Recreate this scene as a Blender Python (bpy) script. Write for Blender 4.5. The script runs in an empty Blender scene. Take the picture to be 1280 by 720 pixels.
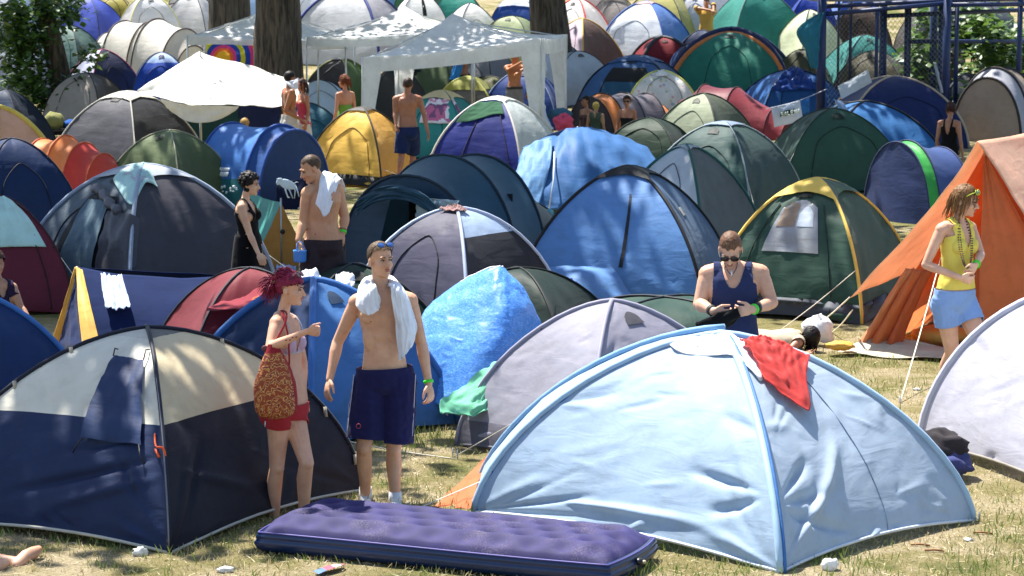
import bpy, bmesh, math, random
import numpy as np
from mathutils import Vector, Matrix, noise
C = bpy.context.scene.collection
SC = bpy.context.scene
PI = math.pi
rnd = random.Random(7)
# ------------------------------------------------------------------ camera
CAMZ, FPX, PITCH = 3.6, 3200.0, math.atan(396/3200)
cp, sp = math.cos(PITCH), math.sin(PITCH)
cam = bpy.data.cameras.new('camera'); cam.lens = 90; cam.sensor_width = 36
cam.clip_start = .5; cam.clip_end = 600
cam.dof.use_dof = True; cam.dof.focus_distance = 18.5; cam.dof.aperture_fstop = 9
camo = bpy.data.objects.new('camera', cam); C.objects.link(camo)
camo.location = (0, 0, CAMZ); camo.rotation_euler = (PI/2-PITCH, 0, 0); SC.camera = camo

def sst(a, b, x):
    t = min(1, max(0, (x-a)/(b-a))); return t*t*(3-2*t)
def gz(x, y):
    """terrain height: flat field rising to a bank at the back"""
    r = max(0.0, y-57.0)
    z = .145*(math.sqrt(r*r+9)-3) if r > 0 else 0
    return z + .02*noise.noise(Vector((x*.5, y*.5, 0)))
def ray(px, py):
    u = (px-640)/FPX; v = (360-py)/FPX
    return Vector((u, cp+v*sp, -sp+v*cp))
def P(px, py, Y):
    """world point on the pixel's ray at depth Y"""
    d = ray(px, py); k = Y/d.y
    return Vector((d.x*k, Y, CAMZ+d.z*k))
def G(px, py):
    """ground point under a pixel"""
    lo, hi = 8.0, 140.0
    for _ in range(50):
        m = (lo+hi)/2; p = P(px, py, m)
        if p.z > gz(p.x, p.y): lo = m
        else: hi = m
    p = P(px, py, lo); p.z = gz(p.x, p.y); return p
def fit(px, py, H):
    """depth at which something H metres tall ends at this pixel; returns base point and pixels per metre"""
    lo, hi = 8.0, 140.0
    for _ in range(50):
        m = (lo+hi)/2; p = P(px, py, m)
        if p.z > gz(p.x, p.y)+H: lo = m
        else: hi = m
    p = P(px, py, lo); p.z = gz(p.x, p.y)
    return p, FPX/lo
def ground_pt(x, y): return Vector((x, y, gz(x, y)))

# ------------------------------------------------------------------ materials
def lin(h, k=1.0, sat=1.0):
    h = h.lstrip('#'); out = []
    for i in (0, 2, 4):
        c = int(h[i:i+2], 16)/255
        out.append(min(.95, k*(c/12.92 if c <= .04045 else ((c+.055)/1.055)**2.4)))
    g = .3*out[0]+.6*out[1]+.1*out[2]
    return (*[g+(x-g)*sat for x in out], 1)
_M = {}
def newmat(n):
    m = bpy.data.materials.new(n); m.use_nodes = True; nt = m.node_tree; nt.nodes.clear()
    return m, nt, nt.nodes.new, nt.links.new
def ramp(nt, fac, stops):
    r = nt.nodes.new('ShaderNodeValToRGB'); e = r.color_ramp.elements
    while len(e) < len(stops): e.new(.5)
    for k, (p, c) in enumerate(stops): e[k].position = p; e[k].color = c
    nt.links.new(fac, r.inputs[0]); return r.outputs[0]
def tex(nt, co, scale, detail=3, rough=.55, dist=0.0):
    t = nt.nodes.new('ShaderNodeTexNoise'); t.inputs['Scale'].default_value = scale
    t.inputs['Detail'].default_value = detail; t.inputs['Roughness'].default_value = rough
    t.inputs['Distortion'].default_value = dist; nt.links.new(co, t.inputs['Vector']); return t.outputs[0]
def mapped(nt, scale, src='Object', rot=(0, 0, 0)):
    tc = nt.nodes.new('ShaderNodeTexCoord'); mp = nt.nodes.new('ShaderNodeMapping')
    mp.inputs['Scale'].default_value = scale; mp.inputs['Rotation'].default_value = rot
    nt.links.new(tc.outputs[src], mp.inputs['Vector']); return mp.outputs[0]
def vary(nt, co, c, scale, amt):
    """slight darkening and dirt of a base colour, in patches with their own shape"""
    n = tex(nt, co, scale, 4)
    a = tuple(x*(1-amt) for x in c[:3])+(1,); b = tuple(min(.95, x*(1+amt*.6)) for x in c[:3])+(1,)
    return ramp(nt, n, [(.3, a), (.7, b)])
def fab(h, tr=.28, rough=.58, wr=1.0, k=1.0, spec=.22):
    """thin tent or towel fabric: creases as bump, some light through it"""
    key = ('fab', h, tr, rough, wr, k, spec)
    if key in _M: return _M[key]
    m, nt, N, L = newmat('fabric'); out = N('ShaderNodeOutputMaterial'); c = lin(h, k, .84)
    co = mapped(nt, (1, 1, 1)); col = vary(nt, co, c, 2.3, .10)
    mx0 = N('ShaderNodeMix'); mx0.data_type = 'RGBA'; mx0.blend_type = 'MULTIPLY'
    dirt = ramp(nt, tex(nt, co, 7, 6, .7), [(.28, (.80, .77, .70, 1)), (.52, (1, 1, 1, 1))])
    mx0.inputs[0].default_value = .55; L(col, mx0.inputs[6]); L(dirt, mx0.inputs[7]); col = mx0.outputs[2]
    p = N('ShaderNodeBsdfPrincipled'); L(col, p.inputs['Base Color'])
    p.inputs['Roughness'].default_value = rough; p.inputs['Specular IOR Level'].default_value = spec
    p.inputs['Sheen Weight'].default_value = .06
    n1 = tex(nt, mapped(nt, (1.2, 1.2, 4), 'Object', (.5, .35, .2)), 2.0, 4, .5, .8)
    n2 = tex(nt, mapped(nt, (3, 1.0, 1.4), 'Object', (.2, .6, .9)), 1.5, 3, .45, .5)
    rg = N('ShaderNodeTexNoise'); rg.noise_type = 'RIDGED_MULTIFRACTAL'; rg.inputs['Scale'].default_value = 1.7; rg.inputs['Detail'].default_value = 3
    rg.inputs['Roughness'].default_value = .42; rg.inputs['Distortion'].default_value = .35; L(mapped(nt, (1.1, 1.1, 2.6), 'Object', (.4, .3, .2)), rg.inputs['Vector'])
    sc_ = N('ShaderNodeMath'); sc_.operation = 'MULTIPLY_ADD'; sc_.inputs[1].default_value = .20; L(rg.outputs[0], sc_.inputs[0]); L(n2, sc_.inputs[2]); n2 = sc_.outputs[0]
    ad = N('ShaderNodeMath'); ad.operation = 'ADD'; L(n1, ad.inputs[0]); L(n2, ad.inputs[1])
    b = N('ShaderNodeBump'); b.inputs['Strength'].default_value = .42*wr; b.inputs['Distance'].default_value = .02
    L(ad.outputs[0], b.inputs['Height']); L(b.outputs[0], p.inputs['Normal'])
    if tr > 0:
        t = N('ShaderNodeBsdfTranslucent'); L(col, t.inputs['Color']); L(b.outputs[0], t.inputs['Normal'])
        mx = N('ShaderNodeMixShader'); mx.inputs[0].default_value = tr
        L(p.outputs[0], mx.inputs[1]); L(t.outputs[0], mx.inputs[2]); L(mx.outputs[0], out.inputs[0])
    else: L(p.outputs[0], out.inputs[0])
    _M[key] = m; return m
def cloth(h, **kw):
    a = dict(tr=.12, rough=.9, wr=.7, spec=.1); a.update(kw); return fab(h, **a)
def plain(h, rough=.5, metal=0.0, k=1.0, bump=0.0, bs=30, amt=.12, spec=.5):
    key = ('plain', h, rough, metal, k, bump, bs, amt)
    if key in _M: return _M[key]
    m, nt, N, L = newmat('surface'); out = N('ShaderNodeOutputMaterial'); co = mapped(nt, (1, 1, 1))
    p = N('ShaderNodeBsdfPrincipled'); L(vary(nt, co, lin(h, k), 9, amt), p.inputs['Base Color'])
    p.inputs['Roughness'].default_value = rough; p.inputs['Metallic'].default_value = metal
    p.inputs['Specular IOR Level'].default_value = spec
    if bump:
        b = N('ShaderNodeBump'); b.inputs['Strength'].default_value = bump; b.inputs['Distance'].default_value = .01
        L(tex(nt, co, bs, 4), b.inputs['Height']); L(b.outputs[0], p.inputs['Normal'])
    L(p.outputs[0], out.inputs[0]); _M[key] = m; return m
def skinmat(h='#c98d6b'):
    key = ('skin', h)
    if key in _M: return _M[key]
    m, nt, N, L = newmat('skin'); out = N('ShaderNodeOutputMaterial'); co = mapped(nt, (1, 1, 1))
    p = N('ShaderNodeBsdfPrincipled'); c = lin(h)
    n = tex(nt, co, 6, 4, .6)
    a = (c[0]*.84, c[1]*.74, c[2]*.70, 1); bcol = (min(.9, c[0]*1.08), c[1]*1.08, c[2]*1.06, 1)
    L(ramp(nt, n, [(.32, a), (.68, bcol)]), p.inputs['Base Color'])
    p.inputs['Roughness'].default_value = .48; p.inputs['Specular IOR Level'].default_value = .4
    p.inputs['Subsurface Weight'].default_value = .12; p.inputs['Subsurface Radius'].default_value = (.02, .008, .004)
    p.inputs['Subsurface Scale'].default_value = .5
    b = N('ShaderNodeBump'); b.inputs['Strength'].default_value = .12; b.inputs['Distance'].default_value = .004
    L(tex(nt, co, 140, 3), b.inputs['Height']); L(b.outputs[0], p.inputs['Normal'])
    L(p.outputs[0], out.inputs[0]); _M[key] = m; return m

# ------------------------------------------------------------------ mesh building
class MB:
    def __init__(s): s.v = []; s.f = []; s.m = []; s.mats = []
    def mi(s, mat):
        for i, x in enumerate(s.mats):
            if x is mat: return i
        s.mats.append(mat); return len(s.mats)-1
    def grid(s, rows, mat, keep=None, closed=False, matfn=None):
        """rows of points; mat one material, or matfn(i,j) -> material"""
        b = len(s.v); n = len(rows[0])
        for r in rows: s.v.extend(tuple(p) for p in r)
        k0 = s.mi(mat) if mat else 0
        for i in range(len(rows)-1):
            for j in range(n if closed else n-1):
                if keep and not keep(i, j): continue
                j2 = (j+1) % n
                s.f.append((b+i*n+j, b+i*n+j2, b+(i+1)*n+j2, b+(i+1)*n+j))
                s.m.append(s.mi(matfn(i, j)) if matfn else k0)
        return s
    def tube(s, pts, rad, mat, n=6, cap=True):
        pts = [Vector(p) for p in pts]; rows = []
        if not isinstance(rad, (list, tuple)): rad = [rad]*len(pts)
        up = Vector((.13, .21, .97))
        for i, p in enumerate(pts):
            t = (pts[min(i+1, len(pts)-1)]-pts[max(i-1, 0)])
            if t.length < 1e-9: t = Vector((0, 0, 1))
            t.normalize(); a = t.cross(up)
            if a.length < .05: a = t.cross(Vector((1, 0, 0)))
            a.normalize(); c = a.cross(t); up = c if i else up
            rows.append([p+(a*math.cos(2*PI*k/n)+c*math.sin(2*PI*k/n))*rad[i] for k in range(n)])
        b = len(s.v); s.grid(rows, mat, closed=True)
        if cap:
            k = s.mi(mat); L = len(rows)-1
            s.f.append(tuple(b+i for i in reversed(range(n)))); s.m.append(k)
            s.f.append(tuple(b+L*n+i for i in range(n))); s.m.append(k)
        return s
    def box(s, c, size, mat, R=None):
        b = len(s.v); c = Vector(c); R = R or Matrix.Identity(3)
        for x in (-.5, .5):
            for y in (-.5, .5):
                for z in (-.5, .5): s.v.append(tuple(c+R @ Vector((x*size[0], y*size[1], z*size[2]))))
        for q in ((0, 1, 3, 2), (4, 6, 7, 5), (0, 4, 5, 1), (2, 3, 7, 6), (0, 2, 6, 4), (1, 5, 7, 3)):
            s.f.append(tuple(b+i for i in q)); s.m.append(s.mi(mat))
        return s
    def ell(s, c, r, mat, R=None, nu=12, nv=8, wob=0, seed=0):
        c = Vector(c); R = R or Matrix.Identity(3); rows = []
        for i in range(nv+1):
            th = PI*i/nv; row = []
            for j in range(nu):
                ph = 2*PI*j/nu; d = Vector((math.sin(th)*math.cos(ph), math.sin(th)*math.sin(ph), math.cos(th)))
                w = 1+wob*noise.noise(d*2.2+Vector((seed, seed*.7, 0))) if wob else 1
                row.append(c+R @ Vector((d.x*r[0], d.y*r[1], d.z*r[2]))*w)
            rows.append(row)
        return s.grid(rows, mat, closed=True)
    def build(s, name, parent=None, smooth=True, solid=0.0, base=None, offset=-1):
        me = bpy.data.meshes.new(name); off = parent_loc(parent) if parent else (base or Vector((0, 0, 0)))
        me.from_pydata([(x-off.x, y-off.y, z-off.z) for x, y, z in s.v], [], s.f)
        for mt in s.mats: me.materials.append(mt)
        if s.m: me.polygons.foreach_set('material_index', s.m)
        me.polygons.foreach_set('use_smooth', [smooth]*len(me.polygons))
        me.validate(); me.update()
        o = bpy.data.objects.new(name, me); C.objects.link(o)
        if parent: o.parent = parent
        elif base: o.location = base
        if solid:
            md = o.modifiers.new('thickness', 'SOLIDIFY'); md.thickness = solid; md.offset = offset
        return o
def parent_loc(o):
    v = Vector((0, 0, 0))
    while o: v += o.location; o = o.parent
    return v
def thing(name, label, cat, loc, group=None):
    o = bpy.data.objects.new(name, None); o.empty_display_size = .2; C.objects.link(o); o.location = loc
    o['label'] = label; o['category'] = cat
    if group: o['group'] = group
    return o
def tag(o, label, cat, group=None):
    o['label'] = label; o['category'] = cat
    if group: o['group'] = group
    return o
def lerp(a, b, t): return a+(b-a)*t
def crom(p, t):
    """catmull-rom through list p, t in 0..1"""
    n = len(p)-1; x = min(max(t, 0), 1)*n; i = min(int(x), n-1); f = x-i
    a, b, c, d = p[max(i-1, 0)], p[i], p[i+1], p[min(i+2, n)]
    return .5*((2*b)+(c-a)*f+(2*a-5*b+4*c-d)*f*f+(3*b-a-3*c+d)*f*f*f)
def curve(pts, n): pts = [Vector(p) for p in pts]; return [crom(pts, i/n) for i in range(n+1)]
def net_rows(net, nu, nv):
    net = [[Vector(p) for p in r] for r in net]
    cols = [[crom(r, j/nu) for j in range(nu+1)] for r in net]
    return [[crom([c[j] for c in cols], i/nv) for j in range(nu+1)] for i in range(nv+1)]
def fold_rows(rows, amp, freq, seed, stretch=(1, 1)):
    """push a sheet in and out along its normals in soft folds"""
    nv, nu = len(rows), len(rows[0]); out = []
    for i in range(nv):
        r = []
        for j in range(nu):
            du = rows[i][min(j+1, nu-1)]-rows[i][max(j-1, 0)]; dv = rows[min(i+1, nv-1)][j]-rows[max(i-1, 0)][j]
            n = du.cross(dv)
            if n.length > 1e-9: n.normalize()
            q = Vector((j/nu*freq*stretch[0]+seed*3.1, i/nv*freq*stretch[1]-seed*1.7, seed*.77))
            k = noise.noise(q)+.5*noise.noise(q*2.3)
            r.append(rows[i][j]+n*(amp*k))
        out.append(r)
    return out
def sheet(name, net, mat, parent=None, nu=24, nv=24, amp=.01, freq=5, seed=1, stretch=(1, 1), solid=.004, base=None, matfn=None, keep=None):
    rows = fold_rows(net_rows(net, nu, nv), amp, freq, seed, stretch)
    mb = MB(); mb.grid(rows, None if matfn else mat, matfn=(lambda i, j: matfn(i/nv, j/nu)) if matfn else None,
                       keep=(lambda i, j: keep(i/nv, j/nu)) if keep else None)
    if not parent and base is None: base = Vector(rows[nv//2][nu//2])
    return mb.build(name, parent, solid=solid, base=base)
def rope(a, b, r, mat, name='guy_rope', parent=None, sag=.02, base=None):
    a, b = Vector(a), Vector(b); m = (a+b)/2-Vector((0, 0, sag))
    mb = MB(); mb.tube(curve([a, m, b], 8), r, mat, n=5)
    return mb.build(name, parent, base=base or (None if parent else a))
# ------------------------------------------------------------------ tents
TG = 'tents pitched across the campsite'
BLACK = plain('#16171a', .5)
def peg(mb, p, mat=None): mb.tube([p+Vector((0, 0, .07)), p-Vector((0, 0, .05))], .006, mat or plain('#9a9a98', .4, .8), n=5)
class Dome:
    """two crossing poles on a rectangle of ground points c[0..3] (front-left, front-right, back-right, back-left)"""
    def __init__(s, c, H, q=1.62, sag=.07, lift=.05, seed=1, wr=.012):
        s.c = [Vector(p) for p in c]; s.cn = sum(s.c, Vector())/4; s.H, s.q, s.sag, s.lift, s.seed, s.wr = H, q, sag, lift, seed, wr
    def pole(s, i, t):
        a = t*PI/2; r = max(0, math.cos(a))**(2/s.q); z = max(0, math.sin(a))**(2/s.q)
        p = s.cn+(s.c[i % 4]-s.cn)*r; p.z = lerp(s.c[i % 4].z, s.cn.z, min(1, z*1.5))+s.H*z
        return p
    def raw(s, side, u, t):
        A, B = s.pole(side, t), s.pole(side+1, t); m = 4*u*(1-u)
        p = lerp(A, B, u); h = p-s.cn
        k = 1-s.sag*m*(.35+.65*math.sin(PI*min(1, t*1.1)))
        p = Vector((s.cn.x+h.x*k, s.cn.y+h.y*k, p.z+s.lift*m*(1-t)**4))
        return p
    def nrm(s, side, u, t):
        e = .02; a = s.raw(side, min(1, u+e), t)-s.raw(side, max(0, u-e), t); b = s.raw(side, u, min(.985, t+e))-s.raw(side, u, max(0, t-e))
        n = a.cross(b)
        if n.length < 1e-8: return Vector((0, 0, 1))
        return n.normalized()
    def creases(s, side):
        if not hasattr(s, '_cr'): s._cr = {}
        if side not in s._cr:
            r = random.Random(int(s.seed*31+side*7)); out = []
            for (au, at, n, l0, l1) in ((0, .02, 5, .22, .6), (1, .02, 5, .22, .6), (0, .5, 3, .12, .3), (1, .5, 3, .12, .3), (.5, .0, 2, .1, .25)):
                for _ in range(n):
                    ang = r.uniform(.12, 1.35) if at < .3 else r.uniform(-.9, .6); ln = r.uniform(l0, l1); dx = math.cos(ang)*(1 if au < .5 else -1)
                    if au == .5: dx = r.uniform(-.8, .8)
                    o = r.uniform(-.03, .03); out.append((au+(o if au == .5 else 0)*4, at+o, dx*ln, math.sin(ang)*ln*.9, r.choice((-1, 1, -1))*r.uniform(.4, 1), r.uniform(.010, .024)))
            for _ in range(7): # loose creases across the panel
                ang = r.uniform(-.5, .5); out.append((r.uniform(.1, .7), r.uniform(.1, .75), math.cos(ang)*r.uniform(.12, .35), math.sin(ang)*.25, r.uniform(-.8, .5), r.uniform(.008, .016)))
            s._cr[side] = out
        return s._cr[side]
    def wrinkle(s, side, u, t):
        if s.wr <= 0: return 0
        sd = s.seed*7.3+side*3.7; k = 0
        edge = min(1, 6*min(u, 1-u, 1.0)+.05)*min(1, (1-t)*5)
        for au, at, dx, dt, am, w in s.creases(side):
            L2 = dx*dx+dt*dt; f = ((u-au)*dx+(t-at)*dt)/L2
            if -.1 < f < 1.1:
                f = min(1, max(0, f)); d = math.hypot(u-au-dx*f, t-at-dt*f); w2 = w*(.5+f)
                if d < 3*w2: k += am*math.exp(-(d/w2)**2)*math.sin(PI*min(1, .12+f))*1.1
        q = Vector((u*1.7+sd, t*3.0, sd*.3)); k += .8*noise.noise(q)
        q = Vector(((u+t*.7)*3+sd, (t-u*.4)*9, sd)); k += .35*(.35-abs(noise.noise(q)))+.18*noise.noise(q*2.1)
        return s.wr*k*edge
    def pt(s, side, u, t, off=0):
        return s.raw(side, u, t)+s.nrm(side, u, t)*(s.wrinkle(side, u, t)+off)
    def patch(s, side, u0, u1, t0, t1, off=.006, nu=10, nv=10, taper=0, arch=0):
        rows = []
        for i in range(nv+1):
            f = i/nv; r = []
            for j in range(nu+1):
                g = j/nu; w = 1-taper*f; uu = (u0+u1)/2+(u1-u0)*(g-.5)*w
                tt = t0+(t1-t0)*f
                if arch: tt = t0+(t1-t0)*f*(1-arch*(2*g-1)**2)
                r.append(s.pt(side, uu, tt, off))
            rows.append(r)
        return rows
def rect(cn, w, l, rot):
    r = math.radians(rot); ax = Vector((math.cos(r), math.sin(r), 0)); ay = Vector((-math.sin(r), math.cos(r), 0)); out = []
    for sx, sy in ((-1, -1), (1, -1), (1, 1), (-1, 1)):
        p = cn+ax*(w/2*sx)+ay*(l/2*sy); p.z = gz(p.x, p.y); out.append(p)
    return out
def cols4(c): return list(c) if isinstance(c, (list, tuple)) else [c]*4
def dome_parts(D, root, cols, bands=(), cap=None, pole='#20242c', sleeve=.011, hem=None, det=12, door=None, window=None,
               ropes=(), skirt=None, clips=True, tr=.28, rough=.58, sides=(0, 1, 2, 3), polemat=None, fwr=1.0):
    cols = cols4(cols); F = lambda h: fab(h, tr=tr, rough=rough, wr=fwr)
    mb = MB(); nu, nv = det, int(det*1.3)
    for sd in sides:
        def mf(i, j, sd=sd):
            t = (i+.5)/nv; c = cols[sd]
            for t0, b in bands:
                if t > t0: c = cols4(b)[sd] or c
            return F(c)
        rows = [[D.pt(sd, j/nu, min(.995, i/nv)) for j in range(nu+1)] for i in range(nv+1)]
        mb.grid(rows, None, matfn=mf)
    mb.build('canopy', root)
    pm = polemat or fab(pole, tr=0, wr=.2)
    for k in (0, 1):
        pts = [D.pole(k, t/14)+Vector((0, 0, .008)) for t in range(15)]+[D.pole(k+2, 1-t/14)+Vector((0, 0, .008)) for t in range(1, 15)]
        MB().tube(pts, sleeve, pm, n=6).build('pole', root)
    if cap:
        t0, h = cap[:2]; drop = cap[2] if len(cap) > 2 else .12; m = MB(); ch = cols4(h)
        for sd in range(4):
            rows = []
            for i in range(8):
                row = []
                for j in range(det+1):
                    u = j/det; ts = t0-drop*.55*(1-4*u*(1-u)); t = ts+(.995-ts)*i/7
                    row.append(D.pt(sd, u, t, .016+.012*(1-i/7)))
                rows.append(row)
            m.grid(rows, F(ch[sd]))
        m.build('rain_cap', root)
    if hem:
        m = MB()
        for sd in sides: m.tube([D.pt(sd, j/16, 0, .004)+Vector((0, 0, .004)) for j in range(17)], .011, fab(hem, tr=0), n=5)
        m.build('hem', root)
    if skirt:
        m = MB()
        for sd in sides:
            rows = [[D.pt(sd, j/det, f, .008-.0*f) for j in range(det+1)] for f in (0, .06, .12, skirt[0])]
            m.grid(rows, F(skirt[1]))
        m.build('skirt', root)
    if door:
        for dd in (door if isinstance(door, list) else [door]):
            sd, u0, u1, t1, h = dd[:5]; zc = dd[5] if len(dd) > 5 else '#1c2026'
            d = MB().grid(D.patch(sd, u0, u1, .04, t1, .007, taper=.35), F(h)).build('door', root)
            z = MB(); zu = (u0+u1)/2
            z.tube([D.pt(sd, u0+(u1-u0)*.175*f, .04+(t1-.04)*f, .011) for f in [x/8 for x in range(9)]], .009, fab(zc, tr=0), n=5)
            z.tube([D.pt(sd, u1-(u1-u0)*.175*f, .04+(t1-.04)*f, .011) for f in [x/8 for x in range(9)]], .009, fab(zc, tr=0), n=5)
            z.build('zipper', d)
    if window:
        sd, u0, u1, t0, t1, h = window
        MB().grid(D.patch(sd, u0, u1, t0, t1, .008, arch=.3), fab(h, tr=.1, rough=.25, spec=.5)).build('window', root)
    if clips:
        for k in range(4):
            for t in (.2, .42, .64):
                a = D.pole(k, t); b = lerp(a, D.cn+Vector((0, 0, D.H*.5)), .02)
                MB().tube([a+Vector((0, 0, .014)), lerp(a, b, 1)], .016, BLACK, n=5).build('pole_clip', root)
    if ropes:
        for k, t, p in ropes:
            a = D.pole(k, t); rope(a, p, .0045, plain('#c9c4b4', .7), parent=root)
            m = MB(); peg(m, Vector(p)); m.build('peg', root)
LOG = []
SEED = [0]
def dome(label, xl, xr, yt, H, rot, cols, ratio=1.0, cx=None, q=1.78, sag=.07, wr=.036, wmin=1.5, name='dome_tent', lift=.05, corners=None, extra=None, **kw):
    SEED[0] += 1; cx = (xl+xr)/2 if cx is None else cx
    if corners:
        c = [Vector(p) for p in corners]; cn = sum(c, Vector())/4
    else:
        cn, s = fit(cx, yt, H); r = math.radians(rot); app = 2*max(cx-xl, xr-cx)/s
        w = max(app/(abs(math.cos(r))+ratio*abs(math.sin(r))), wmin); l = w*ratio
        LOG.append((label[:38], round(cn.y, 1), round(w, 2), round(l, 2), H))
        c = rect(Vector((cn.x, cn.y, 0)), w, l, rot)
    D = Dome(c, H, q, sag, lift, SEED[0], wr)
    for q_, l_ in (extra or {}).items(): D.creases(q_).extend(l_)
    D.root = thing(name, label, 'tent', Vector((D.cn.x, D.cn.y, D.cn.z)), TG)
    if D.cn.y < 50 and 'ropes' not in kw and not corners:
        rr = random.Random(SEED[0]); kw['ropes'] = []
        for kk in (0, 1):
            if rr.random() < .75:
                cc = D.c[kk]; o = (cc-D.cn)*rr.uniform(.22, .45); kw['ropes'].append((kk, rr.uniform(.2, .45), ground_pt(cc.x+o.x, cc.y+o.y)))
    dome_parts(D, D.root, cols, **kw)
    if 'door' not in kw and not kw.get('window') and not corners:
        rr = random.Random(SEED[0]+50); r0 = math.radians(rot); best = 0 if abs(rot) < 40 else (3 if rot > 0 else 1)
        c0 = cols4(cols)[best].lstrip('#'); dk = '#'+''.join('%02x' % int(int(c0[i:i+2], 16)*.45) for i in (0, 2, 4)); zm = fab(dk, tr=0)
        q_ = rr.random()
        if q_ < .6:
            ua, ub, th = rr.uniform(.15, .3), rr.uniform(.7, .85), rr.uniform(.5, .72)
            cv = curve([(ua, .02, 0), (ua, .3, 0), (ua+.03, th*.8, 0), ((ua+ub)/2, th, 0), (ub-.03, th*.8, 0), (ub, .3, 0), (ub, .02, 0)], 26)
            pts = [D.pt(best, p.x, p.y, .006) for p in cv]
            MB().tube(pts, .007, zm, n=4).build('zipper', D.root)
        if q_ > .35: MB().grid(D.patch(best, .36, .62, .70, .80, .012, nu=8, nv=5, arch=.4), fab(dk, tr=.1)).build('vent', D.root)
    return D

class Tunnel:
    """fabric over a row of hoops: hoops = [(distance along axis, half width, height, q)]"""
    def __init__(s, cn, yaw, hoops, sag=.05, seed=1, wr=.01):
        s.cn, s.seed, s.wr, s.sag = Vector(cn), seed, wr, sag
        r = math.radians(yaw); s.ax = Vector((math.sin(r), -math.cos(r), 0)); s.rt = Vector((math.cos(r), math.sin(r), 0)); s.h = hoops
    def hp(s, d, hw, h, q, f):
        a = f*PI; c, n = math.cos(a), math.sin(a)
        x = -math.copysign(abs(c)**(2/q), c)*hw; z = abs(n)**(2/q)*h
        p = s.cn+s.ax*d+s.rt*x; p.z = gz(p.x, p.y)+z; return p
    def pt(s, k, g, f, off=0):
        """segment k, g along it, f round the arch"""
        a, b = s.h[k], s.h[k+1]; A, B = s.hp(*a, f), s.hp(*b, f); p = lerp(A, B, g)
        m = 4*g*(1-g); base = s.cn+s.ax*lerp(a[0], b[0], g); bz = gz(base.x, base.y); v = p-Vector((base.x, base.y, bz))
        kk = 1-s.sag*m
        q = Vector((g*3+k*2.1+s.seed*5, f*9, s.seed)); w = s.wr*(noise.noise(q)+.6*noise.noise(q*2.3))
        n = Vector((v.x, v.y, v.z)).normalized() if v.length > 1e-6 else Vector((0, 0, 1))
        return Vector((base.x, base.y, bz))+v*kk+n*(w+off)
def tunnel(label, cn, yaw, hoops, cols, face=None, back=None, hoopc='#1d2430', det=14, sag=.05, wr=.012, slope=(0, 0), tr=.28,
           q=2.1, hoopr=.013, name='tunnel_tent', opening=None, flapc=None, strip=None, rough=.5, fwr=1.0):
    SEED[0] += 1; T = Tunnel(cn, yaw, [(h[0], h[1], h[2], h[3] if len(h) > 3 else q) for h in hoops], sag, SEED[0], wr)
    root = T.root = thing(name, label, 'tent', Vector(cn), TG); F = lambda h: fab(h, tr=tr, rough=rough, wr=fwr)
    m = MB(); nseg = len(hoops)-1
    cl = cols if isinstance(cols, list) else [cols]*nseg
    for k in range(nseg):
        c = cl[k]
        rows = [[T.pt(k, g/8, f/(2*det)) for f in range(2*det+1)] for g in range(9)]
        if callable(c): m.grid(rows, None, matfn=lambda i, j, c=c: F(c(j/(2*det), i/8)))
        else: m.grid(rows, F(c))
    m.build('canopy', root)
    for h in T.h:
        if h[2] < .25: continue
        MB().tube([T.hp(*h[:3], h[3], f/24)+Vector((0, 0, .006)) for f in range(25)], hoopr, fab(hoopc, tr=0, wr=.2), n=6).build('pole', root)
    for end, colr, sl in ((-1, face, slope[0]), (0, back, slope[1])):
        # face closes the hoop nearest the front (last in list), back the first
        h = T.h[end]; sg = 1 if end == -1 else -1
        if not colr: continue
        n = 12; rows = []
        for i in range(n+1):
            f = i/n*.5; Lp, Rp = T.hp(*h[:3], h[3], f), T.hp(*h[:3], h[3], 1-f)
            zrel = (Lp.z-gz(Lp.x, Lp.y))/max(h[2], .01); o = T.ax*(sg*sl*max(0, 1-zrel)**1.2*h[2])
            row = []
            for j in range(n+1):
                p = lerp(Lp, Rp, j/n)+o*(4*(j/n)*(1-j/n)*.7+.3*(1-abs(2*j/n-1)))
                p += T.ax*(sg*.02*noise.noise(Vector((j/n*4+SEED[0], zrel*4, 3))))
                row.append(p)
            rows.append(row)
        keep = None
        if end == -1 and opening:
            u0, u1, z1 = opening
            keep = lambda i, j: not (u0 <= (j+.5)/n <= u1 and math.sin((i+.5)/n*PI/2) < z1)
        m = MB().grid(rows, F(colr), keep=keep); m.build('front_panel' if end == -1 else 'back_panel', root)
    if strip:
        k, f0, f1, h = strip
        MB().grid([[T.pt(k, g/8, lerp(f0, f1, j/8), .006) for j in range(9)] for g in range(9)], F(h)).build('stripe_panel', root)
    LOG.append((label[:38], round(cn.y, 1), 'tunnel', round(2*max(h[1] for h in hoops), 2), max(h[2] for h in hoops)))
    return T
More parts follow.
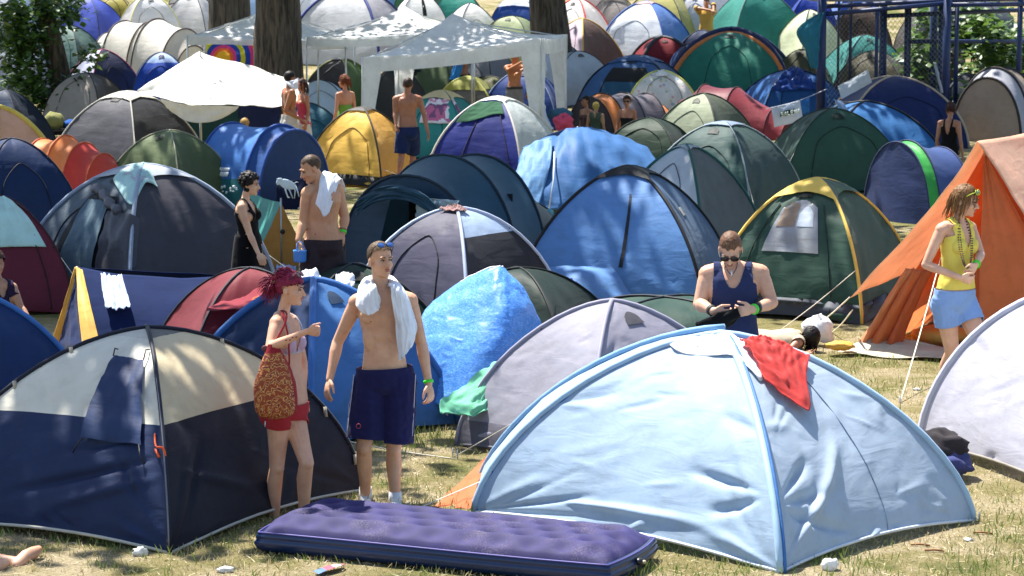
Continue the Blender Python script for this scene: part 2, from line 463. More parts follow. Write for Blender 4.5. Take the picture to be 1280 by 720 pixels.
def ridge_tent(label, A, B, hw, H, cols, yaw=None, front=True, sag=.04, wr=.012, tr=.28, name='ridge_tent', pole='#b8b8b0', det=12, overhang=0):
    """ridge from above ground point A (front) to B (back); cols = left wall, right wall, front, back"""
    SEED[0] += 1; A, B = Vector(A), Vector(B); ax = (B-A).normalized(); rt = Vector((ax.y, -ax.x, 0)).normalized()
    root = thing(name, label, 'tent', (A+B)/2, TG); cols = cols4(cols); m = MB(); sd = SEED[0]
    def wall(s, u, v):
        base = lerp(A, B, u)+rt*(s*hw); top = lerp(A, B, u)+Vector((0, 0, H*(1-sag*4*u*(1-u))))
        p = lerp(base, top, v); p -= rt*(s*.05*hw*4*v*(1-v))
        q = Vector((u*3+sd*3.3+s, v*4+u*2, sd)); p += (rt*s+Vector((0, 0, .5)))*wr*(noise.noise(q)+.7*noise.noise(q*2.2)); return p
    for s, c in ((-1, cols[0]), (1, cols[1])):
        m.grid([[wall(s, j/det, i/det) for j in range(det+1)] for i in range(det+1)], fab(c, tr=tr))
    m.build('canopy', root)
    for e, c, nm in ((0, cols[2], 'front_panel'), (1, cols[3], 'back_panel')):
        if not c: continue
        MB().grid([[lerp(wall(-1, e, i/8), wall(1, e, i/8), j/8) for j in range(9)] for i in range(9)], fab(c, tr=tr)).build(nm, root)
    for p in (A, B): MB().tube([p, p+Vector((0, 0, H+.05))], .012, plain(pole, .4, .6), n=6).build('pole', root)
    return root, wall
# ------------------------------------------------------------------ foreground tents
def pix_rect(L, N, R):
    """ground rectangle corners [L, N, R, B] from three ground points"""
    L, N, R = (Vector(p) for p in (L, N, R)); B = L+R-N; return [L, N, R, ground_pt(B.x, B.y)]
# pale blue dome
c1 = pix_rect(G(592, 640), G(975, 716), G(1217, 651))
D1 = dome('pale blue dome tent at the very front behind the air mattress', 0, 0, 0, 1.22, 0, ['#aac6e2', '#b2c6dc', '#9dbad8', '#9fbfde'],
          corners=c1, q=1.55, sag=.07, extra={1: [(.05, .28, .25, .10, -2, .016), (.05, .26, .3, -.02, -1.6, .014), (.05, .24, .4, -.2, -2, .02), (.1, .12, .5, .35, 1.6, .02)], 0: [(.95, .30, -.3, .02, -1.8, .016), (.95, .27, -.2, -.10, -2, .016), (.3, .12, .6, .02, 1.4, .02)]}, wr=.022, det=90, fwr=1.0, pole='#9cc0de', sleeve=.024, tr=.32, lift=.06, hem='#c9d3dc',
          bands=((.80, ['#5d6fae', '#8da6d2', '#8fb4d8', '#8fb4d8']),), ropes=((2, .12, G(1224, 652)),))  # purplish top band paints the shadow below the towel into the fabric
root = D1.root
m = MB()
for k in (0, 1, 2):
    d = [Vector((.028, -.01, -.006)), Vector((.03, 0, 0)), Vector((-.03, -.01, -.01))][k]
    m.tube([D1.pole(k, t/20)+d for t in range(20)], .013, fab('#2f6fb4', tr=0), n=5)
m.build('pole_edging', root)
vest = []
for i in range(17):
    t = i/16*.9; a = D1.pole(0, t); o = Vector((.02+.18*t, .95*(1-t*.8), .06*math.sin(PI*t)))
    vest.append([lerp(a, a+o, j/10)+Vector((0, 0, -.03*math.sin(PI*j/10))) for j in range(11)]+[a+o+Vector((0, .35*j/6*(1-t*.6), -(a.z+o.z)*(j/6)**1.6)) for j in range(1, 7)])
MB().grid(fold_rows(vest, .02, 5, 3), fab('#a9c8e6', tr=.32)).build('vestibule', root)
MB().tube([r[10]+Vector((0, 0, .012)) for r in vest], .022, fab('#79a9cf', tr=0), n=6).build('pole', root)
for k, u in ((1, .55),):
    MB().tube([D1.pt(k, lerp(u, u+.12, t/10), t/10*.75, .004) for t in range(11)], .004, fab('#6f86a5', tr=0), n=4).build('seam', root)
# blue and cream dome, left
N2 = G(212, 692); c2 = pix_rect(G(-95, 655), N2, G(453, 613))
D2 = dome('navy dome tent with cream upper half and navy vent flap, front left', 0, 0, 0, 1.22, 0, ['#172c56', '#17182a', '#1c2c5a', '#1c2c5a'], corners=c2,
          extra={0: [(.96, .34, -.75, -.22, -2.2, .016), (.98, .28, -.6, -.20, 1.5, .02), (.9, .40, -.5, -.10, -1.3, .012), (.97, .10, -.25, .28, -1.6, .014), (.97, .06, -.16, .30, 1.3, .016)], 1: [(.06, .08, .2, .35, -1.5, .014), (.04, .3, .5, -.2, 1.2, .016)]}, q=1.72, sag=.035, wr=.020, det=70, fwr=1.0, pole='#181c2c', sleeve=.016, tr=.2, hem='#b9b4a4', lift=.06,
          bands=((.45, ['#ded9c6', '#d9c69a', '#ded6b8', '#ded6b8']), (.86, ['#cfcabb', '#6f6c66', '#cfcabb', '#cfcabb'])))  # right face gets a darker cream, painting its turn away from the sun
fl = MB().grid(fold_rows(D2.patch(0, .585, .90, .37, .70, .035, nu=16, nv=16), .012, 5, 2), fab('#16305c', tr=.12)).build('vent_flap', D2.root)
for u, t, du, dt in ((.585, .70, -.03, .05), (.90, .70, .06, .07), (.60, .37, -.04, -.05), (.89, .37, .02, -.06)):
    MB().tube([D2.pt(0, u, t, .035), D2.pt(0, u+du*.5, t+dt*.6, .05), D2.pt(0, u+du, t+dt, .012)], .005, BLACK, n=5).build('tie_cord', fl)
for t in (.16, .36, .56, .74):
    for k in (0, 2): a = D2.pole(k, t); MB().tube([a+Vector((0, -.02, .02)), a+Vector((.01, -.03, -.05))], .014, fab('#a59c86', tr=0), n=5).build('pole_tab', D2.root)
m = MB(); a = D2.pole(1, .5); b = D2.pole(1, .36)
m.tube(curve([a, a+Vector((-.03, -.03, -.1)), b+Vector((-.05, -.03, .05)), b+Vector((.0, -.03, .03)), b+Vector((.02, -.02, -.12))], 14), .007, plain('#e0561c', .6), n=5)
m.tube(curve([a+Vector((.01, -.02, -.05)), a+Vector((-.05, -.05, -.16)), b+Vector((-.03, -.03, -.02))], 8), .009, plain('#e0561c', .6), n=5)
m.build('cord_bundle', D2.root)
m = MB(); m.tube([D2.pole(1, .02)+Vector((0, -.02, 0)), D2.pole(1, .9)+Vector((0, -.02, .01))][0:1]+[D2.pole(1, t/16)+Vector((0, -.022, .004)) for t in range(1, 15)], .006, plain('#707078', .35, .7), n=5)
m.build('bare_pole', D2.root)
# lavender-grey dome
D3 = dome('lavender grey dome tent pitched directly behind the pale blue tent', 572, 962, 377, 1.12, 38, ['#9593a4', '#8a8898', '#8a8898', '#a3a1b0'], ratio=.9, cx=765, q=1.6, wr=.018, det=44,
          ropes=((0, .5, G(566, 572)), (0, .25, G(512, 640)), (1, .3, G(700, 640))), pole='#8a889c', sleeve=.018, tr=.3, hem='#5f5d68', skirt=(.16, '#6d6b78'))
# white dome, right
c4 = [G(1149, 556), G(1375, 640), ground_pt(5.25, 18.2), ground_pt(4.55, 20.4)]
D4 = dome('white dome tent cut off by the right edge of the view', 0, 0, 0, 1.28, 0, ['#c6c5d4', '#c0bfd0', '#cfcddc', '#cfcddc'], corners=c4, q=1.75, wr=.018, det=54,
          pole='#c9c8da', sleeve=.03, tr=.32, hem='#8a8478', lift=.08)
# deep blue dome, far left
D5 = dome('deep blue dome tent cut off by the left edge behind the cream one', -190, 90, 362, 1.22, -38, ['#113468', '#113468', '#113468', '#113468'], q=1.7, det=24, pole='#2f6cb4', sleeve=.022, tr=.22, cx=-52)
# royal blue tent behind the couple
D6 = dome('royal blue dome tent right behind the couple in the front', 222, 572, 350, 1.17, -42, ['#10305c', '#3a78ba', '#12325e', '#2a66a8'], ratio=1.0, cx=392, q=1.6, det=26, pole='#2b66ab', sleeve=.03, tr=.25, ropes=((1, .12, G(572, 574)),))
# small blue tent with the creased blue tarp
T7 = thing('ridge_tent', 'tent covered with a creased blue tarp with painted glints beside the bare-chested man', 'tent', G(600, 500), TG)
b7, s7 = fit(612, 334, 1.22)
def t7(px, py, y): return P(px, py, b7.y+y)
rows = fold_rows(net_rows([
    [t7(516, 480, -.2), t7(520, 430, -.05), t7(528, 395, .1), t7(545, 375, .25), t7(575, 352, .3)],
    [t7(545, 505, -.5), t7(552, 440, -.3), t7(562, 395, -.1), t7(585, 358, .05), t7(608, 337, .1)],
    [t7(590, 515, -.7), t7(602, 440, -.5), t7(612, 392, -.3), t7(618, 350, -.1), t7(622, 333, .05)],
    [t7(640, 490, -.55), t7(640, 430, -.4), t7(640, 390, -.3), t7(634, 355, -.1), t7(625, 333, .05)],
    [t7(690, 470, 0), t7(682, 425, 0), t7(668, 385, 0), t7(650, 355, .05), t7(628, 334, .1)]], 40, 40), .014, 7, 5)
mt, nt, N_, L_ = newmat('tarp'); out = N_('ShaderNodeOutputMaterial'); co = mapped(nt, (1, 1, 1))
pr = N_('ShaderNodeBsdfPrincipled'); pr.inputs['Roughness'].default_value = .38
L_(ramp(nt, tex(nt, mapped(nt, (1, 1, 2.2), 'Object', (.3, .5, 0)), 48, 6, .78), [(.36, lin('#2f6fc6')), (.56, lin('#5c98dc')), (.74, lin('#c4d8f0'))]), pr.inputs['Base Color'])  # pale flecks paint the glints of the crinkles into the blue
bb = N_('ShaderNodeBump'); bb.inputs['Strength'].default_value = 1.0; bb.inputs['Distance'].default_value = .012
rg = N_('ShaderNodeTexNoise'); rg.noise_type = 'RIDGED_MULTIFRACTAL'; rg.inputs['Scale'].default_value = 7; rg.inputs['Detail'].default_value = 5; rg.inputs['Distortion'].default_value = .5; L_(mapped(nt, (1, 1, 1.8), 'Object', (.4, .6, .2)), rg.inputs['Vector'])
L_(rg.outputs[0], bb.inputs['Height']); L_(bb.outputs[0], pr.inputs['Normal']); L_(pr.outputs[0], out.inputs[0]); TARP = mt
MB().grid(rows, TARP).build('canopy', T7, solid=.004)
MB().tube([r[-1]+Vector((0, 0, .0)) for r in rows], .008, plain('#e8e8ee', .5), n=5).build('ridge_seam', T7)
sheet('groundsheet', [[t7(510, 498, .2), t7(560, 520, -.55)], [t7(548, 385, .4), t7(560, 378, .35)]], fab('#e6e8ec'), T7, amp=.02)
# ------------------------------------------------------------------ middle rows
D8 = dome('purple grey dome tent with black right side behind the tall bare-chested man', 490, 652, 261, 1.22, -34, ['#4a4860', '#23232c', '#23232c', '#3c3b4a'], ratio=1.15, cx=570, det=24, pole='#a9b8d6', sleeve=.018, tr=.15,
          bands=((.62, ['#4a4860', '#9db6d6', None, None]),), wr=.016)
b9, s9 = fit(575, 192, 1.42)
T9 = tunnel('dark teal tunnel tent with open doorway in the middle', b9, -38, [(-1.25, .75, .75), (-.35, 1.05, 1.38), (.3, 1.12, 1.42), (.95, 1.1, 1.22)], ['#46504f', '#3d6072', '#2c5468'], face='#143a55', back='#2c5468',
            hoopc='#122a3a', opening=(.30, .80, .82), slope=(.2, .28), tr=.12, hoopr=.02)
sheet('rolled_flap', [[T9.cn+T9.ax*1.2+T9.rt*x+Vector((0, 0, z+dz)) for x, z in ((-.6, .9), (-.3, 1.06), (.1, 1.12), (.5, 1.0), (.8, .72))] for dz in (0, -.1, -.17)], fab('#1e4c66', rough=.3), T9.root, amp=.03, freq=8)
sheet('hanging_liner', [[T9.cn+T9.ax*(1.12)+T9.rt*x+Vector((0, 0, z)) for x in (.25, .45, .7, .9)] for z in (.98, .75, .5)], fab('#9fb8c4', rough=.3), T9.root, amp=.04, freq=9)
MB().box(T9.cn+T9.ax*.0+Vector((0, 0, .5)), (1.6, .03, .95), fab('#0c1218', tr=0), Matrix.Rotation(math.radians(-38), 3, 'Z')).build('interior_shade', T9.root)  # near-black panel paints the shade inside the open tunnel
D10 = dome('big bright blue dome tent with black cap and black zip, centre', 648, 925, 209, 1.42, -14, ['#5792d6', '#44688c', '#3a6aa4', '#3a6aa4'], ratio=1.0, cx=785, q=1.6, det=28, pole='#15181e', sleeve=.02, tr=.25,
           cap=(.80, '#24262c', .10), wr=.016, window=None, door=[])
m = MB(); m.grid([[D10.pt(0, u+(t-.3)*.18, t, .008) for u in (.56, .585)] for t in [.22+x*.03 for x in range(15)]], fab('#1c2128', tr=0)); m.build('zipper', D10.root)
MB().grid(D10.patch(1, .42, .56, .48, .53, .01, nu=4, nv=3), fab('#b9b8b0')).build('care_tag', D10.root)
por = sheet('porch_awning', [[P(x, y, D10.cn.y-dy) for x, y, dy in r] for r in (
    ((668, 336, 1.05), (700, 333, 1.0), (735, 333, 1.0), (763, 331, .95)), ((690, 352, 1.35), (715, 348, 1.3), (740, 344, 1.3), (775, 348, 1.2)), ((728, 376, 1.5), (745, 374, 1.5), (762, 374, 1.5), (792, 372, 1.3)))],
    fab('#5f97d6', tr=.3), D10.root, amp=.01)
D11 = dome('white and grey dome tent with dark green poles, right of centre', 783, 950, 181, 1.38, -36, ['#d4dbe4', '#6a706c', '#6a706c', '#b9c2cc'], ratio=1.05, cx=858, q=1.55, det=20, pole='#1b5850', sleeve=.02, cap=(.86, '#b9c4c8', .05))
D12 = dome('dark green dome tent with pale sunlit stripe, right of centre', 838, 1012, 152, 1.36, -30, ['#2c5553', '#33504c', '#33504c', '#35615d'], ratio=1.1, cx=905, det=20, pole='#8d9aa0', sleeve=.012, cap=(.84, '#8ea2c0', .05))  # cap and poles paler than the green panels
D13 = dome('dark green dome tent with yellow top and a clear window', 905, 1160, 223, 1.40, -27, ['#274c3e', '#2b4a33', '#2b4a33', '#274c3e'], ratio=1.1, cx=1022, q=1.7, det=24, pole='#d9b41c', sleeve=.018, tr=.1,
           cap=(.74, ['#e2bb1d', '#2f5237', '#2f5237', '#e2bb1d'], .10), skirt=(.10, '#3c4350'), ropes=((1, .30, G(960, 424)),))
w = MB().grid(D13.patch(0, .24, .72, .36, .68, .008, arch=.18, nu=14), fab('#8a9096', tr=.05, rough=.15, spec=.6)).build('window', D13.root)
MB().grid(D13.patch(0, .27, .46, .50, .66, .013, arch=.1), fab('#a58e78')).build('curtain', w)
MB().grid(D13.patch(0, .49, .67, .50, .63, .013, arch=.4), fab('#b9c8d8')).build('pane', w)
m = MB(); m.tube([D13.pt(0, .80, t/20, .01) for t in range(14)], .007, fab('#16322a', tr=0)); m.tube([D13.pt(0, .16, t/20, .01) for t in range(14)], .007, fab('#16322a', tr=0)); m.build('zipper', D13.root)
D14 = dome('dark green dome tent behind the one with the yellow top', 962, 1128, 136, 1.34, 8, ['#2f5b49', '#2f5b49', '#2f5b49', '#24463a'], cx=1042, det=18, pole='#24382e', ratio=.9, hem='#20302a')
b15, s15 = fit(1160, 172, 1.2)
T15 = tunnel('small navy tunnel tent with bright green front edge', b15, -62, [(-.9, .45, .55), (-.25, .78, 1.05), (.35, .8, 1.17), (.55, .8, 1.15)], ['#37508a', '#37508a', '#1fae3c'], face='#27396a', back='#37508a', hoopc='#28325a', tr=.15, slope=(.1, .3))
D17 = dome('large charcoal dome tent with pale cap and open door on the left', 16, 338, 206, 1.45, 46, ['#3e3d47', '#3e3d47', '#3e3d47', '#4c5a66'], cx=180, q=1.75, det=30, pole='#8d9bb0', sleeve=.025, tr=.1, wr=.018,
           cap=(.77, '#a3aab6', .10))
fo = Vector((0, 0, 0))
MB().grid(D17.patch(3, .20, .80, .03, .60, .010, nu=10, nv=10, taper=.25), fab('#141519', tr=0)).build('doorway', D17.root)  # near-black patch on the canopy paints the dark inside the open door
MB().grid(fold_rows(D17.patch(3, .30, .66, .02, .56, .030, nu=14, nv=14, taper=.1), .02, 6, 4, (2, .6)), fab('#5b7684', tr=.1)).build('inner_door', D17.root)
MB().grid(fold_rows(D17.patch(3, .72, 1.0, .02, .50, .05, nu=12, nv=14, taper=-.3), .03, 6, 6), fab('#53535c', rough=.35)).build('door_flap', D17.root)
m = MB(); m.tube(curve([D17.pt(3, .34, .62, .06), D17.pt(3, .5, .60, .09), D17.pt(3, .7, .54, .09), D17.pt(3, .86, .50, .05)], 14), [.05+.02*math.sin(i*2.1) for i in range(15)], fab('#6b6c78', rough=.3), n=8); m.build('rolled_flap', D17.root)
m = MB(); m.tube([D17.pole(0, t/16)+Vector((0, -.02, 0)) for t in range(12)], .012, fab('#cfd0d8', tr=0), n=5); m.build('seam', D17.root)
D19 = dome('dark navy dome tent at the left edge', -75, 102, 173, 1.42, 30, ['#15305e', '#15305e', '#15305e', '#15305e'], det=16, pole='#101c34', tr=.15, cx=14)
D20 = dome('maroon dome tent with pale teal towel at the left edge', -70, 64, 246, 1.2, 15, ['#6a1830', '#6a1830', '#6a1830', '#6a1830'], det=16, pole='#3c0c1c', tr=.15, cx=-6)
b21, s21 = fit(88, 168, 1.1)
T21 = tunnel('small orange and red tunnel tent beside the charcoal tents', b21, 62, [(-.55, .6, 1.02), (-.1, .62, 1.08), (.25, .62, .98), (.62, .52, .82), (.98, .34, .45)], ['#f08a24', '#ee8a2c', '#d8392a', '#e0472c'], face='#d2442c', back='#f08a24', hoopc='#d05a18', tr=.35, hoopr=.012)
D22 = dome('olive green dome tent below the grey topped charcoal tent', 132, 256, 163, 1.15, -30, ['#6b7c50', '#5a6a42', '#5a6a42', '#6b7c50'], cx=212, det=18, pole='#8a8a72', wr=.03, sag=.14)
D23 = dome('charcoal dome tent with light grey top under the white canopy', 88, 254, 115, 1.4, -32, ['#4c4c54', '#33343a', '#33343a', '#4c4c54'], cx=160, q=1.7, det=18, pole='#a8a69c', sleeve=.016, cap=(.76, '#c6c3b4', .08), tr=.12)
b24, s24 = fit(318, 154, 1.22)
T24 = tunnel('blue pop-up tunnel tent with white lettering behind the dark haired woman', b24, 52, [(-1.0, .55, .8), (-.5, .85, 1.2), (.55, .85, 1.22), (.85, .82, 1.15)], ['#3a78c4', lambda v, g: '#3f86dc' if v > .09 else '#1e7f86', '#2c5ea8'], face='#274678', back='#3a78c4', hoopc='#1e4a9a', tr=.3, hoopr=.022, slope=(.1, .12))
D25 = dome('yellow dome tent with grey cap beside the gazebo', 392, 518, 134, 1.3, -24, ['#f8c416', '#e6ac10', '#e6ac10', '#f0b812'], ratio=1.0, cx=452, q=1.72, det=20, pole='#3a2c1c', sleeve=.016, cap=(.83, '#5c5a58', .04), hem='#2a2824', skirt=(.07, '#33343a'), ropes=((1, .2, G(545, 232)), (0, .15, G(430, 262))))
# small teal and orange ridge tent
A26 = G(352, 334)
R26, w26 = ridge_tent('little teal ridge tent with orange end wall', A26, A26+Vector((-.55, 1.7, 0)), .42, .80, ['#1f9c8e', '#1f9c8e', '#e79312', '#1f9c8e'])
MB().ell(A26+Vector((0.02, -.03, .44)), (.03, .01, .03), BLACK).build('grommet', R26)
b28, s28 = fit(618, 122, 1.36)
D28 = dome('white topped dome tent with royal blue front and green towel', 535, 694, 121, 1.38, -24, ['#1d2f8e', '#c3ccca', '#c3ccca', '#8f9aa0'], ratio=1.1, cx=622, q=1.7, det=20, pole='#b9b6b0', sleeve=.022, cap=(.82, '#dfe6e4', .05), door=(0, .3, .9, .7, '#1a2a80', '#2a1c3a'))
# blue sheet-covered ridge
b29, s29 = fit(722, 158, 1.3); y29 = b29.y
R29 = thing('ridge_tent', 'tent covered with a bright blue sheet hanging in folds, middle of the field', 'tent', b29, TG); q29 = lambda x, y, d: P(x, y, y29+d)
sheet('canopy', [[q29(655, 184, .1), q29(690, 170, .3), q29(724, 158, .5), q29(765, 166, .6), q29(806, 184, .7)],
    [q29(648, 205, -.3), q29(688, 190, -.2), q29(728, 178, -.1), q29(775, 188, .1), q29(822, 205, .3)],
    [q29(650, 236, -.7), q29(692, 228, -.7), q29(736, 222, -.6), q29(785, 226, -.4), q29(835, 236, -.1)],
    [q29(655, 262, -.9), q29(700, 262, -.95), q29(740, 264, -.9), q29(795, 264, -.6), q29(845, 262, -.3)]], fab('#3272b4', tr=.2), R29, nu=44, nv=30, amp=.05, freq=7, stretch=(1.6, .5))
sheet('back_sheet', [[q29(655, 184, .1), q29(724, 158, .5), q29(806, 184, .7)], [q29(660, 215, 1.2), q29(724, 210, 1.6), q29(806, 212, 1.7)]], fab('#2b6fba', tr=.25), R29, amp=.03)
sheet('hanging_flap', [[q29(655, 186, -.05), q29(672, 176, -.05), q29(690, 172, 0)], [q29(646, 212, -.5), q29(664, 214, -.6), q29(688, 205, -.5)], [q29(636, 240, -.8), q29(652, 250, -.95), q29(672, 262, -1.0)]], fab('#6aa4dc'), R29, amp=.03)
MB().tube([q29(693, 190, -.35), q29(692, 225, -.8), q29(686, 262, -1.05)], .012, plain('#b8c0cc', .5), n=5).build('cord', R29)
for px, d in ((655, .1), (722, .5)): t = q29(px, 184 if px < 700 else 158, d); MB().tube([ground_pt(t.x, t.y), t], .014, plain('#b8b8b0', .4, .6)).build('pole', R29)
D30 = dome('teal dome tent with cream top and a patterned towel', 508, 604, 113, 1.3, -20, ['#1fa39c', '#1d8f90', '#1d8f90', '#1fa39c'], cx=552, det=16, pole='#1a6a66', cap=(.72, '#f4d9a0', .08), wr=.03)
b32, s32 = fit(795, 70, 1.4)
D32 = dome('blue mesh dome tent with black poles under the tree', 716, 846, 70, 1.45, -14, ['#3a6aa4', '#2c5486', '#2c5486', '#7ea4d4'], ratio=1.0, cx=795, q=1.9, det=16, pole='#0e1626', sleeve=.022, cap=(.74, '#2f5a90', .12))
MB().grid(D32.patch(0, .18, .78, .10, .62, .012), fab('#15181e', tr=0)).build('doorway', D32.root)  # dark patch laid on the front paints the unlit inside of the tent
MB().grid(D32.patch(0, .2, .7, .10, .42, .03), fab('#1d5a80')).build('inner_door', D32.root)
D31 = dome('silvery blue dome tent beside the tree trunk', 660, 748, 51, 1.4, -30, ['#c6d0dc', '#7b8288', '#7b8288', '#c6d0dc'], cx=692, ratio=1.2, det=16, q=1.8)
D31b = dome('dark blue dome tent behind the right gazebo leg', 612, 712, 88, 1.25, -10, ['#1c4494', '#1c4494', '#1c4494', '#7fa0d8'], cx=655, det=14, pole='#8aa0c8')
b33, s33 = fit(775, 114, 1.15)
T33 = tunnel('grey tunnel tent with orange hoop panels and two heads before it', b33, -48, [(-1.1, .6, .85), (-.75, .72, 1.08), (-.1, .75, 1.12), (.5, .78, 1.12), (.85, .74, 1.05)], ['#e8861e', '#6e6670', '#6e6670', '#d87618'], face='#4a4550', back='#5a545c', hoopc='#2a2630', tr=.2)
D34 = dome('white dome tent with pastel polka dots and yellow piping', 778, 874, 89, 1.2, 0, ['#f2f2ee', '#f2f2ee', '#f2f2ee', '#f2f2ee'], cx=826, q=2.0, det=18, pole='#d8d848', sleeve=.022, tr=.3)
rd = random.Random(3)
for _ in range(46):
    u, t = rd.uniform(.08, .92), rd.uniform(.08, .92); r = .035*rd.uniform(.7, 1.2)
    a = D34.pt(0, u, t, .006); n = D34.nrm(0, u, t); x = n.cross(Vector((0, 0, 1))).normalized(); y = n.cross(x)
    if _ == 0: dm = MB()
    b = len(dm.v); dm.v.extend(tuple(a+x*r*math.cos(k*PI/5)+y*r*math.sin(k*PI/5)) for k in range(10)); dm.f.append(tuple(range(b, b+10)))
    dm.m.append(dm.mi(fab(rd.choice(['#e8b8c0', '#a8c4e6', '#b8d8b8', '#e8d8a0']))))
dm.build('polka_dots', D34.root)
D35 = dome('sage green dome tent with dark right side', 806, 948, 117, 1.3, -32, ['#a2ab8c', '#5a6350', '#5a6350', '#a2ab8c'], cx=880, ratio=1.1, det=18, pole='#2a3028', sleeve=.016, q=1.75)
b36, s36 = fit(905, 103, 1.2)
T36 = tunnel('dark red tunnel tent behind the sage green tent', b36, 62, [(-1.0, .6, .8), (-.45, .8, 1.15), (.3, .8, 1.1), (1.15, .55, .62), (1.5, .4, .35)], ['#7c2638', '#7c2638', '#94303e', '#a23642'], face='#94303e', back='#7c2638', hoopc='#4a1420', tr=.25)
D37 = dome('green dome tent with a broad orange arch band', 828, 990, 38, 1.62, -8, ['#1e8a74', '#17604f', '#17604f', '#1e8a74'], cx=915, ratio=1.0, q=1.9, det=20, pole='#23305c', sleeve=.06, wr=.03, sag=.16, bands=((.86, '#e07a1e'),), tr=.25)
MB().tube([D37.pole(0, t/16)+Vector((0, -.05, -.06)) for t in range(17)]+[D37.pole(1, 1-t/16)+Vector((0, -.05, -.06)) for t in range(17)], .07, fab('#e07a1e', tr=.1), n=8).build('arch_band', D37.root)
MB().tube([D37.pole(0, t/16)+Vector((0, -.0, .05)) for t in range(17)]+[D37.pole(1, 1-t/16)+Vector((0, 0, .05)) for t in range(17)], .06, fab('#23305c', tr=.1), n=8).build('arch_band', D37.root)
D38 = dome('small red dome tent with dark grey arch', 796, 862, 47, 1.15, 10, ['#8c1826', '#8c1826', '#8c1826', '#8c1826'], cx=828, q=2.0, det=12, pole='#333338', sleeve=.05)
D38b = dome('small orange and blue dome tent left of the orange arched one', 838, 898, 56, 1.05, 10, ['#e07c1e', '#e07c1e', '#e07c1e', '#28508c'], cx=866, q=2.0, det=12, pole='#141a2a', sleeve=.03)
D38c = dome('navy dome tent with pale window right of the red dome', 850, 906, 38, 1.2, -10, ['#24355c', '#24355c', '#24355c', '#24355c'], cx=878, det=12, window=(0, .3, .8, .3, .7, '#aebcdc'))
D39 = dome('small dark green dome tent in front of the brown tent', 776, 850, 148, .95, -20, ['#24402e', '#1e3627', '#1e3627', '#24402e'], cx=812, q=1.9, det=14, pole='#16221a')
D46 = dome('blue dome tent with crumpled blue tarp by the fence post', 930, 1062, 88, 1.2, 12, ['#1e66b0', '#1e66b0', '#1a5090', '#1e66b0'], cx=992, det=16, pole='#0f2038', sleeve=.02, q=1.8)
D48 = dome('navy dome tent with beige trim below the fence', 1054, 1200, 96, 1.42, 4, ['#16285e', '#16285e', '#16285e', '#16285e'], cx=1118, q=1.85, det=18, pole='#b09a80', sleeve=.024, tr=.15)
D49 = dome('blue dome tent with black edge and small grey window', 1022, 1182, 126, 1.35, 14, ['#2474b8', '#2474b8', '#1c5c98', '#2474b8'], cx=1082, q=1.75, det=18, pole='#10161e', sleeve=.022, window=(0, .62, .78, .12, .32, '#8a8c88'))
b50, s50 = fit(1248, 84, 1.55)
T50 = tunnel('tall beige tunnel tent with grey sides, right edge', b50, -25, [(-1.6, .75, 1.2), (-.6, .8, 1.5), (.3, .8, 1.55), (.9, .75, 1.35)], ['#8a8a98', '#9a8878', '#a8a8b4'], face='#b89c84', back='#8a8a98', hoopc='#3a3432', tr=.2, slope=(.1, .2), hoopr=.03)
# navy ridge tent with yellow edge, left (behind the cream dome)
A18 = G(96, 452); A18 = ground_pt(P(96, 330, 23.0).x, 23.0); B18 = ground_pt(P(330, 330, 23.6).x, 23.6)
R18 = thing('ridge_tent', 'navy ridge tent with a yellow striped end on the left', 'tent', (A18+B18)/2, TG)
def r18(px, py, y): return P(px, py, y)
sheet('canopy', [[r18(96, 334, 23.0), r18(160, 344, 23.1), r18(225, 347, 23.2), r18(300, 345, 23.4)], [r18(110, 385, 22.5), r18(165, 390, 22.5), r18(230, 393, 22.6), r18(305, 390, 22.8)],
    [r18(122, 470, 22.0), r18(170, 470, 22.0), r18(235, 472, 22.1), r18(310, 468, 22.3)]], fab('#10234e', tr=.06, rough=.85, spec=.05), R18, amp=.015)
sheet('back_wall', [[r18(96, 334, 23.0), r18(300, 345, 23.4)], [ground_pt(-4.0, 24.2), ground_pt(-2.3, 24.4)]], fab('#10234e', tr=.06, rough=.85, spec=.05), R18)
sheet('yellow_edge', [[r18(96, 334, 22.98), r18(99, 336, 22.97), r18(103, 338, 22.96)], [r18(98, 385, 22.46), r18(105, 383, 22.44), r18(114, 386, 22.44)], [r18(104, 440, 22.1), r18(114, 438, 22.1), r18(127, 438, 22.1)]], fab('#e8b020', tr=.2), R18, amp=.004, solid=.006)
sheet('yellow_edge', [[r18(94, 334, 22.98), r18(98, 336, 22.97)], [r18(78, 385, 22.9), r18(84, 388, 22.9)], [r18(60, 440, 22.9), r18(70, 442, 22.9)]], fab('#e8b020', tr=.2), R18, amp=.004, solid=.006)
sheet('end_panel', [[r18(95, 338, 23.0), r18(98, 340, 22.97)], [r18(66, 440, 22.95), r18(106, 440, 22.3)]], fab('#14285c', tr=.15), R18, amp=.03)
MB().tube([ground_pt(A18.x, 23.0), P(96, 333, 23.0)], .012, plain('#b8b8b0', .4, .6)).build('pole', R18)
MB().tube([ground_pt(B18.x, 23.5), P(300, 345, 23.4)], .012, plain('#b8b8b0', .4, .6)).build('pole', R18)
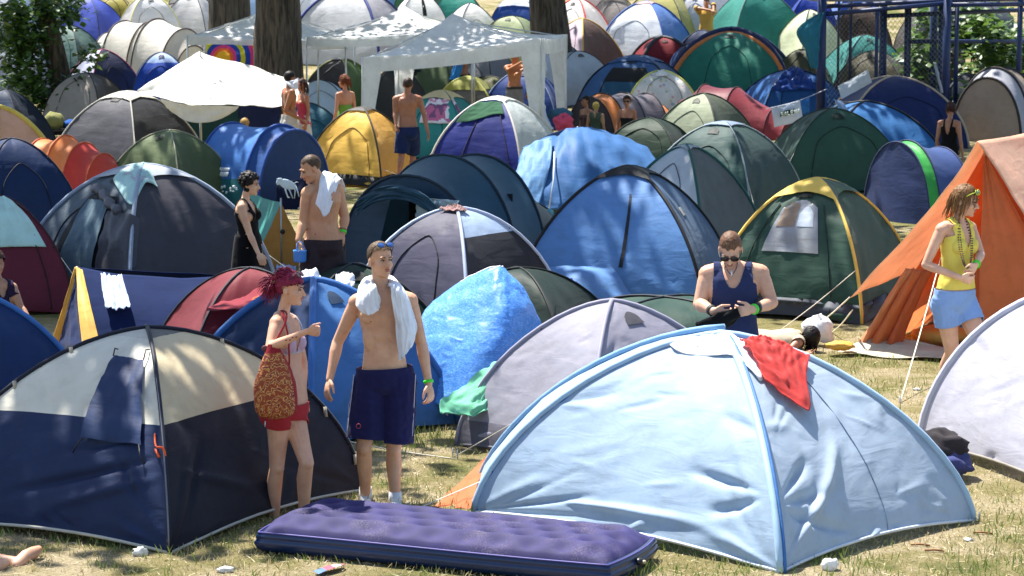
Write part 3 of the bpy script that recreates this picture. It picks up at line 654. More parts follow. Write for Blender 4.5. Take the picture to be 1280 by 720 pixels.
# ------------------------------------------------------------------ back rows
def bk(label, xl, xr, yt, H, rot, cols, **kw):
    rb = random.Random(label); kw.setdefault('det', 14); kw.setdefault('clips', False); kw.setdefault('wr', rb.uniform(.03, .06)); kw.setdefault('sag', rb.uniform(.05, .15)); kw.setdefault('q', rb.uniform(1.6, 2.0)); return dome(label, xl, xr, yt, H, rot, cols, **kw)
b52, s52 = fit(190, 25, 1.35)
T52 = tunnel('cream tunnel tent with dark hoops behind the white canopy', b52, 58, [(-1.5, .7, .9), (-1.0, .9, 1.25), (-.1, .95, 1.3), (.1, 1.0, 1.38), (1.0, .95, 1.2), (1.3, .7, .8)], ['#d8d2c4', '#d2ccbe', '#e2dccc', '#e6e0d2', '#ddd6c8'], face='#e2dccc', back='#d8d2c4', hoopc='#4a3c38', tr=.3, hoopr=.022)
bk('blue dome tent behind the leafy tree on the left', 66, 150, -2, 1.35, -22, ['#4a5ec8', '#4c62d0', '#3c50b8', '#a8b6e6'], cx=112)
bk('white dome tent with grey left side at the top left', 140, 226, -6, 1.5, 20, ['#eeeef0', '#e4e4e8', '#eeeef0', '#b8b4b0'], cx=186, pole='#d8d860')
bk('white dome tent left of the thick tree trunk', 214, 278, -10, 1.5, -16, ['#e4e2e0', '#d4d2d2', '#e4e2e0', '#6a5c58'], cx=240)
bk('brown dome tent wedged between white tents', 196, 240, 4, 1.1, -10, ['#584c4c', '#584c4c', '#584c4c', '#e0dcd8'], cx=222)
bk('olive yellow dome tent at the top edge', 120, 160, -8, 1.2, 5, ['#a89818', '#a89818', '#a89818', '#a89818'], cx=138)
bk('lavender and navy dome tent left of the bright blue one', 92, 178, 62, 1.25, 38, ['#2e3354', '#2e3354', '#2e3354', '#c6cae6'], cx=128, pole='#b0406a', sag=.1)
bk('bright blue dome tent beside the white canopy', 160, 240, 66, 1.2, 8, ['#1f55c8', '#1f55c8', '#1f55c8', '#6a9ae8'], cx=202, pole='#16264a', bands=((.6, '#a8c4f2'),))
bk('grey green dome tent behind the leaning tree', 58, 122, 32, 1.4, -24, ['#6a8a80', '#5a7a70', '#5a7a70', '#6a8a80'], cx=88)
bk('taupe striped ridge-like dome beside the leaning tree', 84, 150, 92, 1.2, -20, ['#a89c90', '#6a6058', '#6a6058', '#a89c90'], cx=108, sag=.18, wr=.05)
bk('dark blue tent behind the striped peach tent at left', -40, 48, 112, 1.3, -18, ['#1c3454', '#14263e', '#14263e', '#1c3454'], cx=6)
bk('peach and orange striped tent at the left edge', -60, 42, 134, 1.35, -34, ['#e0a070', '#e8b890', '#e0a070', '#d86a30'], cx=-4, pole='#e0c020', sleeve=.05)
bk('dark slate dome tent at the left edge below the leaves', -50, 22, 20, 1.4, 12, ['#4a5260', '#4a5260', '#4a5260', '#4a5260'], cx=-8)
bk('blue shaded dome tent behind ivy on the left', -30, 60, 58, 1.2, -12, ['#8a93a8', '#8a93a8', '#8a93a8', '#8a93a8'], cx=20)
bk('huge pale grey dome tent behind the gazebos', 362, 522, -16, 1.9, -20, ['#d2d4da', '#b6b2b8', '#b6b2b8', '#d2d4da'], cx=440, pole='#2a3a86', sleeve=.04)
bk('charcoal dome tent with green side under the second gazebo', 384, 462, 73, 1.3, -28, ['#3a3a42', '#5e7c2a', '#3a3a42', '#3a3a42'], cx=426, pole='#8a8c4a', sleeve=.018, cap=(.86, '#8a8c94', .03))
bk('icy blue dome tent left of the red haired woman', 366, 430, 101, 1.05, 0, ['#c2dcf2', '#c2dcf2', '#c2dcf2', '#c2dcf2'], cx=400, sag=.02, q=1.9)
bk('teal tarp-like dome between the crowd and the yellow tent', 340, 420, 129, 1.0, 10, ['#1d6478', '#1d6478', '#1d6478', '#1d6478'], cx=385)
bk('dark green dome tent inside the gazebo', 515, 584, 70, 1.35, -26, ['#566a44', '#4c5e3c', '#4c5e3c', '#566a44'], cx=550, cap=(.72, '#4a4e56', .06), pole='#2a3224')
bk('dark grey tent standing inside the gazebo', 452, 532, 84, 1.4, 8, ['#34383c', '#34383c', '#34383c', '#34383c'], cx=496)
bk('olive topped grey dome tent behind the teal one', 543, 626, 97, 1.15, -8, ['#6a6a66', '#6a6a66', '#6a6a66', '#6a6a66'], cx=584, q=1.9, cap=(.55, '#98982a', .02), pole='#a8a83a', sleeve=.025)
bk('grey dome tent behind the man with the blue towel', 560, 656, 52, 1.5, -30, ['#8c8c90', '#84848a', '#84848a', '#8c8c90'], cx=602)
bk('small olive dome tent beside the grey one', 598, 624, 95, 1.05, 0, ['#5c5c30', '#5c5c30', '#5c5c30', '#5c5c30'], cx=611, q=2.0)
bk('white dome tent with black window at the top edge', 492, 556, -8, 1.4, 12, ['#f0f0ec', '#e8e8e6', '#f0f0ec', '#e8e8e6'], cx=524, window=(0, .5, .6, .4, .8, '#222222'), skirt=(.2, '#8a5a4c'))
bk('teal dome tent at the top edge behind the gazebo peak', 540, 610, -12, 1.3, 0, ['#1d9a86', '#16705f', '#16705f', '#1d9a86'], cx=572)
bk('white dome tent with grey left side behind the gazebo roof', 556, 630, 4, 1.4, 26, ['#f2f0ee', '#f2f0ee', '#f2f0ee', '#cfcdd2'], cx=588)
bk('sage dome tent peeking over the gazebo roof', 612, 662, 20, 1.15, -20, ['#a2b080', '#8a9a6a', '#8a9a6a', '#a2b080'], cx=640, q=2.0)
bk('royal blue dome tent at the left of the middle tree trunk', 618, 668, -4, 1.3, -8, ['#1c4ca0', '#1c4ca0', '#1c4ca0', '#1c4ca0'], cx=646, cap=(.6, '#d8e0f0', .06))
bk('white dome tent with a red seam right of the middle trunk', 694, 766, -2, 1.5, -30, ['#f4f0ee', '#eae0d6', '#eae0d6', '#f4f0ee'], cx=722, pole='#e0301e', sleeve=.025)
bk('lilac and brown dome tent with yellow piping', 700, 782, 24, 1.5, -38, ['#d2bccc', '#70584a', '#70584a', '#d2bccc'], cx=728, pole='#d8a838', sleeve=.022, ratio=1.3)
bk('grey dome tent with black stripes at the top edge', 738, 796, -6, 1.4, -10, ['#a29a94', '#a29a94', '#a29a94', '#4a4644'], cx=768, cap=(.7, '#4a4644', .1))
bk('blue and white patterned dome tent with a rumpled cover', 750, 872, 2, 1.6, -26, ['#e4ecfa', '#5484d0', '#4a78c0', '#e4ecfa'], cx=808, pole='#2c5cac', sleeve=.025, wr=.05, cap=(.84, '#e8b0a8', .05))
bk('olive yellow dome tent behind the blue patterned one', 772, 886, -16, 1.6, -20, ['#b8b050', '#b8b050', '#b8b050', '#b8b050'], cx=826)
bk('big teal dome tent beside the person in yellow', 882, 1012, -14, 1.9, 18, ['#1f8f80', '#1a7060', '#1a7060', '#1f8f80'], cx=945, wr=.045, sag=.15, pole='#5a6a64')
bk('white and navy striped dome at the top edge', 842, 896, -6, 1.3, 0, ['#dcdce8', '#3a4a8c', '#3a4a8c', '#dcdce8'], cx=868, wr=.045)
bk('bright blue dome at the top beside the fence post', 986, 1046, -8, 1.4, 0, ['#2348b4', '#2348b4', '#2348b4', '#2348b4'], cx=1014)
bk('pale yellow green dome tent beside the fence post', 966, 1050, 12, 1.5, 28, ['#e0e8c0', '#c8d0a0', '#c8d0a0', '#e0e8c0'], cx=1012, wr=.045)
bk('olive grey dome tent below the pale yellow one', 970, 1040, 62, 1.1, -10, ['#5a5a40', '#5a5a40', '#5a5a40', '#8a8a60'], cx=1002)
bk('dark teal dome tent seen through the wire mesh', 1030, 1140, 44, 1.3, 12, ['#2a8a84', '#235a52', '#235a52', '#2a8a84'], cx=1082)
bk('brown dome tent seen through the wire mesh', 1036, 1122, 6, 1.5, -12, ['#4a3630', '#3a2c28', '#3a2c28', '#5a2c34'], cx=1076)
bk('dull olive dome tent seen through the wire mesh', 1034, 1146, 64, 1.2, -18, ['#5a543c', '#4a4636', '#4a4636', '#5a543c'], cx=1092)
bk('grey dome tent at the far right top behind the fence', 1128, 1200, 8, 1.4, 10, ['#8a8680', '#8a8680', '#8a8680', '#6a6660'], cx=1162)
bk('blue dome tent at the very top over the fence beam', 1042, 1098, -14, 1.4, 4, ['#3a68c0', '#3a68c0', '#3a68c0', '#6a8ad0'], cx=1070)
# ---- low filler tents of the middle ground
bk('low dark green dome tent behind the royal blue tent', 330, 560, 330, 1.0, 20, ['#17382c', '#17382c', '#17382c', '#17382c'], cx=440, det=14, sag=.1)
bk('very dark green dome tent between the tarp and the blue dome', 602, 716, 336, 1.05, -24, ['#16302a', '#16302a', '#16302a', '#16302a'], cx=650, det=14, q=1.9, pole='#0c1614')
bk('low moss green tent behind the lavender dome', 690, 965, 372, .92, 4, ['#2b4d42', '#2b4d42', '#2b4d42', '#2b4d42'], cx=830, q=2.4, det=16, sag=.02)
bk('low maroon dome tent behind the girl with red hair', 256, 372, 336, 1.1, 20, ['#8a2a34', '#8a2a34', '#7a2028', '#8a2a34'], cx=312, det=14, wr=.03)
bk('dark blue dome tent under the fence post', 1030, 1110, 128, 1.0, 0, ['#2a5a8a', '#2a5a8a', '#2a5a8a', '#2a5a8a'], cx=1060)
bk('white dome tent right of the silvery blue one', 690, 760, 64, 1.2, 16, ['#cfd4da', '#b8bec6', '#b8bec6', '#cfd4da'], cx=722)

# ---- the last rows, up to the top edge
for lab, cx, hw, yt, H, c in (('pale blue dome tent on the top edge over the leafy tree', 40, 40, -14, 1.5, '#a8bede'), ('silver grey dome tent on the top edge above the blue one', 108, 36, -26, 1.4, '#a8acb4'), ('white dome tent on the top edge at the far left', 8, 34, -24, 1.5, '#e6e6ea'),
        ('cream dome tent on the top edge left of the straight trunk', 250, 40, -30, 1.5, '#e4ddd0'), ('light blue dome tent on the top edge right of the straight trunk', 318, 36, -22, 1.4, '#a6c4e6'),
        ('white dome tent on the top edge by the thick trunk', 395, 36, -26, 1.4, '#eeeef0'), ('sky blue dome tent on the top edge over the gazebos', 478, 34, -34, 1.4, '#86b0e0'), ('green dome tent on the top edge above the second gazebo', 530, 30, -32, 1.4, '#4c8a5c'),
        ('white dome tent on the top edge beside the middle trunk', 660, 36, -30, 1.5, '#f0eeee'), ('rose white dome tent on the top edge right of the middle trunk', 745, 34, -30, 1.4, '#ead8d6'),
        ('navy dome tent on the top edge behind the olive yellow one', 848, 34, -32, 1.4, '#34467e'), ('white dome tent on the top edge behind the teal tent', 905, 32, -34, 1.4, '#e8e8ec'), ('blue dome tent on the top edge near the fence post', 985, 36, -34, 1.4, '#3858b8'),
        ('grey blue dome tent behind the fence at the top right corner', 1225, 44, -8, 1.4, '#6c7480'), ('dark grey dome tent behind the bushes at the right edge', 1268, 40, 40, 1.3, '#4c4c50'), ('brown grey dome tent right of the wire mesh', 1168, 34, 56, 1.2, '#5c5650'),
        ('slate dome tent in the shade behind the beige tunnel tent', 1210, 44, 92, 1.2, '#3c4450')):
    bk(lab, cx-hw, cx+hw, yt, H, (cx*7) % 50-25, [c, c, c, c])
# ------------------------------------------------------------------ ground
def ground():
    xs = [-90, -60, -40, -28, -20]+[-14+i*.5 for i in range(57)]+[20, 28, 40, 60, 90]
    ys = [-30, -10, 0, 6, 10]+[12+i*.4 for i in range(70)]+[40+i for i in range(50)]+[95, 105, 120, 150, 220]
    m = MB(); mt, nt, N, L = newmat('ground_soil'); out = N('ShaderNodeOutputMaterial'); co = mapped(nt, (1, 1, 1))
    p = N('ShaderNodeBsdfPrincipled'); p.inputs['Roughness'].default_value = .95; p.inputs['Specular IOR Level'].default_value = .15
    a = ramp(nt, tex(nt, co, 1.3, 6, .65, .5), [(.32, (.13, .15, .04, 1)), (.47, (.29, .25, .11, 1)), (.62, (.47, .39, .25, 1))])
    b = ramp(nt, tex(nt, co, 45, 5, .7, .6), [(.34, (.42, .40, .35, 1)), (.62, (1, 1, 1, 1))])
    mx = N('ShaderNodeMix'); mx.data_type = 'RGBA'; mx.blend_type = 'MULTIPLY'; mx.inputs[0].default_value = .85
    L(a, mx.inputs[6]); L(b, mx.inputs[7]); L(mx.outputs[2], p.inputs['Base Color'])
    bm = N('ShaderNodeBump'); bm.inputs['Distance'].default_value = .04; bm.inputs['Strength'].default_value = .9
    L(tex(nt, co, 60, 5, .7), bm.inputs['Height']); L(bm.outputs[0], p.inputs['Normal']); L(p.outputs[0], out.inputs[0])
    m.grid([[ground_pt(x, y) for x in xs] for y in ys], mt)
    o = m.build('ground'); o['kind'] = 'structure'
ground()
def grass_mat(name, a, b):
    m, nt, N, L = newmat(name); out = N('ShaderNodeOutputMaterial'); p = N('ShaderNodeBsdfPrincipled')
    L(ramp(nt, tex(nt, mapped(nt, (1, 1, 1)), 8, 2), [(.3, a), (.7, b)]), p.inputs['Base Color']); p.inputs['Roughness'].default_value = .7
    t = N('ShaderNodeBsdfTranslucent'); t.inputs['Color'].default_value = b; mx = N('ShaderNodeMixShader'); mx.inputs[0].default_value = .25
    L(p.outputs[0], mx.inputs[1]); L(t.outputs[0], mx.inputs[2]); L(mx.outputs[0], out.inputs[0]); return m
def grass():
    r = random.Random(11); m = MB(); mats = [grass_mat('blade', (.09, .15, .025, 1), (.24, .30, .07, 1)), grass_mat('dry_blade', (.36, .30, .12, 1), (.58, .48, .25, 1)), grass_mat('straw', (.5, .40, .22, 1), (.72, .62, .42, 1))]
    for q in mats: m.mi(q)
    regs = [(-4.2, 4.6, 14.8, 17.6, 26000), (-1.2, .6, 17.6, 22, 6500), (1.5, 6.0, 17.6, 25.5, 15000), (-6, -1, 17.6, 19, 500)]
    for x0, x1, y0, y1, n in regs:
        for _ in range(n):
            x, y = r.uniform(x0, x1), r.uniform(y0, y1); g = noise.noise(Vector((x*.9, y*.9, 4)))+.6*noise.noise(Vector((x*3.1, y*3.1, 9)))
            if noise.noise(Vector((x*1.7, y*1.7, 31)))+r.uniform(-.5, .5) < -.28: continue
            z = gz(x, y); a = r.uniform(0, 2*PI); kind = 0 if g+r.uniform(-.35, .35) > .05 else 1
            if r.random() < .16: kind = 2
            tall = 1+1.1*max(0, noise.noise(Vector((x*2.2, y*2.2, 77)))); h = tall*(r.uniform(.02, .065) if kind == 0 else r.uniform(.012, .042)); w = r.uniform(.0025, .005); ln = r.uniform(.01, .045)
            if kind == 2: h = r.uniform(.004, .02); ln = r.uniform(.05, .12)
            dx, dy = math.cos(a), math.sin(a); b = len(m.v); tx, ty = r.uniform(-1, 1)*ln, r.uniform(-1, 1)*ln
            m.v += [(x-dy*w, y+dx*w, z), (x+dy*w, y-dx*w, z), (x+tx*.5+dy*w*.7, y+ty*.5-dx*w*.7, z+h*.65), (x+tx, y+ty, z+h)]
            m.f += [(b, b+1, b+2, b+3)]; m.m.append(kind)
    o = m.build('grass', smooth=False); o['kind'] = 'stuff'
grass()
# ------------------------------------------------------------------ light
EL, AZ = math.radians(64), math.radians(-40)      # sun high behind the scene, a little to the left
sd = Vector((math.sin(AZ)*math.cos(EL), math.cos(AZ)*math.cos(EL), math.sin(EL)))
ld = bpy.data.lights.new('sun', 'SUN'); ld.energy = 5; ld.angle = math.radians(.5); ld.color = (1, .96, .89)
lo = bpy.data.objects.new('sun', ld); C.objects.link(lo); lo.rotation_euler = sd.to_track_quat('Z', 'Y').to_euler(); lo.location = (0, 40, 60)
W = bpy.data.worlds.new('World'); SC.world = W; W.use_nodes = True; nt = W.node_tree
sk = nt.nodes.new('ShaderNodeTexSky'); sk.sky_type = 'NISHITA'; sk.sun_disc = False; sk.sun_elevation = EL; sk.sun_rotation = AZ
bg = nt.nodes['Background']; bg.inputs[1].default_value = .10; nt.links.new(sk.outputs[0], bg.inputs[0])
SC.view_settings.view_transform = 'Standard'; SC.view_settings.look = 'None'; SC.view_settings.gamma = 1; SC.view_settings.exposure = 1.3
SC.render.engine = 'CYCLES'; SC.cycles.max_bounces = 8; SC.cycles.transparent_max_bounces = 12
# ------------------------------------------------------------------ gazebos and canopy
WHITE = fab('#eff1f0', tr=.38)
METAL = plain('#c8c8c4', .35, .7)
def gazebo(label, tops, peak, feet, val=.28, curtain=True, mat=WHITE):
    cn = sum(tops, Vector())/4; root = thing('gazebo', label, 'gazebo', ground_pt(cn.x, cn.y), 'white gazebos and canopies')
    rows = []; m = MB()
    for k in range(4):
        a, b = tops[k], tops[(k+1) % 4]; rows = []
        for i in range(13):
            t = i/12; row = []
            for j in range(13):
                u = j/12; p = lerp(lerp(a, b, u), peak, t); p = p-Vector((0, 0, .20*4*t*(1-t)*.7+.06*4*u*(1-u)*(1-t)))
                p = p+Vector((0, 0, .02*noise.noise(Vector((u*4+k, t*5, cn.x))))); row.append(p)
            rows.append(row)
        m.grid(rows, mat)
    m.build('roof', root)
    for k in range(4):
        a, b = tops[k], tops[(k+1) % 4]; rows = []
        nn = (b-a).cross(Vector((0, 0, 1))).normalized()
        for i in range(5):
            rows.append([lerp(a, b, j/20)+nn*(.015+.012*noise.noise(Vector((j*.6, i*.4, k))))-Vector((0, 0, .06*4*(j/20)*(1-j/20)+val*i/4)) for j in range(21)])
        MB().grid(rows, mat).build('valance', root)
    for k in range(4):
        t, f = tops[k], feet[k]; o = thing_part('leg', root)
        MB().tube([f, t], .02, METAL, n=8).build('pole', o)
        if curtain:
            inn = (cn-t); inn.z = 0; x = (tops[(k+1) % 4]-t).normalized(); y = (tops[(k-1) % 4]-t).normalized(); rows = []
            h = t.z-f.z
            for i in range(13):
                g = i/12; w = .34*(1-g)**1.3+.10+.05*g; z = t.z-g*h*.97
                rows.append([Vector((0, 0, z))+Vector((lerp(t.x, f.x, g), lerp(t.y, f.y, g), 0))+(x if j < 4 else y)*w*(abs(j-4)/4)+Vector((.015*math.sin(j*2+g*4), .02*math.sin(j*1.6), 0))+(-inn.normalized()*.03) for j in range(9)])
            for r in rows:
                for p in r: pass
            MB().grid(rows, mat).build('leg_curtain', o)
    for k in range(4): MB().tube([tops[k]-Vector((0, 0, .05)), peak-Vector((0, 0, .12))], .014, METAL, n=6).build('roof_pole', root)
    return root
def thing_part(name, parent):
    o = bpy.data.objects.new(name, None); o.empty_display_size = .1; C.objects.link(o); o.parent = parent; return o
def gz4(x0, x1, yl, yr, d, dep, pk, feet_d=0, back=.0):
    A, B = P(x0, yl, d), P(x1, yr, d); v = Vector((back, dep, 0)); T = [A, B, B+v, A+v]
    return T, [ground_pt(t.x, t.y) for t in T]
T, F_ = gz4(453, 676, 72, 48, 49.5, 3.2, None, back=.55)
gazebo('white peaked gazebo with white leg curtains around the bare-backed man', T, P(565, 17, 51.2), F_)
T, F_ = gz4(383, 590, 46, 38, 54.5, 3.2, None)
gazebo('white peaked gazebo behind the front one, right of the thick trunk', T, P(506, 8, 56.2), F_, curtain=False, val=.2)
T, F_ = gz4(234, 432, 44, 50, 57.5, 3.2, None)
gazebo('white peaked gazebo with a rainbow cloth under it, behind the thick trunk', T, P(338, 6, 59.2), F_, curtain=False, val=.2)
# white canopy sheet on a pole
CP = thing('canopy', 'white canopy sheet stretched over a pole, left of the thick trunk', 'canopy', G(251, 212), 'white gazebos and canopies')
d = 47.0
CW = fab('#f1eee4', tr=.3)
top_ = [P(171, 113, d-.6), P(210, 89, d+.1), P(249, 65, d+.7), P(300, 79, d+.9), P(345, 93, d+1.1), P(386, 104, d+1.3)]; low_ = [P(173, 116, d-.7), P(204, 124, d-1.0), P(240, 131, d-1.2), P(290, 132, d-1.1), P(335, 132, d-.8), P(379, 134, d-.2)]
rows = []
for i in range(25):
    t = i/24; r = []
    for j in range(41):
        x = j/40*5; k = min(int(x), 4); a_, b_ = lerp(top_[k], top_[k+1], x-k), lerp(low_[k], low_[k+1], x-k); r.append(lerp(a_, b_, t)-Vector((0, 0, .10*4*t*(1-t)*min(1, x))))
    rows.append(r)
MB().grid(fold_rows(rows, .05, 4, 3, (2, .8)), CW).build('sheet', CP, solid=.004)
sheet('hanging_flap', [[P(200, 123, d-.9), P(235, 131, d-1.1), P(270, 132, d-1.1), P(299, 133, d-1.0)], [P(208, 134, d-.9), P(238, 146, d-1.1), P(268, 147, d-1.1), P(294, 138, d-1.0)], [P(216, 140, d-.9), P(236, 152, d-1.1), P(264, 152, d-1.1), P(288, 142, d-1.0)]], CW, CP, amp=.02)
MB().tube([G(251, 206), P(250, 131, G(251, 206).y)], .018, METAL).build('pole', CP)
MB().tube([ground_pt(P(250, 64, d+.6).x, d+.6), P(250, 64, d+.6)], .018, METAL).build('pole', CP)
for k, (x0, x1, c, lab) in enumerate(((228, 300, '#10484a', 'dark green cloth wall hanging under the white canopy'), (298, 350, '#15255e', 'navy cloth wall hanging under the white canopy'))):
    o = sheet('cloth_wall', [[P(x0, 126, 48.2), P((x0+x1)/2, 127, 48.25), P(x1, 126, 48.2)], [P(x0, 205, 48.2), P((x0+x1)/2, 205, 48.25), P(x1, 205, 48.2)]], fab(c, tr=.1), amp=.04, freq=4); tag(o, lab, 'cloth')
# ------------------------------------------------------------------ orange ridge tent
A = Vector((4.38, 23.7, 0)); ax = Vector((.45, .893, 0)); rt = Vector((.893, -.45, 0)); Hh = 2.0; A.z = gz(A.x, A.y)
R16, w16 = ridge_tent('tall orange ridge tent with open front behind the girl in yellow', A, A+ax*2.7, 1.16, 1.98, ['#f07a2a', '#f08030', None, '#e87024'], sag=.03, wr=.02, tr=.5, det=18)
top = A+Vector((0, 0, 1.98))
fly = []
for s, nm in ((-1, 'fly'), (1, 'fly')):
    sheet(nm, [[top-ax*.25+Vector((0, 0, .07)), top+ax*1.2+Vector((0, 0, .05)), top+ax*2.8+Vector((0, 0, .07))],
               [top-ax*.22+rt*s*.40+Vector((0, 0, -.52)), top+ax*1.2+rt*s*.40+Vector((0, 0, -.54)), top+ax*2.8+rt*s*.40+Vector((0, 0, -.52))],
               [top-ax*.2+rt*s*(1.22 if s < 0 else .62)+Vector((0, 0, -1.45 if s < 0 else -.88)), top+ax*1.3+rt*s*(1.1 if s < 0 else .80)+Vector((0, 0, -1.35 if s < 0 else -1.05)), top+ax*2.8+rt*s*(1.0 if s < 0 else .8)+Vector((0, 0, -1.3 if s < 0 else -1.05))]],
          fab('#f4c4a0', tr=.45), R16, nu=20, nv=20, amp=.02, freq=4)
def ftri(u, v, off=0): # front triangle, u -1..1 at base, v up
    return A+rt*(u*1.14*(1-v))+Vector((0, 0, 1.96*v))-ax*off
sheet('front_flap', [[ftri(.02, .97, .02), ftri(.5, .97, .02), ftri(1, .97, .02)], [ftri(.0, .5, .05), ftri(.5, .5, .1), ftri(1, .5, .03)], [ftri(.0, .02, .06), ftri(.5, .0, .12), ftri(1.0, .0, .03)]], fab('#f8964a', tr=.55), R16, nu=18, nv=24, amp=.03, freq=3, stretch=(3, .6))
for a0, a1, c in ((-1.0, -.80, '#f08030'), (-.84, -.70, '#e66a1e'), (-1.08, -.96, '#f4a060')):
    sheet('tied_flap', [[ftri(a0, .42, .06), ftri((a0+a1)/2, .42, .13), ftri(a1, .42, .05)], [ftri(a0*.98, .2, .06), ftri((a0+a1)/2, .2, .16), ftri(a1, .2, .05)], [ftri(a0, .0, .05), ftri((a0+a1)/2, .0, .14), ftri(a1, .0, .04)]], fab(c, tr=.4), R16, nu=10, nv=16, amp=.03, freq=5, stretch=(3, .6))
sheet('groundsheet', [[A+rt*-1.3-ax*.30+Vector((0, 0, .02)), A+rt*-.7-ax*.42+Vector((0, 0, .02)), A+rt*-.1-ax*.25+Vector((0, 0, .03))], [A+rt*-1.02+Vector((0, 0, .17)), A+rt*-.6+Vector((0, 0, .12)), A+rt*.0+Vector((0, 0, .05))]], fab('#b8ac92', tr=.0), R16, amp=.02)
e = top-ax*.2-rt*1.22+Vector((0, 0, -1.45)); CORD = plain('#e8e0c8', .7)
rope(e, G(1012, 412), .007, CORD, parent=R16); rope(e+Vector((.03, 0, -.12)), G(1040, 416), .007, CORD, parent=R16)
pA = A-ax*.9; rope(A-ax*.15+rt*-.35+Vector((0, 0, .95)), G(1125, 504), .006, CORD, parent=R16)
MB().tube([G(1125, 504)+Vector((0, 0, .06)), G(1125, 504)-Vector((0, 0, .05))], .008, METAL).build('peg', R16)
# ------------------------------------------------------------------ sports cage of blue steel
BLUE = plain('#122a58', .5, 0, bump=.1)
FR = thing('wire_fence', 'blue steel cage fence with wire mesh panels at the upper right', 'fence', G(1105, 150))
YF = 57.0
def fp(px, y0, r, Y, name='post', mat=BLUE):
    t = P(px, -14, Y); f = ground_pt(t.x, Y); MB().tube([f, Vector((t.x, Y, f.z+3.4))], r, mat, n=12).build(name, FR)
fp(1028, 140, .10, 56); fp(1185, 150, .085, 55.5); fp(1276, 150, .06, 56)
for px, r, Y in ((1064, .035, 56.4), (1097, .04, 56.4), (1105, .085, 57.2), (1134, .05, 58), (1138, .04, 58.4), (1168, .09, 59.5), (1177, .05, 57), (1197, .05, 56.5), (1049, .03, 59)):
    fp(px, 150, r, Y, 'post', BLUE if r > .036 else plain('#14203c', .5))
for (x0, y0, d0), (x1, y1, d1), r in (((1028, 18, 56), (1185, 4, 55.6), .05), ((1185, 6, 55.5), (1290, 5, 56), .05), ((1028, 8, 56.2), (1290, -4, 56), .05), ((1105, 20, 57.2), (1290, 12, 59), .05), ((1134, 52, 58), (1290, 52, 60), .05)):
    MB().tube([P(x0, y0, d0), P(x1, y1, d1)], r, BLUE, n=10).build('rail', FR)
MB().box(P(1160, -1, 57.5), (5.2, 2.4, .08), plain('#8a8d90', .6)).build('roof_sheet', FR)
WIRE = plain('#8f979a', .4, .7)
for (xa, da), (xb, db) in (((1036, 56.2), (1105, 57)), ((1105, 57.2), (1185, 56)), ):
    m = MB(); a = P(xa, 18, da); b = P(xb, 12, db); Lw = (b-a).length; Hw = 2.5; ex = (b-a).normalized(); st = .12
    n = int((Lw+Hw)/st)
    for k in range(n):
        for sgn in (1, -1):
            # clipped diagonal
            x0 = k*st-Hw; pts = []
            t0, t1 = max(0, -x0), min(Hw, Lw-x0)
            if t1 <= t0: continue
            for t in (t0, t1):
                x = x0+t; z = -t if sgn == 1 else -(Hw-t); pts.append(a+ex*x+Vector((0, 0, z)))
            m.tube(pts, .004, WIRE, n=3, cap=False)
    m.build('wire_mesh', FR)
# ------------------------------------------------------------------ trees and leaves
def leafmat(name, a, b, tr=.4):
    m, nt, N, L = newmat(name); out = N('ShaderNodeOutputMaterial'); p = N('ShaderNodeBsdfPrincipled')
    g = N('ShaderNodeNewGeometry'); c = ramp(nt, g.outputs['Random Per Island'], [(0, a), (1, b)])
    L(c, p.inputs['Base Color']); p.inputs['Roughness'].default_value = .42
    t = N('ShaderNodeBsdfTranslucent'); L(c, t.inputs['Color']); mx = N('ShaderNodeMixShader'); mx.inputs[0].default_value = tr
    L(p.outputs[0], mx.inputs[1]); L(t.outputs[0], mx.inputs[2]); L(mx.outputs[0], out.inputs[0]); return m
LEAF = leafmat('leaf', (.035, .085, .015, 1), (.13, .22, .04, 1))
IVY = leafmat('leaf_dark', (.02, .05, .012, 1), (.10, .19, .03, 1))
def leaf(m, p, s, r, k, droop=.5):
    a = r.uniform(0, 2*PI); t = r.uniform(-droop, droop); d = Vector((math.cos(a), math.sin(a), t-.2)).normalized()
    n = Vector((r.uniform(-.6, .6), r.uniform(-.6, .6), 1)).normalized(); x = d.cross(n).normalized(); n = x.cross(d); b = len(m.v)
    w = s*.36
    m.v += [tuple(p), tuple(p+d*s*.4+x*w-n*s*.06), tuple(p+d*s), tuple(p+d*s*.4-x*w-n*s*.06), tuple(p+d*s*.42+n*s*.04)]
    m.f += [(b, b+1, b+4), (b+1, b+2, b+4), (b+2, b+3, b+4), (b+3, b, b+4)]; m.m += [k]*4
BARK = None
def barkmat():
    m, nt, N, L = newmat('bark'); out = N('ShaderNodeOutputMaterial'); p = N('ShaderNodeBsdfPrincipled'); p.inputs['Roughness'].default_value = .95
    n = tex(nt, mapped(nt, (6, 6, .7)), 2.2, 6, .6, .8)
    L(ramp(nt, n, [(.36, (.018, .013, .009, 1)), (.60, (.12, .092, .062, 1))]), p.inputs['Base Color'])
    b = N('ShaderNodeBump'); b.inputs['Distance'].default_value = .06; b.inputs['Strength'].default_value = 1
    L(n, b.inputs['Height']); L(b.outputs[0], p.inputs['Normal']); L(p.outputs[0], out.inputs[0]); return m
BARK = barkmat()
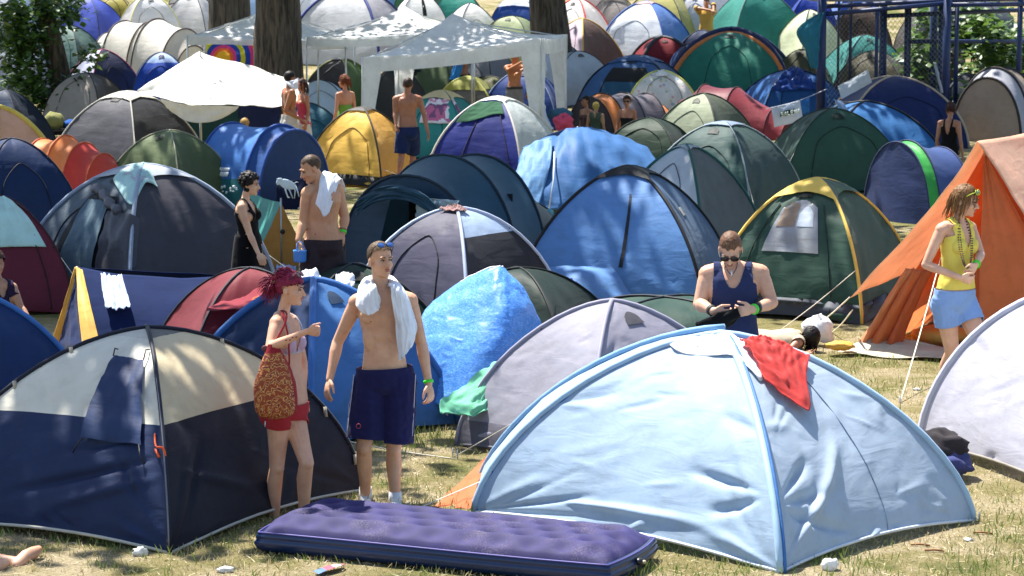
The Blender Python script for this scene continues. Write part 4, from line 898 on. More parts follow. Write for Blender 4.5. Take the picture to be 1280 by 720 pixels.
def tree(label, pts, rads, crown_c, crown_r, n, seed, leafs=.25, name='tree', clump=40, extra=None):
    r = random.Random(seed); root = thing(name, label, 'tree', Vector(pts[0]), 'trees of the campsite'); pts = [Vector(p) for p in pts]
    m = MB(); path = curve(pts, 18); rr = [crom([Vector((x, 0, 0)) for x in rads], i/18).x for i in range(19)]; rows = []
    for i, p in enumerate(path):
        rows.append([p+Vector((math.cos(q*PI/14), math.sin(q*PI/14), 0))*rr[i]*(1+.10*noise.noise(Vector((math.cos(q*PI/14)*2.4, math.sin(q*PI/14)*2.4, i*.25+seed)))+(.35*(1-i*.5)*max(0, .5+.5*math.sin(q*5*PI/14)) if i < 2 else 0)) for q in range(28)])
    m.grid(rows, BARK, closed=True); m.build('trunk', root)
    cc = Vector(crown_c); topp = path[-1]
    clumps = []
    for k in range(clump):
        while True:
            d = Vector((r.uniform(-1, 1), r.uniform(-1, 1), r.uniform(-1, 1)))
            if .25 < d.length < 1: break
        clumps.append(cc+Vector((d.x*crown_r[0], d.y*crown_r[1], d.z*crown_r[2])))
    for k in range(7):
        e = clumps[k*3 % clump]; mid = lerp(topp, e, .5)+Vector((0, 0, .6)); MB().tube(curve([topp-Vector((0, 0, .4)), mid, e], 10), [lerp(rads[-1]*.55, .03, i/10) for i in range(11)], BARK, n=7).build('limb', root)
    m = MB(); m.mi(LEAF)
    for k in range(n):
        c = clumps[k % clump]; s = .62+.5*((k*7) % 10)/10
        p = c+Vector((r.gauss(0, s*.66), r.gauss(0, s*.66), r.gauss(0, s*.4)))
        if p.z < 4.3+.0*p.y: continue
        leaf(m, p, leafs*r.uniform(.7, 1.3), r, 0)
    m.build('crown', root)
    return root
b = G(352, 178)
tree('thick bare tree trunk standing in the crowd behind the blue pop-up tent', [b, P(348, 60, b.y), P(347, -10, b.y), P(345, -200, b.y)], [.55, .50, .46, .40], (b.x+.5, b.y+.5, 9.5), (4.6, 4.0, 2.6), 13000, 21, leafs=.165)
YA = 61.0; x = P(286, 20, YA).x
tree('straight tree trunk behind the rainbow cloth gazebo', [ground_pt(x, YA), P(286, -40, YA), P(285, -180, YA)], [.55, .47, .42], (x-.5, YA+1, 10), (4.4, 3.6, 2.6), 3400, 22)
YC = 63.0; x = P(688, 30, YC).x
tree('straight tree trunk between the silvery tent and the gazebo', [ground_pt(x+.15, YC), P(686, 20, YC), P(681, -40, YC), P(678, -180, YC)], [.55, .47, .44, .40], (x+.4, YC+1, 10), (4.6, 3.6, 2.6), 4600, 23)
b = G(84, 150)
LT = tree('leaning slender tree wrapped in leafy shoots, upper left', [b, P(74, 90, b.y), P(62, 40, b.y), P(48, -10, b.y), P(20, -150, b.y)], [.30, .26, .23, .21, .16], (b.x-2.5, b.y, 9), (3.8, 3.4, 2.4), 2600, 24)
r = random.Random(5); m = MB(); m.mi(IVY)
for (cx, cy, sx, sy, n) in ((20, 20, 26, 24, 420), (30, 70, 24, 24, 420), (48, 115, 22, 24, 420), (70, 135, 16, 14, 200), (35, 45, 26, 18, 280), (18, 100, 14, 20, 120), (95, 10, 12, 14, 70), (112, 70, 14, 12, 60), (96, 105, 12, 12, 110), (100, 125, 10, 10, 60), (80, 22, 12, 16, 80), (60, 8, 16, 12, 160)):
    for _ in range(int(n*1.25)):
        leaf(m, P(r.gauss(cx, sx*.62), r.gauss(cy, sy*.62), b.y-.3+r.gauss(0, .45)), .185*r.uniform(.6, 1.4), r, 0, .9)
m.build('shoots', LT)
for x1, y1, x2, y2 in ((70, 80, 20, 60), (60, 30, 100, 5), (78, 110, 110, 72), (80, 130, 40, 110), (55, 10, 15, 20)):
    MB().tube(curve([P(x1, y1, b.y), P((x1+x2)/2, (y1+y2)/2-6, b.y-.2), P(x2, y2, b.y-.3)], 8), [.035-.003*i for i in range(9)], BARK, n=5).build('limb', LT)
# trees just outside the view whose crowns shade the field
for lab, base, cc, cr, n, sd_ in (('tree outside the left edge shading the front tents', (-7.9, 20.6), (-5.7, 21.0, 8.2), (2.2, 1.9, 1.5), 3400, 31),
                            ('tree outside the left edge shading the middle rows', (-9.8, 33), (-6.2, 33, 9.2), (4.4, 5.0, 2.0), 7400, 32),
                            ('tree outside the right edge shading the middle rows', (9.2, 36), (1.2, 35.5, 9.4), (5.4, 5.6, 2.0), 10500, 33),
                            ('tree outside the right edge shading the wire fence', (13.2, 58), (6.8, 56, 9), (5.0, 5.4, 2.2), 8000, 34),
                            ('tree outside the right edge behind the fence', (12.0, 47.5), (5.6, 46, 9), (3.8, 3.8, 1.8), 4600, 35),
                            ('tree outside the left edge above the charcoal tents', (-12, 44), (-8.2, 44.5, 9), (3.2, 3.6, 1.8), 2600, 36)):
    g = ground_pt(*base); c = Vector(cc)
    tree(lab, [g, g+Vector((.1, 0, 3)), lerp(g+Vector((0, 0, 6)), c, .25)], [.4, .3, .24], cc, cr, n, sd_, clump=34)
# bushes behind the fence
for lab, spots, sd_ in (('bush with big pale leaves behind the blue fence at far right', ((1240, 60, 26, 36, 420), (1230, 95, 30, 20, 260), (1222, 20, 14, 10, 60)), 41), ('dark bush inside the blue fence cage', ((1150, 80, 18, 34, 380), (1160, 120, 22, 20, 200)), 42),
                        ('broad bush added to darken the ground behind the blue fence, topmost at the right', ((1215, 40, 34, 30, 520), (1265, 70, 26, 36, 420), (1170, 22, 22, 18, 260)), 44),  # extra bush, added to darken the bright ground behind the cage
                        ('dark bush at the foot of the fence on the far right', ((1215, 130, 16, 26, 260),), 43)):
    r = random.Random(sd_); Y = {43: 57.5, 44: 63}.get(sd_, 60); bs = thing('bush', lab, 'bush', ground_pt(P(spots[0][0], 150, Y).x, Y)); m = MB(); m.mi(LEAF)
    for cx, cy, sx, sy, n in spots:
        for _ in range(n): leaf(m, P(r.gauss(cx, sx*.55), r.gauss(cy, sy*.55), Y+r.gauss(0, .4)), .24*r.uniform(.6, 1.4), r, 0, .6)
    m.build('foliage', bs)
    for _ in range(6):
        g = bs.location+Vector((r.uniform(-.3, .3), r.uniform(-.2, .2), 0)); e = P(r.gauss(spots[0][0], 12), r.gauss(spots[0][1], 16), Y)
        MB().tube(curve([g, lerp(g, e, .5)+Vector((.1, 0, 0)), e], 6), [.03, .026, .022, .018, .014, .01, .006], BARK, n=5).build('stem', bs)
# ------------------------------------------------------------------ things lying, hanging and standing about
def drape(label, D, cols, rows, off=.014, c='#e6eaf2', cat='towel', name='towel', amp=.012, freq=6, seed=2, mat=None, skew=None, nu=28, nv=22, hang=0, matfn=None):
    """a cloth laid over a tent: cols = (side, u), rows = heights t"""
    net = []
    for i, t in enumerate(rows):
        r = []
        for j, (sd_, u) in enumerate(cols):
            tt = t+(skew[j] if skew else 0)*(1-i/(len(rows)-1)); p = D.pt(sd_, u, min(.985, max(0, tt)), off+.006*math.sin(j*2.3+i)); r.append(p+Vector((0, 0, -hang*(1-i/(len(rows)-1)))))
        net.append(r)
    o = sheet(name, net, mat or cloth(c), amp=amp, freq=freq, seed=seed, nu=nu, nv=nv, solid=.005, matfn=matfn); return tag(o, label, cat)
drape('white towel spread over the top of the pale blue tent', D1, [(0, .02), (0, .3), (0, .65), (0, .98), (1, .15), (1, .45)], [.77, .85, .92, .985], c='#f2eff6', skew=[.03, -.01, .0, .01, -.12, -.04], amp=.02)
sheet_red = drape('red flag cloth hanging down the right of the pale blue tent', D1, [(1, .16), (1, .38), (1, .62), (1, .90)], [.60, .68, .76, .84], c='#d8281c', mat=fab('#d8281c', tr=.35, rough=.6), cat='flag', name='flag_cloth', skew=[.04, -.10, .02, .10], off=.055, amp=.024, freq=7, seed=5, nu=36, nv=36)
drape('pale teal printed towel over the peak of the charcoal tent with open door', D17, [(3, .42), (3, .7), (3, .98), (0, .12), (0, .30)], [.66, .76, .86, .97], c='#a9d2cf', skew=[.06, -.02, -.10, .04, .0], amp=.02, off=.03)
drape('pale teal towel hanging on the maroon tent', D20, [(0, .42), (0, .65), (0, .93)], [.42, .6, .78, .9], c='#b0dcd6', off=.02)
drape('rumpled reddish cloth on the peak of the purple grey tent', D8, [(0, .15), (0, .6), (0, .98), (1, .2), (1, .5)], [.86, .9, .94, .98], c='#a07a76', amp=.03, freq=9, name='cloth', cat='cloth', off=.03)
drape('dark green towel slung across the front of the white topped tent', D28, [(0, .06), (0, .3), (0, .6), (0, .9)], [.55, .62, .70, .78], c='#356448', skew=[-.04, -.02, .04, .06], off=.03)
drape('pink and white patterned towel hanging on the teal tent', D30, [(0, .3), (0, .55), (0, .8), (1, .15)], [.38, .5, .62, .70], off=.03, amp=.03, freq=7, matfn=lambda v, u: cloth(('#f0eaf0', '#d86a98', '#8a5a86', '#f0eaf0', '#e890b0')[int(v*5+2.2*noise.noise(Vector((u*5, v*3, 2))))%5]))
drape('rumpled blue tarp heaped over the blue tent by the fence post', D46, [(0, .0), (0, .25), (0, .5), (0, .7)], [.45, .62, .78, .93], c='#1c50b0', mat=fab('#1c50b0', rough=.3), name='tarp', cat='tarp', amp=.09, freq=8, off=.05)
drape('white crumpled cloth on the top of the polka dot tent', D34, [(0, .3), (0, .5), (0, .68)], [.70, .8, .93], c='#f4f2ee', name='cloth', cat='cloth', amp=.03, off=.03)
drape('red cloth lying over the peak of the blue and white patterned tent', [t for t in [D32]][0], [(0, .3), (0, .5), (0, .7)], [.86, .92, .97], c='#d84a4a', name='cloth', cat='cloth', off=.04) if False else None
# ---- air mattress
MT = thing('air_mattress', 'purple and navy inflated air mattress lying on the grass in front', 'air mattress', ground_pt(-.45, 15.8)); a0 = Vector((-1.61, 15.60)); e1 = Vector((2.2, -.92)); e2 = Vector((.385, .92))*.84; e1n = e1.normalized(); e2n = e2.normalized()
cm = a0+e1/2+e2/2; L1, L2 = e1.length/2, e2.length/2; HM = .196
def mpt(x, y, z): p = cm+e1n*x+e2n*y; return Vector((p.x, p.y, gz(p.x, p.y)+z))
def rr(t, o=0): # rounded rectangle outline
    a = 2*PI*t; c, s = math.cos(a), math.sin(a); e = .22
    return math.copysign(abs(c)**e, c)*(L1+o), math.copysign(abs(s)**e, s)*(L2+o)
VEL = plain('#2c2560', .85, 0, bump=.3, bs=120, amt=.22, spec=.2); VIN = plain('#14264e', .28, 0, amt=.1)
mt, nt, N_, L_ = newmat('velvet'); out = N_('ShaderNodeOutputMaterial'); p_ = N_('ShaderNodeBsdfPrincipled'); p_.inputs['Roughness'].default_value = .8; p_.inputs['Sheen Weight'].default_value = .12; p_.inputs['Sheen Tint'].default_value = lin('#8a80d8')
co = mapped(nt, (1, 1, 1)); mxx = N_('ShaderNodeMix'); mxx.data_type = 'RGBA'; f_ = N_('ShaderNodeMath'); f_.operation = 'MULTIPLY'
L_(ramp(nt, tex(nt, co, 3.2, 3), [(.5, (0, 0, 0, 1)), (.68, (1, 1, 1, 1))]), f_.inputs[0]); L_(ramp(nt, tex(nt, co, 90, 5, .8), [(.48, (0, 0, 0, 1)), (.6, (.22, .22, .22, 1))]), f_.inputs[1]); L_(f_.outputs[0], mxx.inputs[0])
L_(vary(nt, co, lin('#1e1850'), 5, .2), mxx.inputs[6]); mxx.inputs[7].default_value = lin('#b0a284'); L_(mxx.outputs[2], p_.inputs['Base Color']); L_(p_.outputs[0], out.inputs[0]); VEL = mt
rows = []
for i in range(60):
    row = []
    for j in range(130):
        u, v = j/129*2-1, i/59*2-1; x, y = u*L1*.985, v*L2*.985
        # keep the corners round
        k = max(0, abs(u)**8+abs(v)**8-1); d = min(1, (1-abs(u))*L1/.15)*min(1, (1-abs(v))*L2/.15)
        sq = 1-.035*(u*u*v*v)
        gx, gy = .215, .170; dm = 9
        for oi in (-1, 0, 1):
            for oj in (-1, 0, 1):
                cy = (round(y/gy)+oj)*gy; ph = .5*(int(round(y/gy)+oj) % 2)*gx; cx = (round((x-ph)/gx)+oi)*gx+ph; dm = min(dm, math.hypot((x-cx)*.85, y-cy))
        z = HM-.060*(1-math.sqrt(max(0, 1-(1-d)**2)))+d*.052*(1-math.exp(-(dm/.055)**2))-.012*d
        row.append(mpt(x*sq, y*sq, z))
    rows.append(row)
MB().grid(rows, VEL).build('top', MT)
prof = [(0.0, -.05), (.01, -.015), (.03, .012), (.07, .030), (.09, .020), (.096, .015), (.102, .02), (.122, .016), (.134, .004), (.138, -.014)]
def outline(j, n):
    t = (j % n)/n*4; k = int(t); f = t-k; cs = [(-1, -1), (1, -1), (1, 1), (-1, 1), (-1, -1)]; rc = .09
    u, v = cs[k][0]+(cs[k+1][0]-cs[k][0])*f, cs[k][1]+(cs[k+1][1]-cs[k][1])*f; sq = 1-.035*(u*u*v*v); return u*L1*sq, v*L2*sq
ring = []
for z, o in prof:
    ring.append([mpt(outline(j, 120)[0]*(1+o/L1), outline(j, 120)[1]*(1+o/L2), z) for j in range(120)])
MB().grid(ring, VIN, closed=True).build('side_wall', MT)
MB().tube([mpt(outline(j, 120)[0]*(1+.008/L1), outline(j, 120)[1]*(1+.008/L2), .135) for j in range(121)], .006, plain('#4a4488', .6), n=5).build('seam', MT)
v_ = mpt(L1+.03, -.05, .085); MB().ell(v_, (.03, .03, .024), plain('#141418', .4)).ell(v_+Vector((.03, -.01, .0)), (.014, .014, .012), plain('#b8a888', .5)).build('valve', MT)
# ---- cloth on and between the near tents
def cl(label, Yd, net, c, name='cloth', cat='cloth', mat=None, **kw):
    o = sheet(name, [[P(x, y, Yd+(d[0] if d else 0)) for x, y, *d in r] for r in net], mat or cloth(c), **kw); return tag(o, label, cat)
cl('mint green fleece blanket lying at the foot of the blue tarp tent', 19.55, [[(606, 462), (622, 452), (634, 443)], [(578, 484, -.2), (605, 478, -.25), (630, 462, -.1)], [(552, 500, -.35), (590, 505, -.4), (618, 492, -.3)], [(550, 516, -.45), (585, 520, -.5), (612, 512, -.4)]], '#6cc89a', 'blanket', 'blanket', amp=.035, freq=6, nu=30, nv=30)
o = sheet('orange_sheet', [[G(536, 634), lerp(G(536, 634), G(592, 636), .5), G(592, 637)], [P(575, 603, 17.75), P(588, 600, 17.7), P(598, 600, 17.6)], [P(612, 566, 18.1), P(616, 566, 18.1), P(622, 566, 18.0)]], fab('#f0782c', tr=.4), amp=.012, freq=5); tag(o, 'orange tent flap between the lavender and the pale blue tent', 'flap')
cl('light blue shirt with a flowered hem hanging on the navy ridge tent', 22.88, [[(126, 342), (140, 344), (152, 345)], [(128, 362, -.25), (143, 363, -.25), (158, 364, -.25)], [(132, 384, -.5), (148, 386, -.5), (164, 384, -.5)]], '#b8cbec', 'shirt', 'shirt', amp=.04, freq=6, stretch=(2, .6))
cl('maroon blanket thrown over the tents behind the red haired girl', 21.0, [[(268, 378, .3), (300, 366, .4), (345, 352, .4), (380, 345, .4)], [(262, 384, -.1), (300, 380, -.1), (345, 372, -.1), (378, 366, 0)], [(258, 388, -.3), (300, 388, -.3), (340, 386, -.3), (362, 386, -.2)]], '#8c2c38', 'blanket', 'blanket', amp=.03)
for k, (lab, x0, y0, w, h, c, nm) in enumerate((('bright orange cloth lying in the heap behind the red haired girl', 338, 382, 44, 12, '#e8641c', 'cloth'), ('white striped cloth in the clothes heap behind the couple', 388, 352, 26, 22, '#dfe4ee', 'cloth'), ('black bag in the clothes heap behind the couple', 412, 374, 30, 22, '#1c1a1c', 'bag'),
      ('dark blue jacket in the clothes heap behind the couple', 414, 392, 40, 14, '#1e4a94', 'jacket'), ('small orange cloth by the shoulder of the tall bare-chested man', 410, 404, 24, 8, '#e86a1e', 'cloth'), ('white edged black towel behind the tall bare-chested man', 432, 352, 20, 16, '#e8e8ea', 'towel'))):
    yd = 20.9-.05*k; b = P(x0, y0, yd); s = 3200/yd
    o = sheet(nm, [[P(x0-w/2, y0-h/2, yd+.15), P(x0, y0-h/2-2, yd+.15), P(x0+w/2, y0-h/2+2, yd+.15)], [P(x0-w/2-2, y0, yd), P(x0, y0-1, yd-.05), P(x0+w/2, y0+2, yd)], [P(x0-w/2, y0+h/2, yd-.15), P(x0, y0+h/2+1, yd-.2), P(x0+w/2-3, y0+h/2, yd-.15)]], cloth(c), amp=.05, freq=4, seed=k+3, solid=.01); tag(o, lab, nm)
o = cl('navy blanket printed with a white bull, hanging on the blue pop-up tent', 38.95, [[(346, 228), (362, 226), (384, 222)], [(346, 250, -.1), (364, 250, -.1), (386, 248, -.1)], [(350, 276, -.1), (366, 276, -.1), (388, 276, -.1)]], '#141c3c', 'blanket', 'blanket', amp=.02)
BW = cloth('#c8dcee')
m = MB(); yq = 38.82; PQ = lambda x, y: P(x, y, yq)
m.ell(PQ(359, 230.5), (.145, .012, .07), BW, Matrix.Rotation(math.radians(22), 3, 'Y'), wob=.25); m.ell(PQ(350, 226.5), (.055, .012, .05), BW, wob=.2); m.ell(PQ(347.5, 228.5), (.03, .012, .035), BW)
for pts, w in (([(356, 232), (357.5, 240), (360, 247), (362, 247)], .020), ([(360, 234), (363, 240), (366, 248)], .018), ([(366, 232), (369, 238), (368, 248)], .018), ([(368.5, 231), (372, 239), (374, 246)], .020), ([(368, 229), (371, 227.5), (373, 228)], .010), ([(346, 223), (348, 225)], .010), ([(352, 222.5), (351, 225)], .010)):
    m.tube([PQ(x, y) for x, y in pts], [.7*w*(1-.5*i/(len(pts)-1)) for i in range(len(pts))], BW, n=6)
m.build('bull_print', o)
def text_on(txt, at, h, mat, ex, ez, parent, name='lettering'):
    """letters drawn as short strokes; ex, ez = direction of the line and of its height"""
    G_ = {'T': [(0, 1, 1, 1), (.5, 1, .5, 0)], 'H': [(0, 0, 0, 1), (1, 0, 1, 1), (0, .5, 1, .5)], 'S': [(1, 1, 0, 1), (0, 1, 0, .5), (0, .5, 1, .5), (1, .5, 1, 0), (1, 0, 0, 0)], 'A': [(0, 0, .5, 1), (.5, 1, 1, 0), (.25, .4, .75, .4)], 'L': [(0, 1, 0, 0), (0, 0, 1, 0)], 'E': [(0, 0, 0, 1), (0, 1, 1, 1), (0, .5, .8, .5), (0, 0, 1, 0)], 'N': [(0, 0, 0, 1), (0, 1, 1, 0), (1, 0, 1, 1)], 'D': [(0, 0, 0, 1), (0, 1, .8, .85), (.8, .85, .8, .15), (.8, .15, 0, 0)], 'I': [(.5, 0, .5, 1)], 'P': [(0, 0, 0, 1), (0, 1, .9, 1), (.9, 1, .9, .5), (.9, .5, 0, .5)], 'O': [(0, 0, 0, 1), (0, 1, 1, 1), (1, 1, 1, 0), (1, 0, 0, 0)], 'R': [(0, 0, 0, 1), (0, 1, .9, 1), (.9, 1, .9, .5), (.9, .5, 0, .5), (.3, .5, 1, 0)], 'G': [(1, 1, 0, 1), (0, 1, 0, 0), (0, 0, 1, 0), (1, 0, 1, .5), (1, .5, .5, .5)], 'B': [(0, 0, 0, 1), (0, 1, .8, .9), (.8, .9, .1, .5), (.1, .5, .9, .2), (.9, .2, 0, 0)]}
    x = 0; m = MB()
    for chx in txt:
        for a, b, c, d in G_.get(chx, []): m.tube([at+ex*((x+a*.62)*h)+ez*(b*h), at+ex*((x+c*.62)*h)+ez*(d*h)], h*.10, mat, n=5)
        x += .9
    return m.build(name, parent)
text_on('P', P(373, 266, 38.8), .075, BW, Vector((1, 0, 0)), Vector((0, 0, 1)), o)
# the girl's shorts: two white letters
pass
# pop-up tent marks
def t24(f, g, off=.02): return T24.pt(1, g, f, off)
wt = plain('#eef2f6', .6); m = MB()
for k in range(9): m.tube([t24(.14+.000*k, .38+.030*k), t24(.155, .392+.030*k)], .012, wt, n=4)
for k in range(8): m.tube([t24(.115, .36+.035*k), t24(.135, .375+.035*k)], .016, wt, n=4)
m.tube([t24(.112, .42), t24(.085, .47)], [.05, .008], wt, n=4)
rd = random.Random(4)
for _ in range(26): a = (rd.uniform(.045, .075), rd.uniform(.1, .95)); m.ell(t24(*a), (.02, .01, .008+.02*rd.random()), wt, nu=5, nv=4)
m.build('lettering', T24.root)
# ---- sleeping bag by the white tent
for k, (lab, x0, y0, rx, rz, c) in enumerate((('charcoal sleeping bag bundled against the white tent', 1172, 560, .22, .13, '#3a3538'), ('blue and purple bag stuffed under the charcoal sleeping bag', 1182, 581, .19, .10, '#41487c'))):
    b = P(x0, y0, 18.05-.1*k); o = MB().ell(b, (rx, .17, rz), cloth(c), nu=28, nv=18, wob=.35, seed=k+3).build('sleeping_bag' if k == 0 else 'bag', base=b); tag(o, lab, 'sleeping bag' if k == 0 else 'bag')
# ---- litter
def blob(label, name, cat, p, r, mat, wob=.5, seed=1, n=14): o = MB().ell(p, r, mat, nu=n, nv=n-4, wob=wob, seed=seed).build(name, base=Vector(p)); return tag(o, label, cat)
PLW = fab('#e6e8ea', tr=.3, rough=.35)
blob('white knotted plastic bag lying behind the pale blue tent', 'plastic_bag', 'bag', P(1022, 412, 24.6), (.15, .12, .13), PLW, .6, 3)
blob('yellow plastic bag on the dry grass by the guy ropes', 'plastic_bag', 'bag', P(1050, 432, 23.9), (.14, .1, .04), fab('#e6b01c', tr=.2), .5, 4)
blob('turquoise plastic bag lying between the blue tents', 'plastic_bag', 'bag', P(680, 270, 31.5), (.12, .1, .09), fab('#4cc0d0', tr=.3, rough=.3), .6, 6)
blob('white plastic bag on the grass at the near corner of the pale blue tent', 'plastic_bag', 'bag', G(1037, 712)+Vector((0, 0, .03)), (.05, .045, .04), PLW, .5, 7)
blob('crumpled white tissue in the grass before the cream and navy tent', 'tissue', 'tissue', G(176, 694)+Vector((0, 0, .02)), (.045, .035, .03), PLW, .8, 8)
blob('crumpled white tissue in the grass left of the air mattress', 'tissue', 'tissue', G(282, 715)+Vector((0, 0, .015)), (.05, .04, .018), PLW, .9, 9)
blob('flat white paper scrap in the dry grass right of the pale blue tent', 'paper_scrap', 'paper', G(1210, 676)+Vector((0, 0, .01)), (.03, .03, .008), PLW, .9, 10)
blob('white paper scrap lying by the tent peg of the orange tent', 'paper_scrap', 'paper', G(1146, 488)+Vector((0, 0, .01)), (.03, .02, .01), PLW, .9, 11)
o = sheet('leaflet', [[G(392, 718)+Vector((0, 0, .02)), G(412, 712)+Vector((0, 0, .025)), G(428, 709)+Vector((0, 0, .02))], [G(398, 722)+Vector((0, 0, .02)), G(418, 717)+Vector((0, 0, .035)), G(432, 712)+Vector((0, 0, .03))]], None, amp=.004, solid=.002, matfn=lambda v, u: plain(('#5a7ab0', '#b85a6a', '#d8d8dc', '#b06a74')[int(u*3.9)], .4)); tag(o, 'colourful leaflet lying on the grass before the air mattress', 'leaflet')
for k, (x, y) in enumerate(((868+300, 690), (1150, 683), (1228, 668))):
    g = G(x, y); o = MB().tube([g+Vector((-.06, .01, .01)), g+Vector((0, 0, .015)), g+Vector((.06, -.02, .01))], .007, plain('#8a6038', .8), n=5).build('stick', base=g); tag(o, 'thin dry stick in the straw right of the pale blue tent', 'stick', 'sticks in the straw')
# yellow airbed and red bedding inside the orange tent
blob('yellow air bed lying in the doorway of the orange tent', 'air_bed', 'air bed', Vector((4.25, 24.35, .13)), (.42, .3, .11), fab('#e8a81c', tr=.1), .15, 3)
blob('dark red sleeping bag inside the orange tent', 'sleeping_bag', 'sleeping bag', Vector((4.95, 24.9, .28)), (.40, .35, .18), cloth('#7a1c2c'), .3, 5)
blob('dark cloth bundle at the threshold of the orange tent', 'bundle', 'bundle', Vector((4.2, 23.85, .08)), (.12, .08, .06), cloth('#2a2428'), .5, 6)
# bag and clothes by the tree, left
blob('grey blue sleeping bag on a dark mat under the leaning tree', 'sleeping_bag', 'sleeping bag', P(46, 158, 52), (.42, .25, .17), cloth('#8a9aac'), .3, 3)
blob('olive stuff sack on a dark mat under the leaning tree', 'stuff_sack', 'bag', P(67, 152, 51.8), (.22, .2, .19), cloth('#8c8c4c'), .3, 4)
blob('bright blue bag at the foot of the leaning tree', 'bag', 'bag', P(88, 156, 51.9), (.16, .14, .10), cloth('#1c5cb0'), .3, 5)
o = MB().box(P(55, 165, 51.8), (1.3, .5, .10), cloth('#1c1a1c')).build('mat', base=P(55, 165, 51.8)); tag(o, 'dark sleeping mat under the leaning tree', 'mat')
# pink bag, jackets
blob('neon pink bag beside the kneeling people in front of the gazebo', 'bag', 'bag', P(704, 153, 49.4), (.19, .15, .15), cloth('#e8446e'), .8, 3)
blob('heap of dark clothes hung on the gazebo behind the bare-backed man', 'clothes_heap', 'clothes', P(505, 84, 53.2), (.34, .25, .26), cloth('#12303e'), .6, 4)
blob('dull blue bag on the ground behind the gazebo leg', 'bag', 'bag', P(700, 143, 50.6), (.24, .2, .12), cloth('#3a6a88'), .4, 8)
# rainbow cloth
mt, nt, N_, L_ = newmat('rainbow'); out = N_('ShaderNodeOutputMaterial'); p_ = N_('ShaderNodeBsdfPrincipled'); p_.inputs['Roughness'].default_value = .8
tc = N_('ShaderNodeTexCoord'); vm = N_('ShaderNodeVectorMath'); vm.operation = 'ABSOLUTE'; mp = N_('ShaderNodeMapping'); mp.inputs['Location'].default_value = (.06, 0, .06); L_(tc.outputs['Object'], mp.inputs[0]); ln = N_('ShaderNodeVectorMath'); ln.operation = 'LENGTH'; L_(mp.outputs[0], ln.inputs[0])
mr = N_('ShaderNodeMath'); mr.operation = 'MULTIPLY'; mr.inputs[1].default_value = 1.25; L_(ln.outputs['Value'], mr.inputs[0])
rp = N_('ShaderNodeValToRGB'); rp.color_ramp.interpolation = 'CONSTANT'; el = rp.color_ramp.elements
stops = [(0, '#d84818'), (.10, '#e8a818'), (.22, '#e8601c'), (.30, '#d83878'), (.38, '#183c98'), (.50, '#c8c020'), (.62, '#183c98'), (.76, '#d83878'), (.86, '#e87a1c')]
while len(el) < len(stops): el.new(.5)
for k, (q, c) in enumerate(stops): el[k].position = q; el[k].color = lin(c)
L_(mr.outputs[0], rp.inputs[0]); L_(rp.outputs[0], p_.inputs['Base Color']); L_(p_.outputs[0], out.inputs[0])
o = sheet('rainbow_cloth', [[P(258, 55, 57.2), P(290, 56, 57.25), P(322, 57, 57.2)], [P(258, 72, 57.2), P(290, 73, 57.1), P(324, 74, 57.2)], [P(260, 92, 57.2), P(290, 93, 57.1), P(322, 92, 57.2)]], mt, amp=.03, base=P(283, 70, 57.2)); tag(o, 'cloth with rainbow rings hanging under the left gazebo', 'cloth')
# washing lines at the fence
CORDM = plain('#c8ccd4', .6)
def wash(label, x0, y0, x1, y1, hgt, Yd, c, name='towel', sk=0, extra=None):
    o = sheet(name, [[P(x0, y0, Yd), P((x0+x1)/2, (y0+y1)/2+.5, Yd), P(x1, y1, Yd)], [P(x0+sk*.5, y0+hgt*.5, Yd-.03), P((x0+x1)/2+sk*.5, (y0+y1)/2+hgt*.5, Yd-.06), P(x1+sk*.5, y1+hgt*.5, Yd-.02)], [P(x0+sk, y0+hgt, Yd-.02), P((x0+x1)/2+sk, (y0+y1)/2+hgt, Yd-.04), P(x1+sk, y1+hgt, Yd)]], cloth(c), amp=.02, freq=5, stretch=(2, .6)); return tag(o, label, 'towel')
o = rope(P(958, 136, 47.5), P(1034, 111, 55.9), .008, CORDM, name='clothes_line', sag=.05); tag(o, 'thin clothes line tied to the thick blue fence post', 'clothes line')
o = wash('white towel with a dark green lettered patch on the clothes line', 964, 134, 1000, 126, 25, 48.6, '#c4ccdc', sk=4)
MB().grid([[P(975+18.5*j, 140+k*6.5-4.6*j, 48.5) for j in (0, 1)] for k in (0, 1)], cloth('#12302c')).build('patch', o)
text_on('SALENA', P(976.3, 145.6, 48.47), .072, plain('#c8d4d0', .7), Vector((.97, 0, .20)), Vector((0, 0, 1)), o)
wash('blue cloth beside the lettered towel on the clothes line', 1000, 126, 1012, 122, 18, 49.4, '#1e6ab0', name='cloth')
o = wash('pale grey towel draped on the peak of the navy tent by the fence', 1047, 108, 1085, 87, 16, 51.6, '#b9c2cc', sk=5)
wash('pale blue towel over the left corner of the blue tent with grey window', 1042, 124, 1052, 126, 20, 43.9, '#9ab8e0', sk=14)
wash('grey cloth strip hanging on the fence above the navy tent', 1167, 78, 1170, 78, 38, 54.8, '#b0b8c4', name='cloth', sk=9)
cl('teal cloth tied to the thick blue fence post', 55.6, [[(1022, 18), (1026, 16), (1030, 16)], [(996, 38, -.1), (1010, 40, -.2), (1024, 42, -.1)], [(1006, 62, -.1), (1014, 64, -.2), (1024, 66, -.1)], [(1013, 84, -.1), (1017, 86, -.1), (1022, 86, -.1)]], '#1c7a94', amp=.05, freq=5)
cl('white cloth spread over the orange tent roof at the right edge', 24.6, [[(1252, 188, .5), (1275, 182, 1.0), (1300, 180, 1.5)], [(1256, 205, .2), (1278, 205, .6), (1304, 205, 1.0)], [(1268, 224, -.2), (1288, 228, .2), (1308, 230, .6)]], '#ecebf0', amp=.03)
